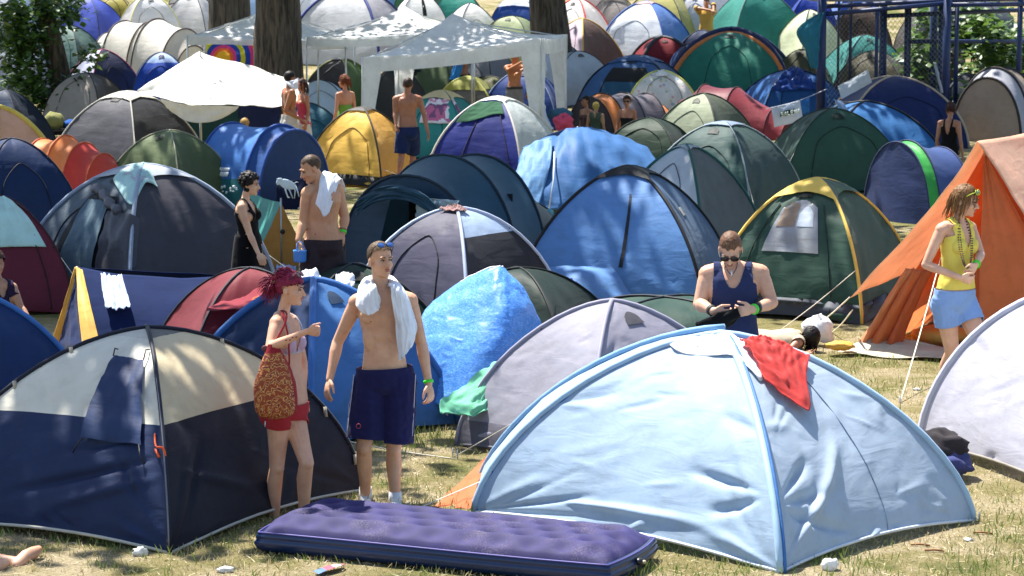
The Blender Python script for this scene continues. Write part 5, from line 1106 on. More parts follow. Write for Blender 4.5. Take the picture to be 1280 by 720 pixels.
cl('royal blue sheet heaped under the porch of the bright blue tent', 25.6, [[(688, 350), (705, 348), (722, 352)], [(685, 362, -.2), (705, 360, -.2), (726, 366, -.2)], [(690, 375, -.2), (706, 374, -.25), (724, 378, -.2)]], '#23209a', 'sheet', amp=.06, freq=6)
for k, (lab, x, y) in enumerate((('striped towel lying in the heap near the couple', 372, 372), ('pale blue cloth under the little teal tent', 358, 338))):
    cl(lab, 21.6 if k == 0 else 30.6, [[(x-12, y-6), (x, y-7), (x+12, y-5)], [(x-13, y, -.1), (x, y, -.1), (x+12, y+1, -.1)], [(x-12, y+8, -.1), (x, y+8, -.1), (x+12, y+7, -.1)]], '#a8bce0' if k else '#dfe6f4', 'towel' if k == 0 else 'cloth', amp=.04, freq=7)
# ------------------------------------------------------------------ people
def rounded_tube(mb, pts, rad, n=14):
    pts = [Vector(p) for p in pts]; t0 = (pts[0]-pts[1]).normalized(); t1 = (pts[-1]-pts[-2]).normalized(); P0 = []; R0 = []; P1 = []; R1 = []
    for a in (80, 55, 28):
        c, s = math.cos(math.radians(a)), math.sin(math.radians(a)); P0.append(pts[0]+t0*rad[0]*s); R0.append(rad[0]*c)
        P1.insert(0, pts[-1]+t1*rad[-1]*s); R1.insert(0, rad[-1]*c)
    mb.tube(P0+pts+P1, R0+list(rad)+R1, None, n=n)
class Body: pass
def remesh(mb, vox, smooth=5, fac=.5):
    me = bpy.data.meshes.new('tmp'); me.from_pydata(mb.v, [], mb.f); o = bpy.data.objects.new('tmp', me); C.objects.link(o)
    # outward normals
    bm = bmesh.new(); bm.from_mesh(me); bmesh.ops.recalc_face_normals(bm, faces=bm.faces); bm.to_mesh(me); bm.free()
    md = o.modifiers.new('r', 'REMESH'); md.mode = 'VOXEL'; md.voxel_size = vox
    if smooth: ms = o.modifiers.new('s', 'SMOOTH'); ms.iterations = smooth; ms.factor = fac
    dg = bpy.context.evaluated_depsgraph_get(); dg.update(); e = o.evaluated_get(dg); m2 = bpy.data.meshes.new_from_object(e)
    bpy.data.objects.remove(o); bpy.data.meshes.remove(me); return m2
def arr(me):
    V = np.empty(len(me.vertices)*3); me.vertices.foreach_get('co', V); V = V.reshape(-1, 3)
    N = np.empty(len(me.vertices)*3); me.vertices.foreach_get('normal', N); return V, N.reshape(-1, 3)
def add(name, me, mat, parent, base):
    me.transform(Matrix.Translation(-base)); me.materials.clear(); me.materials.append(mat)
    me.polygons.foreach_set('use_smooth', [True]*len(me.polygons)); me.update(); me.name = name
    o = bpy.data.objects.new(name, me); C.objects.link(o); o.parent = parent; return o
def segd(V, a, b):
    a, b = np.array(a), np.array(b); d = b-a; t = np.clip(((V-a)@d)/max(1e-9, d@d), 0, 1); return np.linalg.norm(V-(a+t[:, None]*d), axis=1), t
def frame(yaw, pitch=0, roll=0):
    y, p = math.radians(yaw), math.radians(pitch); r = Vector((math.cos(y), math.sin(y), 0)); f0 = Vector((math.sin(y), -math.cos(y), 0)); U = Vector((0, 0, 1))
    f = f0*math.cos(p)+U*math.sin(p); u = U*math.cos(p)-f0*math.sin(p)
    if roll:
        q = math.radians(roll); r, u = r*math.cos(q)+u*math.sin(q), u*math.cos(q)-r*math.sin(q)
    return r, f, u
PG = 'campers among the tents'
def person(label, x, Y, k=1.0, yaw=0, pyaw=None, hyaw=None, hpitch=0, hroll=0, sex='m', skin='#c08a68', vox=.008, J={}, base=None, hands={}, hair=None, face=True, build=1.0, foot=None, lean=0, name='person'):
    B = Body(); r, f, u = frame(yaw); pyaw = yaw if pyaw is None else pyaw; pr, pf, _ = frame(pyaw)
    b = base or ground_pt(P(x, 360, Y).x, Y); L = lambda a, c, z: b+r*(a*k)+f*(c*k)+Vector((0, 0, z*k))
    sw = .185 if sex == 'm' else .16
    j = {'hipL': L(-.09, 0, .92), 'hipR': L(.09, 0, .92), 'knL': L(-.10, .02, .50), 'knR': L(.10, .02, .50), 'anL': L(-.11, 0, .085), 'anR': L(.11, 0, .085),
         'shL': L(-sw, -.01, 1.455), 'shR': L(sw, -.01, 1.455), 'elL': L(-sw-.05, -.02, 1.16), 'elR': L(sw+.05, -.02, 1.16), 'wrL': L(-sw-.07, .05, .92), 'wrR': L(sw+.07, .05, .92),
         'neck': L(0, -.01, 1.50), 'head': L(0, .03, 1.69)}
    for q, v in J.items(): j[q] = P(v[0], v[1], Y+(v[2] if len(v) > 2 else 0)) if isinstance(v, tuple) else Vector(v)
    B.j, B.k, B.base = j, k, b
    root = B.root = thing(name, label, 'person', b, PG)
    mb = MB(); fem = sex == 'f'; bw = build
    pel = (j['hipL']+j['hipR'])/2; nk = j['neck']; ch = j.get('chest', lerp(pel, nk, .62)+f*.012*k); B.pel, B.nk = pel, nk
    spine = [pel-(nk-pel)*.2, pel, lerp(pel, ch, .55)+(f*-.01*k), ch, nk+(nk-ch)*.08]
    st = [(-.14, .085, .075), (-.03, .155, .105), (.10, .165, .112), (.26, .152, .105), (.42, .138, .096), (.58, .150, .105), (.74, .170, .115), (.86, .160, .108), (.95, .115, .085), (1.03, .062, .060)]
    if fem: st = [(-.14, .09, .08), (-.03, .160, .112), (.08, .172, .118), (.24, .150, .105), (.42, .118, .088), (.58, .128, .092), (.74, .142, .100), (.86, .134, .092), (.95, .095, .075), (1.03, .048, .050)]
    rows = []; ax = (nk-pel)
    for t, w, d in st:
        c = pel+ax*t
        if 0 < t < 1: c = c+(ch-(pel+ax*.62))*math.sin(PI*min(1, t/1.0))
        m = sst(.1, .7, t); rr = (pr*(1-m)+r*m).normalized(); up = ax.normalized(); rr = (rr-up*rr.dot(up)).normalized(); ff = up.cross(rr); ff = ff if ff.dot(f) > 0 else -ff
        row = []
        for q in range(24):
            a = 2*PI*q/24; ca, sa = math.cos(a), math.sin(a); e = .85
            row.append(c+rr*(math.copysign(abs(ca)**e, ca)*w*k*bw)+ff*(math.copysign(abs(sa)**e, sa)*d*k*bw*(1.0 if sa > 0 else .92)))
        rows.append(row)
    b0 = len(mb.v); mb.grid(rows, None, closed=True); mb.f.append(tuple(b0+i for i in range(24))[::-1]); mb.f.append(tuple(b0+(len(st)-1)*24+i for i in range(24)))
    up = ax.normalized(); rt_ = (r-up*r.dot(up)).normalized(); fr_ = up.cross(rt_); fr_ = fr_ if fr_.dot(f) > 0 else -fr_; B.up, B.rt, B.fr = up, rt_, fr_
    R3 = Matrix((rt_, fr_, up)).transposed()
    T = lambda a, c, z: pel+rt_*(a*k)+fr_*(c*k)+up*(z*ax.length)
    if fem:
        for s in (-1, 1): mb.ell(T(s*.066, .085, .70), (.058*k, .052*k, .056*k), None, R3)
    else:
        for s in (-1, 1): mb.ell(T(s*.078, .078, .76), (.078*k, .036*k, .058*k), None, R3); mb.ell(T(s*.075, -.075, .80), (.07*k, .04*k, .09*k), None, R3)
        if vox < .007:
            for s in (-1, 1):
                for q, zz in enumerate((.30, .41, .52)): mb.ell(T(s*.036, .082+.006*q, zz), (.034*k, .020*k, .034*k), None, R3)
                mb.ell(T(s*.10, .070, .50), (.045*k, .03*k, .09*k), None, R3); mb.ell(T(s*.085, .092, .715), (.06*k, .022*k, .030*k), None, R3)
    if vox < .007:
        for s, q in ((-1, 'L'), (1, 'R')): rounded_tube(mb, [T(s*.018, .062, .945), lerp(T(s*.07, .075, .965), j['sh'+q], .15), lerp(nk, j['sh'+q], .85)+up*.03*k+fr_*.03*k], [.013*k, .012*k, .012*k], n=8)
    for s in (-1, 1): # seat
        mb.ell(pel+pr*(s*.075*k)-pf*(.06*k)-Vector((0, 0, .03*k)), (.085*k, .075*k, .09*k), None)
    aw = k*bw*(1 if not fem else .82)
    for s in 'LR':
        sh, el, wr = j['sh'+s], j['el'+s], j['wr'+s]; inn = lerp(sh, nk, .62)
        rounded_tube(mb, [inn-up*.015*k, lerp(inn, sh, .5), sh], [.058*aw, .060*aw, .062*aw])
        rounded_tube(mb, [lerp(nk, sh, .25)+up*.01*k, lerp(nk, sh, .85)], [.045*aw, .045*aw])
        rounded_tube(mb, [sh, lerp(sh, el, .3), lerp(sh, el, .6), el], [.056*aw, .055*aw, .048*aw, .040*aw])
        rounded_tube(mb, [el, lerp(el, wr, .25), lerp(el, wr, .6), wr], [.041*aw, .044*aw, .034*aw, .027*aw])
        hp, kn, an = j['hip'+s], j['kn'+s], j['an'+s]
        rounded_tube(mb, [hp, lerp(hp, kn, .3), lerp(hp, kn, .7), kn], [.090*k*bw, .086*k*bw, .066*k*bw, .055*k*bw])
        bk_ = -pf*.018*k; rounded_tube(mb, [kn, lerp(kn, an, .28)+bk_, lerp(kn, an, .6)+bk_*.5, an], [.053*k*bw, .058*k*bw, .046*k*bw, .036*k*bw])
        mb.ell(kn+pf*.022*k, (.042*k, .04*k, .05*k), None)
        fd = Vector(foot[s]).normalized() if foot and s in foot else (pf+pr*(.25 if s == 'R' else -.25)).normalized()
        he, to = an-fd*.035*k-Vector((0, 0, .045*k)), an+fd*.165*k-Vector((0, 0, .058*k))
        if foot and 'flat' not in foot and s in foot: he, to = an-fd*.03*k, an+fd*.19*k
        rounded_tube(mb, [he, lerp(he, to, .45)+Vector((0, 0, .012*k)), lerp(he, to, .8), to], [.036*k, .042*k, .040*k, .026*k])
        # hand
        h = hands.get(s, {}); hd = Vector(h.get('dir', (wr-el))).normalized(); th = Vector(h.get('thumb', f*1.0+rt_*(.3 if s == 'L' else -.3))); sd = (th-hd*th.dot(hd)).normalized(); pn = hd.cross(sd)
        if pn.dot(pel-wr) < 0: pn = -pn
        curl = h.get('curl', 22); kk = k*(1 if not fem else .9)
        mb.ell(wr+hd*.048*kk, (.040*kk, .054*kk, .017*kk), None, Matrix((sd, hd, pn)).transposed(), nu=14, nv=10)
        for i, ln in enumerate((.074, .082, .076, .060)):
            p0 = wr+hd*.080*kk+sd*((.030-.0205*i)*kk); d = (hd+sd*(.10-.07*i)).normalized(); q = [p0-d*.02*kk, p0]; c = 0
            for sg in (.42, .32, .26):
                c += math.radians(curl); q.append(q[-1]+(d*math.cos(c)+pn*math.sin(c))*ln*sg*kk)
            rounded_tube(mb, q, [.0095*kk, .0095*kk, .009*kk, .0082*kk, .007*kk], n=8)
        p0 = wr+hd*.022*kk+sd*.026*kk; d = (hd*.75+sd*.75+pn*.25).normalized(); d2 = (hd+sd*.25+pn*.35).normalized()
        rounded_tube(mb, [p0, p0+d*.036*kk, p0+d*.036*kk+d2*.030*kk, p0+d*.036*kk+d2*.056*kk], [.014*kk, .012*kk, .010*kk, .008*kk], n=8)
    # head
    hk = k*(1.0 if not fem else .96); hr, hf, hu = frame(yaw if hyaw is None else hyaw, hpitch, hroll); hc = j['head']; HR = Matrix((hr, hf, hu)).transposed()
    H = B.H = lambda a, c, z: hc+hr*(a*hk)+hf*(c*hk)+hu*(z*hk); B.hk, B.hc, B.hr, B.hf, B.hu = hk, hc, hr, hf, hu
    E = lambda p, q: mb.ell(H(*p), tuple(x*hk for x in q), None, HR, nu=18, nv=12)
    E((0, -.018, .035), (.075, .094, .086)); E((0, .024, -.03), (.062, .064, .080)); E((0, .026, -.082), (.048 if not fem else .042, .052, .036)); E((0, .066, -.100), (.023, .021, .018))
    rounded_tube(mb, [H(0, .086, .006), H(0, .100, -.020), H(0, .108, -.034)], [.008*hk, .011*hk, .013*hk], n=10)
    for s in (-1, 1):
        E((s*.012, .095, -.036), (.009, .010, .008)); E((s*.034, .055, -.03), (.024, .028, .024)); E((s*.077, -.012, -.012), (.010, .020, .032)); E((s*.027, .078, .022), (.026, .012, .009))
    E((0, .080, -.058), (.022, .013, .007)); E((0, .079, -.071), (.019, .013, .008))
    rounded_tube(mb, [nk-up*.05*k, lerp(nk, H(0, -.022, -.06), .5), H(0, -.020, -.04)], [.060*k*(1 if not fem else .8), .054*k*(1 if not fem else .78), .055*k*(1 if not fem else .8)])
    me = remesh(mb, vox, 4 if vox < .007 else 2)
    V, Nn = arr(me); B.V, B.N = V, Nn; B.me = me
    B.F = [tuple(p.vertices) for p in me.polygons]; cen = np.empty(len(me.polygons)*3); me.polygons.foreach_get('center', cen); B.cen = cen.reshape(-1, 3)
    segs = [('torso', pel-ax*.05, nk-ax*.08, .13*k), ('head', H(0, 0, .03), H(0, .02, -.08), .08*hk), ('neck', nk-ax*.02, H(0, -.02, -.06), .05*k)]
    for s in 'LR': segs += [('ua'+s, j['sh'+s], j['el'+s], .05*k), ('fa'+s, j['el'+s], j['wr'+s], .035*k), ('th'+s, lerp(j['hip'+s], j['kn'+s], .12), j['kn'+s], .075*k), ('ca'+s, j['kn'+s], j['an'+s], .045*k), ('ft'+s, j['an'+s]-Vector((0, 0, .05*k)), j['an'+s]+pf*.12*k-Vector((0, 0, .05*k)), .04*k)]
    D = np.stack([segd(B.cen, a, c)[0]-rr for _, a, c, rr in segs]); B.lab = np.array([q[0] for q in segs])[D.argmin(0)]
    rel = B.cen-np.array(pel); B.c = rel@np.array(up)/ax.length; B.a = rel@np.array(rt_)/k; B.b = rel@np.array(fr_)/k
    hl = B.cen-np.array(hc); B.hx, B.hy, B.hz = hl@np.array(hr)/hk, hl@np.array(hf)/hk, hl@np.array(hu)/hk
    B.skin = skin; B.body = add('body', me.copy(), skinmat(skin), root, b); B.pr, B.pf = pr, pf
    if face:
        for s in (-1, 1):
            e = MB(); e.ell(H(s*.031, .0815, .0), (.0130*hk, .005*hk, .0055*hk), plain('#a89c90', .3), HR).build('eye', root)
            MB().ell(H(s*.031+.002, .0855, .0), (.0052*hk, .0035*hk, .0050*hk), plain('#2a2018', .2), HR).build('iris', root)
            MB().tube([H(s*.016, .0855, .004), H(s*.031, .0885, .0078), H(s*.047, .0785, .002)], .0026*hk, plain('#4a3226', .6), n=5).build('eyelid', root)
            MB().tube([H(s*.014, .094, .020), H(s*.032, .092, .026), H(s*.048, .080, .019)], [.004*hk, .0045*hk, .002*hk], plain(hair or '#3a2a1c', .8), n=6).build('eyebrow', root)
        MB().ell(H(0, .0915, -.058), (.022*hk, .004*hk, .0055*hk), plain('#a05a4c' if not fem else '#b0524e', .4), HR).build('lip', root)
        MB().ell(H(0, .0905, -.070), (.018*hk, .004*hk, .006*hk), plain('#a86254' if not fem else '#b85a54', .4), HR).build('lip', root)
    return B
def shell(B, mask, off, name, mat, parent=None, smooth=2, noise_amp=0, nfreq=20, solid=.003):
    idx = np.nonzero(mask)[0]
    if len(idx) == 0: return None
    used = {}; F = []; V = []
    for i in idx:
        q = []
        for v in B.F[i]:
            if v not in used:
                used[v] = len(V); p = Vector(B.V[v])+Vector(B.N[v])*off
                if noise_amp: p += Vector(B.N[v])*noise_amp*noise.noise(p*nfreq)
                V.append(tuple(p))
            q.append(used[v])
        F.append(q)
    me = bpy.data.meshes.new(name); me.from_pydata(V, [], F)
    if smooth:
        bm = bmesh.new(); bm.from_mesh(me)
        for _ in range(smooth): bmesh.ops.smooth_vert(bm, verts=[v for v in bm.verts], factor=.5, use_axis_x=True, use_axis_y=True, use_axis_z=True)
        bm.to_mesh(me); bm.free()
    o = add(name, me, mat, parent or B.root, B.base)
    if solid: md = o.modifiers.new('thickness', 'SOLIDIFY'); md.thickness = solid; md.offset = 1
    return o
def short_hair(B, mat, off=.006, line=.058, side=-.015, back=-.065, amp=.004):
    zl = np.where(B.hy > .03, line, np.where(B.hy > -.02, side+(B.hy+.02)/.05*(line-side), back+(np.clip(B.hy, -.1, -.02)+.1)/.08*(side-back)))
    ear = (np.abs(B.hx) > .074) & (B.hz < .025)
    return shell(B, np.isin(B.lab, ['head', 'neck']) & (B.hz > zl+.006*np.sin(B.hx*160)) & ~ear, off*B.hk, 'hair', mat, amp and None or None, 1, amp, 60, 0)
def hairmat(h):
    key = ('hair', h)
    if key in _M: return _M[key]
    m, nt, N, L = newmat('hair'); out = N('ShaderNodeOutputMaterial'); p = N('ShaderNodeBsdfPrincipled'); c = lin(h)
    n = tex(nt, mapped(nt, (60, 60, 8)), 3, 3); L(ramp(nt, n, [(.3, (c[0]*.45, c[1]*.45, c[2]*.45, 1)), (.7, (min(.9, c[0]*1.4), min(.9, c[1]*1.4), min(.9, c[2]*1.4), 1))]), p.inputs['Base Color'])
    p.inputs['Roughness'].default_value = .55; p.inputs['Specular IOR Level'].default_value = .25
    b = N('ShaderNodeBump'); b.inputs['Strength'].default_value = .5; b.inputs['Distance'].default_value = .004; L(n, b.inputs['Height']); L(b.outputs[0], p.inputs['Normal'])
    L(p.outputs[0], out.inputs[0]); _M[key] = m; return m
def long_hair(B, mat, length, n=220, seed=1, flow=None, wave=.02, start=.02, rad=.006, name='hair', back=1.0):
    """a cap and many tapering locks that fall from it"""
    r = random.Random(seed); short_hair(B, mat, .012, .062, -.02, -.05, .006); m = MB(); hk = B.hk
    for _ in range(n):
        th = r.uniform(.0, 1.75); ph = r.uniform(0, 2*PI); d = Vector((math.sin(th)*math.cos(ph), math.sin(th)*math.sin(ph), math.cos(th)))
        if d.y > .45 and d.z < .75: continue
        a = Vector((d.x*.080, -.018+d.y*.100, .035+d.z*.092)); pts = []; p = a.copy(); ln = length*r.uniform(.7, 1.1); v = Vector((d.x*.5, d.y*.5-.05, .02))
        fl = Vector(flow or (0, -.15, -1)); N_ = 9
        for i in range(N_):
            pts.append(B.H(*p)); v = (v*.45+fl*.6).normalized(); p = p+v*(ln/N_)+Vector((wave*noise.noise(Vector((i*.6, seed, ph*3))), wave*noise.noise(Vector((ph*3, i*.6, seed))), 0))*.6
            q = Vector((p.x/.082, (p.y+.012)/.102, (p.z-.02)/.115))
            if q.length < 1: q = q.normalized(); p = Vector((q.x*.082, q.y*.102-.012, q.z*.115+.02))
        rr = rad*r.uniform(.6, 1.2); m.tube(pts, [rr*(1-.75*(i/(N_-1))**2) for i in range(N_)], mat, n=5)
    return m.build(name, B.root)
def shorts(B, mat, hem=.5, waist=.22, loose=1.18, name='shorts', vox=.011, flare=1.2, amp=.010):
    """hem: share of the thigh covered"""
    k = B.k; mb = MB(); up, pel, ax = B.up, B.pel, (B.nk-B.pel); rows = []
    w0 = np.array([.168, .115])
    for t, g in ((-.13, .80), (-.04, 1.04), (.08, 1.07), (.2, 1.02), (.34, .97)):
        c = pel+ax*t; rr = (B.pr-up*B.pr.dot(up)).normalized(); ff = up.cross(rr)
        rows.append([c+rr*(math.cos(2*PI*q/24)*.172*g*k*loose**.35)+ff*(math.sin(2*PI*q/24)*.122*g*k*loose**.4) for q in range(24)])
    b0 = len(mb.v); mb.grid(rows, None, closed=True); mb.f.append(tuple(b0+i for i in range(24))[::-1]); mb.f.append(tuple(b0+4*24+i for i in range(24)))
    for s in (-1, 1): mb.ell(pel+B.pr*(s*.075*k)-B.pf*(.062*k)-Vector((0, 0, .03*k)), (.095*k, .086*k, .10*k), None)
    cuts = [(pel+ax*waist, up)]
    for s in 'LR':
        hp, kn = B.j['hip'+s], B.j['kn'+s]; e = lerp(hp, kn, hem); d = (kn-hp).normalized()
        rounded_tube(mb, [hp, lerp(hp, e, .5), e, e+d*.05], [.094*k*loose, .092*k*loose*(1+flare)/2, .088*k*loose*flare, .088*k*loose*flare]); cuts.append((e, d))
    me = remesh(mb, vox, 3); bm = bmesh.new(); bm.from_mesh(me)
    for i, (p, n_) in enumerate(cuts):
        geom = bm.verts[:]+bm.edges[:]+bm.faces[:]
        if i == 0: bmesh.ops.bisect_plane(bm, geom=geom, plane_co=p, plane_no=n_, clear_outer=True)
        else: bmesh.ops.bisect_plane(bm, geom=geom, plane_co=p, plane_no=n_)
    kill = []
    for fc in bm.faces:
        c = fc.calc_center_median()
        for (p, n_), s in zip(cuts[1:], 'LR'):
            o = B.j['kn'+('R' if s == 'L' else 'L')]; q = B.j['kn'+s]
            if (c-p).dot(n_) > -1e-4 and (c-p).length < .2*k*loose*flare and ((c-lerp(p, q, .1)).length < (c-lerp(B.j['hip'+('R' if s == 'L' else 'L')], o, hem+.1*(1-hem))).length): kill.append(fc); break
    bmesh.ops.delete(bm, geom=list(set(kill)), context='FACES'); bm.normal_update()
    for v in bm.verts: v.co += v.normal*amp*(noise.noise(Vector((v.co.x*14, v.co.y*14, v.co.z*6)))+.5*noise.noise(v.co*30))
    bm.to_mesh(me); bm.free(); o = add(name, me, mat, B.root, B.base); md = o.modifiers.new('thickness', 'SOLIDIFY'); md.thickness = .004; md.offset = -1
    return o
def tank(B, mat, c0=.12, neck=.88, deep=.72, strap=(.05, .11), name='tank_top', off=.008, amp=.004, backdeep=.80, tube=False):
    c, a, b = B.c, np.abs(B.a), B.b; sd_ = np.minimum(segd(B.cen, B.j['shL'], B.j['shL'])[0], segd(B.cen, B.j['shR'], B.j['shR'])[0]); tors = np.isin(B.lab, ['torso', 'neck']) | (np.isin(B.lab, ['uaL', 'uaR']) & (a < .17) & (c > .6) & (sd_ < .085*B.k)) | (np.isin(B.lab, ['thL', 'thR']) & (c > c0))
    line = np.where(b > 0, deep, backdeep); s0, s1 = strap
    m = tors & (c > c0) & (c < 1.05) & (a < s1+(.20-s1)*np.clip((.84-c)/.16, 0, 1)**.6) & (c < line+(1.06-line)*np.clip(a/s0, 0, 2)**2.2)
    if tube: m = tors & (c > c0) & (c < deep)
    return shell(B, m, off*B.k, name, mat, None, 2, amp, 16)
def skirt(B, mat, c0, drop, r0, r1, name='skirt', amp=.015):
    pel, ax, k = B.pel, B.nk-B.pel, B.k; rows = []
    for i in range(15):
        t = i/14; c = lerp(pel+ax*c0, pel+ax*c0-Vector((0, 0, drop)), t); w = lerp(r0[0], r1[0], t**.7)*k; d = lerp(r0[1], r1[1], t**.7)*k
        if 0: pass
        rows.append([c+B.pr*math.cos(2*PI*q/32)*w*(1+.05*t*math.sin(q*1.7))+B.pf*math.sin(2*PI*q/32)*d*(1+.05*t*math.sin(q*1.3)) for q in range(32)])
    m = MB(); m.grid(rows, mat, closed=True); return m.build(name, B.root, solid=.004)
def band(B, w, el, mat, name='wristband', t=.06, r=.034, h=.016):
    a = lerp(B.j[w], B.j[el], t); d = (B.j[el]-B.j[w]).normalized(); return MB().tube([a-d*h/2, a+d*h/2], r*B.k, mat, n=14).build(name, B.root)
def shades(B, mat, pos=(0, .085, .0), tilt=0, name='sunglasses', frame_mat=None):
    o = thing_part(name, B.root); fm = frame_mat or BLACK; R = Matrix((B.hr, B.hf, B.hu)).transposed() @ Matrix.Rotation(math.radians(tilt), 3, 'X'); hk = B.hk
    c = B.H(*pos); Q = lambda a, y, z: c+R @ Vector((a*hk, y*hk, z*hk))
    for s in (-1, 1):
        MB().ell(Q(s*.034, .012, 0), (.028*hk, .006*hk, .020*hk), mat, R).build('lens', o)
        MB().tube([Q(s*.034+.029*math.cos(t*PI/8), .013, .021*math.sin(t*PI/8)) for t in range(17)], .0028*hk, fm, n=5).build('rim', o)
        MB().tube(curve([Q(s*.062, .008, .004), Q(s*.076, -.03, .002), Q(s*.080, -.09, -.008)], 8), .003*hk, fm, n=5).build('temple', o)
    MB().tube([Q(-.008, .016, .004), Q(.008, .016, .004)], .003*hk, fm, n=5).build('bridge', o); return o
GREEN = plain('#3fd42a', .5)
SK = '#c39070'
def towel(label, net, c='#eceef4', cat='towel', name='towel', amp=.012, freq=6, seed=1, nu=20, nv=30, solid=.006, matfn=None, mat=None, group=None, stretch=(2, .7)):
    o = sheet(name, net, mat or cloth(c), amp=amp, freq=freq, seed=seed, nu=nu, nv=nv, solid=solid, stretch=stretch, matfn=matfn); return tag(o, label, cat, group)
# ---- tall man with a white towel round his neck
Y = 17.15
B1 = person('bare-chested young man in navy shorts with white towel round his neck', 478, Y, 1.0, yaw=8, hyaw=32, hpitch=2, vox=.0052, skin='#d2a484', hair='#4a3a2a', build=.95,
    J={'head': (476, 325), 'neck': (476, 364), 'shL': (446, 378), 'shR': (512, 376), 'elL': (422, 428, .06), 'wrL': (412, 474, -.04), 'elR': (527, 430, .06), 'wrR': (536, 480, -.02),
       'hipL': (463, 476), 'hipR': (500, 476), 'knL': (455, 560, -.06), 'knR': (492, 562, .02), 'anL': (457, 622, .12), 'anR': (494, 628, .02)},
    hands={'L': {'curl': 18, 'thumb': (.5, -1, .1)}, 'R': {'curl': 30, 'thumb': (-.6, -1, .1)}})
short_hair(B1, hairmat('#5a4632'), .008, .070, -.004, -.055, .004)
s1 = shorts(B1, cloth('#232350', tr=.02), hem=.86, waist=.16, loose=1.26, flare=1.22, vox=.009)
m = MB()
for s, sg in (('R', 1), ('L', -1)):
    hp, kn = B1.j['hip'+s], B1.j['kn'+s]
    for q in (0, .014): MB().tube([lerp(hp, kn, t/10)+Vector((sg*(.108+.016*t/10), -.060+q, .05*(1-t/10))) for t in range(9)], .0028, plain('#c8c8d8', .7), n=4).build('side_stripe', s1)
MB().tube([B1.pel+Vector((.118*math.cos(t*PI/12)*1.2, -.123+.10*(1-abs(math.sin(t*PI/12))), .0)) for t in range(0)] or [lerp(B1.j['hipL'], B1.j['knL'], .62)+Vector((-.045+.016*math.cos(t*PI/6), -.142, .016*math.sin(t*PI/6))) for t in range(13)], .0022, plain('#c04a58', .6), n=4).build('crest', s1)
for s in 'LR': # trainers and socks
    an = B1.j['an'+s]; fd = (Vector((.15 if s == 'R' else -.1, -1, 0))).normalized(); sh = thing_part('shoe', B1.root); m = MB()
    rounded_tube(m, [an+Vector((0, .03, -.045)), an+fd*.07+Vector((0, 0, -.035)), an+fd*.15+Vector((0, 0, -.055)), an+fd*.21+Vector((0, 0, -.062))], [.050, .052, .048, .034]); m.mats = [plain('#dcdcdc', .5)]; m.m = [0]*len(m.f); m.build('upper', sh)
    m = MB(); rounded_tube(m, [an+Vector((0, .04, -.085)), an+fd*.1+Vector((0, 0, -.09)), an+fd*.22+Vector((0, 0, -.09))], [.042, .05, .036]); m.mats = [plain('#8c9098', .6)]; m.m = [0]*len(m.f); m.build('sole', sh)
    MB().tube([an+Vector((0, .0, .075)), an+Vector((0, 0, .03)), an+Vector((0, .0, -.02))], [.043, .046, .052], cloth('#e6e6e6'), n=14).build('sock', sh)
    for q in range(4): MB().tube([an+fd*(.055+.022*q)+Vector((-.03, 0, .008-.010*q)), an+fd*(.06+.022*q)+Vector((.03, 0, .008-.010*q))], .005, plain('#b8bcc4', .6), n=5).build('lace', sh)
band(B1, 'wrR', 'elR', GREEN, h=.020)
MB().ell(B1.pel+B1.up*(B1.nk-B1.pel).length*.185+B1.fr*.100, (.007, .005, .010), plain('#7a4a38', .7)).build('navel', B1.root)
for s in (-1, 1): MB().ell(B1.pel+B1.up*(B1.nk-B1.pel).length*.70+B1.rt*(s*.088)+B1.fr*.106, (.012, .006, .010), plain('#a8644e', .6)).build('nipple', B1.root)
shades(B1, plain('#3a5a9a', .08), (0, .062, .098), 38)
Q = lambda x, y, dy: P(x, y, Y+dy)
tw = [[Q(452, 391, -.17), Q(461, 394, -.19), Q(470, 390, -.18), Q(476, 384, -.15)], [Q(444, 380, -.15), Q(456, 382, -.19), Q(468, 380, -.18), Q(475, 374, -.15)], [Q(448, 360, -.06), Q(458, 360, -.14), Q(466, 360, -.16), Q(471, 358, -.15)], [Q(455, 348, .08), Q(462, 350, .0), Q(466, 352, -.05), Q(468, 356, -.08)],
      [Q(470, 343, .13), Q(474, 348, .10), Q(478, 353, .08), Q(478, 358, .06)], [Q(492, 346, .08), Q(490, 350, .02), Q(488, 354, -.04), Q(486, 357, -.08)], [Q(505, 362, -.02), Q(501, 360, -.12), Q(494, 360, -.17), Q(488, 360, -.16)], [Q(515, 385, -.06), Q(508, 386, -.15), Q(499, 386, -.19), Q(491, 384, -.18)],
      [Q(520, 412, -.08), Q(513, 414, -.16), Q(504, 414, -.19), Q(495, 412, -.17)], [Q(515, 432, -.10), Q(511, 436, -.16), Q(504, 440, -.18), Q(498, 444, -.16)], [Q(505, 436, -.12), Q(504, 443, -.16), Q(502, 449, -.17), Q(499, 451, -.16)]]
towel('white bath towel hanging round the neck of the man in navy shorts', tw, amp=.018, freq=5, nu=24, nv=70, stretch=(2.2, 1.6))
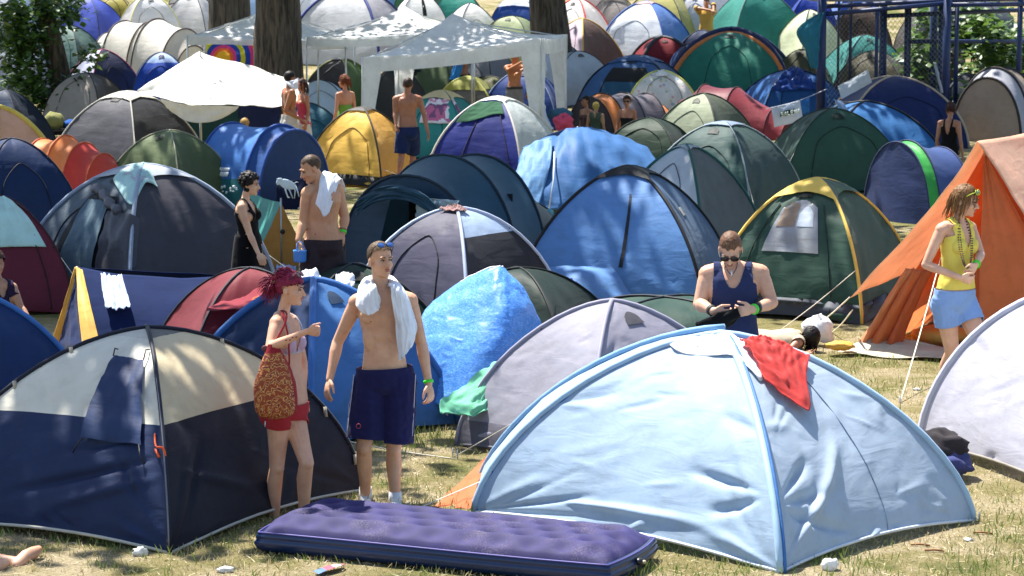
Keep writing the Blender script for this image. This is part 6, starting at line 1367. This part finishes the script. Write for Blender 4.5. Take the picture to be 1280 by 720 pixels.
# ---- girl with red hair
Y = 16.6
B2 = person('girl with dyed red hair in red shorts and bikini top, raising her fist', 358, Y, .93, yaw=62, pyaw=40, hyaw=72, hpitch=-4, sex='f', vox=.0052, skin='#d4a488', hair='#5a2430',
    J={'head': (364, 361, -.02), 'neck': (352, 393, .02), 'shL': (345, 404, -.12), 'shR': (366, 402, .17), 'elL': (337, 434, -.24), 'wrL': (384, 414, -.34), 'elR': (379, 452, .22), 'wrR': (379, 500, .14),
       'hipL': (349, 512, -.05), 'hipR': (364, 512, .08), 'knL': (346, 584, .0), 'knR': (383, 578, -.08), 'anL': (343, 650, .10), 'anR': (380, 652, .06), 'chest': (358, 433, .02)},
    hands={'L': {'dir': (1, -.1, -.06), 'curl': 68, 'thumb': (.2, -.3, 1)}, 'R': {'curl': 24, 'thumb': (.9, -.4, 0)}}, build=.97)
HRED = hairmat('#7a1638'); short_hair(B2, HRED, .016, .050, -.012, -.05, .010)
r = random.Random(4); m = MB()
for _ in range(330):
    ph = r.uniform(0, 2*PI); th = r.uniform(.2, 1.6); a = Vector((math.sin(th)*math.cos(ph)*.082, -.018+math.sin(th)*math.sin(ph)*.1, .035+math.cos(th)*.095)); e = Vector((r.gauss(0, .02), -.125+r.gauss(0, .02), .03+r.gauss(0, .025)))
    mid = lerp(a, e, .5)+Vector((a.x*.35, 0, a.z*.3+.012)); m.tube([B2.H(*p) for p in curve([a, mid, e], 7)], [.0036*(1-.4*i/7) for i in range(8)], HRED, n=4)
for _ in range(260):
    a = Vector((r.gauss(0, .018), -.13+r.gauss(0, .018), .02+r.gauss(0, .022))); d = Vector((r.gauss(0, .5), -.7+r.gauss(0, .5), -.6+r.gauss(0, .55))).normalized()*r.uniform(.06, .14)
    m.tube([B2.H(*p) for p in curve([a, a+d*.5+Vector((0, -.01, .01)), a+d+Vector((0, 0, -.02))], 6)], [.003, .003, .0028, .0025, .002, .0015, .001], HRED, n=4)
m.build('hair_locks', B2.root)
shades(B2, plain('#5a2830', .1), (0, .050, .106), 40)
MB().ell(B2.H(0, -.128, .035), (.03, .028, .028), cloth('#b8a070')).build('hair_tie', B2.root)
shorts(B2, cloth('#b01824', tr=.02), hem=.30, waist=.06, loose=1.07, flare=1.02, vox=.008, amp=.006)
k = B2.k; pat = fab('#d8b0bc', tr=.05); ax2 = (B2.nk-B2.pel)
c, a, b = B2.c, B2.a, B2.b; tors = np.isin(B2.lab, ['torso'])
shell(B2, tors & (b > .055) & (np.abs(np.abs(a)-.066) < .062-(c-.62)*.28) & (c > .61) & (c < .80), .006, 'bikini_top', cloth('#c8a0b8'), None, 2, .002, 30)
shell(B2, tors & (c > .600) & (c < .622), .005, 'bikini_band', cloth('#b8c8dc'), None, 1)
def onbody(B, a, c_, out=.006, side=1):
    ax_ = B.nk-B.pel; o = B.pel+ax_*c_; d = (B.rt*math.cos(a)+B.fr*math.sin(a)); w = .125 if c_ < .8 else .10
    return o+B.rt*math.cos(a)*(.142*B.k)+B.fr*math.sin(a)*(.108*B.k)+d*out
for s in (-1, 1): MB().tube(curve([B2.pel+ax2*.78+B2.rt*(s*.066)+B2.fr*.125, B2.pel+ax2*.92+B2.rt*(s*.07)+B2.fr*.09, B2.pel+ax2*1.03+B2.rt*(s*.06)+B2.fr*.0], 8), .004, cloth('#c0c8d8'), n=5).build('bikini_strap', B2.root)
band(B2, 'wrR', 'elR', GREEN, t=.05, r=.030); MB().ell(lerp(B2.j['elL'], B2.j['wrL'], -.03)+Vector((-.02, -.035, 0)), (.022, .008, .020), plain('#5a2a2a', .6)).build('tattoo', B2.root)
for i, t in enumerate((.45, .55, .62, .72)): MB().ell(lerp(B2.j['elL'], B2.j['wrL'], t)+Vector((0, -.034, .004*(-1)**i)), (.006, .004, .006), plain('#6a3a30', .6)).build('mole', B2.root)
# patterned bag
BG = thing('shoulder_bag', 'red and gold paisley cloth bag slung from the shoulder of the red haired girl', 'bag', P(348, 522, Y-.22))
mt, nt, N_, L_ = newmat('paisley'); out = N_('ShaderNodeOutputMaterial'); co = mapped(nt, (1, 1, 1.0)); pr_ = N_('ShaderNodeBsdfPrincipled'); pr_.inputs['Roughness'].default_value = .75
wv = N_('ShaderNodeTexWave'); wv.wave_type = 'RINGS'; wv.rings_direction = 'SPHERICAL'; wv.inputs['Scale'].default_value = 9; wv.inputs['Distortion'].default_value = 7; wv.inputs['Detail'].default_value = 3; wv.inputs['Detail Scale'].default_value = 4
mp = mapped(nt, (1.0, .5, .72)); L_(mp, wv.inputs['Vector'])
L_(ramp(nt, wv.outputs[0], [(.25, lin('#8a3a1e')), (.5, lin('#b8702c')), (.8, lin('#cfa060')), (.93, lin('#7a2420'))]), pr_.inputs['Base Color'])
bm_ = N_('ShaderNodeBump'); bm_.inputs['Strength'].default_value = .5; bm_.inputs['Distance'].default_value = .01; L_(tex(nt, co, 60, 4), bm_.inputs['Height']); L_(bm_.outputs[0], pr_.inputs['Normal']); L_(pr_.outputs[0], out.inputs[0])
rows = []
for i in range(19):
    t = i/18; c0 = crom([P(341, 430, Y-.26), P(343, 455, Y-.27), P(344, 485, Y-.27), P(346, 523, Y-.25)], t); w = (.03+.115*math.sin(min(1, t*1.25)*PI/2)**1.2)*(1 if t < .85 else math.sqrt(max(0, 1-((t-.85)/.16)**2))); d_ = w*.52
    rows.append([c0+Vector((.85, .35, 0)).normalized()*(math.cos(q*PI/14)*w*(1+.06*noise.noise(Vector((q*.8, t*4, 1)))))+Vector((.35, -.85, 0)).normalized()*(math.sin(q*PI/14)*d_+.010*noise.noise(Vector((q*.9, t*6, 2)))) for q in range(28)])
RED = cloth('#9a1a26', tr=.02)
MB().grid(rows, None, closed=True, matfn=lambda i, j: RED if (j < 3 or j > 22 or i < 3) else mt).build('pouch', BG)
for dx in (0, .02): MB().tube(curve([P(341, 432, Y-.26), P(356, 405, Y-.23), P(354+dx*200, 391, Y-.10), P(350, 388, Y)], 10), .006, RED, n=6).build('strap', BG)
MB().tube(curve([P(352, 391, Y-.12), P(360, 420, Y-.20), P(361, 470, Y-.20), P(352, 512, Y-.24)], 10), .006, RED, n=6).build('strap', BG)
# ---- man with towel on his shoulder, carrying a mug
Y = 22.9
B3 = person('bare-chested man with shaved head looking down, white towel on one shoulder', 402, Y, 1.0, yaw=-28, hyaw=-62, hpitch=-22, vox=.0065, skin='#c89a78', hair='#4a3828', build=1.08,
    J={'head': (388, 211, -.03), 'neck': (403, 231), 'shL': (385, 242, -.06), 'shR': (421, 238, .06), 'elL': (379, 278, -.04), 'wrL': (373, 300, -.14), 'elR': (431, 272, .06), 'wrR': (428, 292, -.02), 'hipL': (391, 308, -.02), 'hipR': (416, 308, .03)},
    hands={'L': {'dir': (0, -.1, -1), 'curl': 55, 'thumb': (.5, -1, .1)}, 'R': {'curl': 30}})
short_hair(B3, hairmat('#4c3a2a'), .004, .072, -.004, -.055, .002)
MB().ell(B3.pel+B3.up*.16+B3.fr*.075, (.135, .075, .115), skinmat('#c89a78'), Matrix((B3.rt, B3.fr, B3.up)).transposed(), nu=18, nv=12)
shorts(B3, cloth('#3a3034', tr=.02), hem=.52, waist=.13, loose=1.24, flare=1.15)
band(B3, 'wrR', 'elR', GREEN, h=.022, t=.10, r=.036); band(B3, 'wrR', 'elR', plain('#8a6a48', .7), name='bracelet', t=.22, r=.037)
MB().ell(B3.pel+B3.up*(B3.nk-B3.pel).length*.22+B3.fr*.118, (.008, .006, .012), plain('#6a3c2c', .7)).build('navel', B3.root)
Q = lambda x, y, dy: P(x, y, Y+dy)
towel('white towel slung over the shoulder of the man carrying a blue mug', [[Q(394, 255, -.18), Q(400, 262, -.2), Q(405, 271, -.2), Q(412, 265, -.18)], [Q(398, 238, -.15), Q(404, 242, -.17), Q(411, 244, -.16), Q(418, 246, -.12)], [Q(401, 220, -.05), Q(408, 222, -.06), Q(416, 224, -.04), Q(423, 228, -.0)],
      [Q(406, 214, .08), Q(414, 216, .1), Q(422, 219, .1), Q(428, 224, .1)], [Q(409, 228, .16), Q(418, 232, .18), Q(426, 236, .17), Q(433, 240, .15)]], amp=.014, freq=5, nu=18, nv=30)
MG = thing('mug', 'light blue enamel mug held by the man with the shoulder towel', 'mug', P(375, 328, Y-.17)); mg = MG.location; ME = plain('#4a8ed8', .25)
m = MB(); m.grid([[mg+Vector((rr*math.cos(q*PI/10), rr*math.sin(q*PI/10), z)) for q in range(20)] for rr, z in ((.0, .004), (.052, .004), (.058, .02), (.060, .10), (.062, .112), (.056, .112), (.054, .02), (0, .015))], ME, closed=True); m.build('cup', MG)
MB().tube(curve([mg+Vector((-.03, 0, .11)), mg+Vector((-.02, 0, .17)), mg+Vector((.0, 0, .185)), mg+Vector((.03, 0, .16)), mg+Vector((.04, 0, .11))], 12), .006, ME, n=6).build('handle', MG)
# ---- woman in a black dress
Y = 24.6
B4 = person('woman with short dark curly hair in a black strap dress, seen from the side', 309, Y, .93, yaw=68, hyaw=78, hpitch=-6, sex='f', skin='#d2aa8c', vox=.0075, hair='#1e1614',
    J={'head': (313, 230), 'neck': (305, 251), 'shL': (302, 259, -.12), 'shR': (311, 259, .16), 'elL': (312, 292, -.14), 'wrL': (323, 317, -.20), 'hipL': (308, 313, -.06), 'hipR': (314, 313, .08)})
HB = hairmat('#1a1412'); short_hair(B4, HB, .02, .05, -.03, -.085, .012); m = MB(); r = random.Random(8)
for _ in range(60):
    d = Vector((r.gauss(0, 1), r.gauss(-.3, 1), r.gauss(.3, .8))).normalized()
    if d.y > .55 and d.z < .5: continue
    m.ell(B4.H(d.x*.085, -.018+d.y*.105, .025+d.z*.10), (.024, .024, .022), HB, nu=7, nv=5, wob=.5, seed=_)
m.build('curls', B4.root)
tank(B4, cloth('#101012', tr=0), c0=.1, deep=.72, backdeep=.50, strap=(.055, .075), name='dress_top'); skirt(B4, cloth('#101012', tr=0), .34, .36, (.150, .115), (.20, .165))
# ---- man in navy tank top
Y = 18.5
B5 = person('man in navy tank top and sunglasses looking down at his hands', 915, Y, 1.04, yaw=-4, hyaw=-8, hpitch=-38, vox=.0055, skin='#d4a68a', hair='#6a4a34', build=1.1,
    J={'head': (913, 312, -.06), 'neck': (916, 334, .0), 'shL': (885, 343), 'shR': (950, 342), 'elL': (874, 380, -.06), 'wrL': (892, 389, -.26), 'elR': (965, 378, -.06), 'wrR': (941, 387, -.26), 'hipL': (898, 440), 'hipR': (933, 440), 'chest': (916, 372, -.02)},
    hands={'L': {'dir': (.9, -.25, -.22), 'curl': 38, 'thumb': (.3, -.3, 1)}, 'R': {'dir': (-.9, -.25, -.1), 'curl': 38, 'thumb': (-.3, -.3, 1)}})
short_hair(B5, hairmat('#6a4a34'), .005, .062, -.008, -.06, .003)
tank(B5, cloth('#2b355c', tr=.02), c0=.02, deep=.78, backdeep=.86, strap=(.085, .135)); shades(B5, plain('#0c0a0a', .08), (0, .082, .0), 0)
shorts(B5, cloth('#22283c', tr=.02), hem=.7, waist=.12, loose=1.2)
band(B5, 'wrR', 'elR', GREEN, h=.02, r=.038); band(B5, 'wrR', 'elR', plain('#18181a', .5), name='watch', h=.03, t=.2, r=.038); band(B5, 'wrL', 'elL', plain('#33302c', .6), name='bracelet', h=.035, t=.12, r=.038)
MB().tube(curve([B5.H(-.05, 0, -.10), P(908, 336, Y-.13), P(914.5, 343, Y-.16), P(920, 336, Y-.13), B5.H(.05, 0, -.10)], 14), .003, BLACK, n=5).build('necklace', B5.root)
MB().tube([P(914.5, 338, Y-.165), P(914.5, 346, Y-.165)], .006, plain('#c8c8cc', .2, .9), n=6).build('pendant', B5.root)
o = sheet('waist_bag', [[P(872, 405, Y-.30), P(888, 396, Y-.33), P(905, 389, Y-.35), P(922, 385, Y-.36)], [P(872, 409, Y-.30), P(890, 404, Y-.34), P(908, 399, Y-.36), P(924, 391, Y-.36)], [P(878, 410, Y-.28), P(896, 410, Y-.30), P(912, 404, Y-.3), P(922, 394, Y-.33)]], cloth('#141416'), amp=.01, solid=.02); tag(o, 'black strap pouch in the hands of the man in the navy tank top', 'pouch')
# ---- girl in yellow
Y = 21.0
B6 = person('girl in yellow tank top and denim shorts stepping to the orange tent', 1190, Y, 1.08, yaw=38, hyaw=66, hpitch=-10, sex='f', vox=.0058, skin='#d8ac90', hair='#7a5a3c',
    J={'head': (1207, 251, -.04), 'neck': (1197, 276), 'shL': (1177, 287, -.10), 'shR': (1213, 285, .10), 'elL': (1157, 331, -.12), 'wrL': (1200, 347, -.26), 'elR': (1226, 318, .0), 'wrR': (1220, 331, -.2), 'hipL': (1181, 377, -.05), 'hipR': (1205, 377, .06), 'knL': (1190, 440, .0), 'knR': (1226, 434, -.12), 'anL': (1176, 500, .25), 'anR': (1232, 505, -.1)},
    hands={'L': {'dir': (.9, -.2, -.25), 'curl': 40, 'thumb': (.3, -.5, 1)}, 'R': {'dir': (-.5, -.5, -.6), 'curl': 45, 'thumb': (-.6, -.6, .4)}})
long_hair(B6, hairmat('#7a5632'), .235, 380, 3, wave=.025, rad=.0052, flow=(0, -.03, -1))
tank(B6, cloth('#ecd62c', tr=.1), c0=.17, deep=.70, backdeep=.8, strap=(.055, .105)); shorts(B6, cloth('#7fa6dc', tr=.02), hem=.46, waist=.16, loose=1.10, flare=1.06, vox=.009, amp=.008)
shades(B6, plain('#1c2412', .1), (0, .072, .080), 30, frame_mat=plain('#b8d42a', .4)); band(B6, 'wrR', 'elR', GREEN, h=.022)
for q, wdt in ((0, .05), (1, .035)):
    pts = curve([B6.H(-wdt, -.02, -.11), P(1201-q*3, 300, Y-.16), P(1205-q*2, 326, Y-.24), P(1209, 335, Y-.25), P(1213+q, 326, Y-.22), P(1213+q*2, 298, Y-.12), B6.H(wdt, -.01, -.11)], 60)
    for p in pts[::1]: pass
    m = MB()
    for p in pts: m.ell(p, (.0065, .0065, .0065), plain('#5a3c34', .4), nu=6, nv=4)
    m.build('bead_necklace', B6.root)
# ---- people further back
def far(label, x, Y, **kw): kw.setdefault('vox', .011); kw.setdefault('face', False); return person(label, x, Y, **kw)
B7 = far('bare-backed man in navy shorts walking away beside the yellow tent', 509, 42.4, yaw=176, hyaw=176, skin='#a8745a', J={'head': (510, 106), 'neck': (509, 119), 'elR': (494, 141), 'wrR': (495, 156, -.1), 'elL': (530, 143), 'wrL': (535, 166, -.1), 'shR': (495, 124), 'shL': (524, 124), 'hipR': (503, 165), 'hipL': (517, 165), 'knR': (502, 195), 'knL': (516, 193, .25), 'anR': (498, 222), 'anL': (515, 219, .3)})
short_hair(B7, hairmat('#3a2a20'), .008, .06, -.01, -.06); shorts(B7, cloth('#1c2c58', tr=.02), hem=.88, waist=.14, loose=1.22, vox=.015)
B8 = far('bare-chested man with a white kerchief round his neck beside the thick trunk', 364, 46, yaw=115, hyaw=125, skin='#a06a48', J={'elL': (357, 138, -.2), 'wrL': (377, 150, -.2)})
short_hair(B8, hairmat('#18110e'), .022, .05, -.03, -.08, .008); shorts(B8, cloth('#c8c4bc'), vox=.015)
o = sheet('kerchief', [[P(357, 102, 45.86), P(364, 101, 45.8), P(373, 97, 45.8)], [P(359, 106, 45.8), P(366, 107, 45.75), P(373, 104, 45.75)], [P(364, 109, 45.78), P(369, 112, 45.75), P(373, 109, 45.76)]], cloth('#dfe2f0'), amp=.02); tag(o, 'white kerchief at the neck of the man beside the thick trunk', 'kerchief')
B9 = far('dark haired woman in a pink red top beside the man with the kerchief', 381, 46.6, yaw=-60, hyaw=-50, sex='f', k=.92, skin='#b07a5c', face=True)
long_hair(B9, hairmat('#3a2018'), .30, 120, 5, rad=.01); tank(B9, cloth('#d03a5c'), c0=0, deep=.72, tube=True, name='tube_top'); skirt(B9, cloth('#d8d4d0'), .3, .5, (.16, .12), (.2, .18))
B10 = far('red haired woman in a green tube top with bare shoulders by the gazebo', 433, 45.6, yaw=-140, hyaw=-115, sex='f', k=.98, skin='#b98468')
long_hair(B10, hairmat('#6a3418'), .17, 140, 6, rad=.011); tank(B10, cloth('#6aa02c'), c0=0, deep=.62, tube=True, name='tube_top'); shorts(B10, cloth('#30384a'), vox=.015)
B11 = far('man with a bright blue towel over his head and raised arm under the gazebo', 580, 59.8, yaw=100, skin='#a87050', J={'elL': (590, 79, -.25), 'wrL': (585, 66, -.2)})
short_hair(B11, hairmat('#1c1410'), .01, .05, -.02, -.07); shorts(B11, cloth('#383840'), vox=.015)
towel('bright blue towel over the shoulder of the man under the gazebo', [[P(576, 66, 59.5), P(579, 68, 59.4), P(580, 75, 59.4)], [P(570, 74, 59.5), P(574, 80, 59.4), P(577, 88, 59.4)], [P(565, 88, 59.5), P(569, 94, 59.4), P(574, 98, 59.4)], [P(562, 99, 59.5), P(567, 100, 59.4), P(573, 100, 59.4)]], '#1c8ad8', amp=.03)
B12 = far('bare-chested man with crossed raised arms and black belt beside the gazebo leg', 643, 57.4, yaw=20, hyaw=60, skin='#b5764e', face=True, J={'elL': (635, 88, -.15), 'wrL': (655, 76, -.28), 'elR': (660, 84, -.15), 'wrR': (648, 90, -.25)})
short_hair(B12, hairmat('#5a3a28'), .004, .07, 0, -.06); shorts(B12, cloth('#7c7a7c', tr=.02), hem=.98, waist=.14, vox=.015)
shell(B12, np.isin(B12.lab, ['torso']) & (B12.c > .10) & (B12.c < .19), .03, 'belt', BLACK, None, 1)
B13 = far('boy in a white shirt sitting bent forward beside the gazebo leg', 668, 50.5, k=.8, yaw=-75, hyaw=-80, hpitch=-25, skin='#9a6444', J={'head': (661, 119), 'neck': (672, 128), 'shL': (671, 133, -.12), 'shR': (676, 133, .12), 'elL': (668, 150, -.18), 'elR': (672, 150, .18), 'wrL': (655, 156, -.1), 'wrR': (656, 156, .1), 'hipL': (683, 162, -.08), 'hipR': (685, 162, .08), 'knL': (660, 160, -.1), 'knR': (662, 160, .1), 'anL': (662, 184, -.1), 'anR': (664, 184, .1)})
short_hair(B13, hairmat('#4a3020'), .004, .06, -.01, -.06); tank(B13, cloth('#e4e8f0'), c0=-.05, deep=.95, backdeep=.98, strap=(.03, .2), name='shirt', off=.02)
B14 = far('dark haired woman whose face shows over the tents beside the orange hoops', 733, 51.4, sex='f', yaw=-50, hyaw=-60, k=.9, skin='#a87a60', face=True, base=ground_pt(P(733, 100, 51.4).x, 51.4)-Vector((0, 0, .52)))
short_hair(B14, hairmat('#1c1412'), .02, .05, -.03, -.08, .008); tank(B14, cloth('#6a4a4a'), tube=True, c0=0, deep=.8)
B14b = far('fair haired child seen from behind beside the dark haired woman', 745, 50.9, k=.72, yaw=160, skin='#b08868', base=ground_pt(P(745, 100, 50.9).x, 50.9)-Vector((0, 0, .3)))
short_hair(B14b, hairmat('#b09a50'), .022, .05, -.04, -.09, .01); tank(B14b, cloth('#4a5a4a'), c0=0, deep=.95, strap=(.03, .2), name='shirt')
B14c = far('woman in sunglasses with bare shoulders sitting before the grey tunnel tent', 784, 50.8, sex='f', yaw=-10, k=.9, skin='#b07a5e', face=True, base=ground_pt(P(784, 100, 50.8).x, 50.8)-Vector((0, 0, .48)))
short_hair(B14c, hairmat('#241610'), .025, .05, -.03, -.08, .008); shades(B14c, BLACK); tank(B14c, cloth('#2a2a2c'), tube=True, c0=0, deep=.7)
B15 = far('person in a yellow shirt and blue shorts standing at the top edge', 880, 67.0, yaw=-20, skin='#c09070', J={'elL': (870, 10, -.1), 'wrL': (889, 13, -.3), 'elR': (892, 6, -.1), 'wrR': (892, 14, -.3)})
tank(B15, cloth('#e2b02c'), c0=-.02, deep=.97, backdeep=.99, strap=(.02, .3), name='shirt', off=.03); shorts(B15, cloth('#283a66'), hem=.8, vox=.015); short_hair(B15, hairmat('#2a2018'))
for q in ('uaL', 'uaR'): shell(B15, B15.lab == q, .022, 'sleeve', cloth('#e2b02c'), None, 1)
B16 = far('brown haired woman in a black strap top at the foot of the blue fence', 1190, 41.5, sex='f', yaw=150, hyaw=-150, k=.95, skin='#9a705a', base=ground_pt(P(1188, 100, 41.5).x, 41.5)-Vector((0, 0, .22)))
long_hair(B16, hairmat('#38201a'), .12, 90, 9, rad=.011); tank(B16, cloth('#141416'), c0=0, deep=.6, backdeep=.6, strap=(.06, .085))
# person lying behind the pale blue tent
B17 = far('dark haired person lying on the grass in a floral shirt, behind the pale blue tent', 1000, 24.2, vox=.009, k=.95, sex='f', yaw=170, hyaw=180, hpitch=40, skin='#a87a60', J={'head': (1014, 421, 0), 'neck': (1000, 425, 0), 'chest': (978, 426, .0), 'shL': (998, 428, -.15), 'shR': (994, 418, .2), 'elL': (985, 440, -.25), 'wrL': (1004, 441, -.3), 'elR': (985, 425, .35), 'wrR': (1003, 425, .35), 'hipL': (930, 432, -.08), 'hipR': (930, 424, .12), 'knL': (872, 432, -.05), 'knR': (872, 428, .15), 'anL': (815, 434, -.05), 'anR': (815, 430, .15)})
HK = hairmat('#120c0a'); short_hair(B17, HK, .02, .03, -.06, -.1, .006); long_hair(B17, HK, .22, 110, 4, flow=(.3, -.2, -1), rad=.009)
tank(B17, cloth('#c8b498'), c0=0, deep=.96, backdeep=.98, strap=(.03, .2), name='floral_shirt', off=.014)
# person at the left edge
B18 = far('person in a dark purple tank top sitting at the left edge', 4, 22.0, vox=.007, sex='f', yaw=30, skin='#b58a70', hair='#3a2418', J={'head': (-6, 330), 'neck': (-2, 352), 'shL': (-16, 360, .02), 'shR': (15, 360, -.05), 'elR': (26, 385, -.08), 'wrR': (38, 402, -.2), 'elL': (-26, 390), 'wrL': (-5, 405, -.2), 'hipL': (-10, 425), 'hipR': (10, 425), 'knL': (-10, 420, -.4), 'knR': (25, 425, -.4), 'anL': (-5, 460, -.4), 'anR': (35, 462, -.4)})
short_hair(B18, hairmat('#3a2418'), .02, .05, -.03, -.08, .008); tank(B18, cloth('#2e2240'), c0=-.05, deep=.75, strap=(.05, .09)); shorts(B18, cloth('#b8a488'), hem=.6)
band(B18, 'wrR', 'elR', GREEN)
# bare foot at the bottom left: someone lying just outside
Y = 15.35; g = ground_pt(-3.2, Y)
B19 = far('bare foot and shin of a person lying in the grass at the bottom left corner', -40, Y, vox=.007, skin='#c89c80', J={'anR': (24, 704, 0), 'knR': (-50, 697, .05), 'hipR': (-130, 704, .1), 'hipL': (-130, 710, -.1), 'knL': (-60, 712, -.15), 'anL': (-25, 722, -.2), 'neck': (-250, 700, 0), 'head': (-290, 695, 0), 'chest': (-200, 698, 0), 'shL': (-245, 712, -.2), 'shR': (-245, 694, .2), 'elL': (-200, 716, -.3), 'elR': (-200, 700, .35), 'wrL': (-160, 716, -.3), 'wrR': (-160, 702, .35)}, foot={'R': (.45, .8, .25), 'L': (.6, .5, .3)})
shorts(B19, cloth('#405070'), hem=.5)
B20 = far('blond haired child peeping over the blue pop-up tent', 305, 43.5, k=.8, yaw=175, skin='#b88a68', base=ground_pt(P(305, 100, 43.5).x, 43.5)-Vector((0, 0, .33)))
short_hair(B20, hairmat('#b0884a'), .025, .05, -.05, -.09, .012); tank(B20, cloth('#8a8a90'), c0=0, deep=.95, strap=(.03, .2), name='shirt')
from mathutils.bvhtree import BVHTree
def surf(o, px, py, off=.004):
    off_ = parent_loc(o); bt = BVHTree.FromPolygons([v.co+off_ for v in o.data.vertices], [tuple(p.vertices) for p in o.data.polygons])
    d = ray(px, py).normalized(); h = bt.ray_cast(Vector((0, 0, CAMZ)), d); return (h[0]-d*off, h[1]) if h[0] else (None, None)
sh_ = [c for c in B2.root.children if c.name.startswith('shorts')][0]
WL = plain('#e8e8ec', .7)
for tx, px, py in (('T', 323, 527), ('H', 331, 531)):
    p, n = surf(sh_, px, py, .012)
    if p:
        n = Vector((n.x, n.y, 0)).normalized(); ex = Vector((-n.y, n.x, 0)); ex = ex if ex.x > 0 else -ex
        text_on(tx, p, .034, WL, (ex+Vector((0, 0, -.35))).normalized(), Vector((.15, 0, 1)).normalized(), B2.root)
for q in (((341, 525), (345, 533), (351, 543)), ((359, 523), (361, 532), (364, 540))):
    pts = [surf(sh_, *a)[0] for a in q]
    if all(pts): MB().tube(pts, .004, plain('#d8b0b0', .7), n=4).build('piping', B2.root)
if 0: 
    for l in LOG: print('FIT', l)
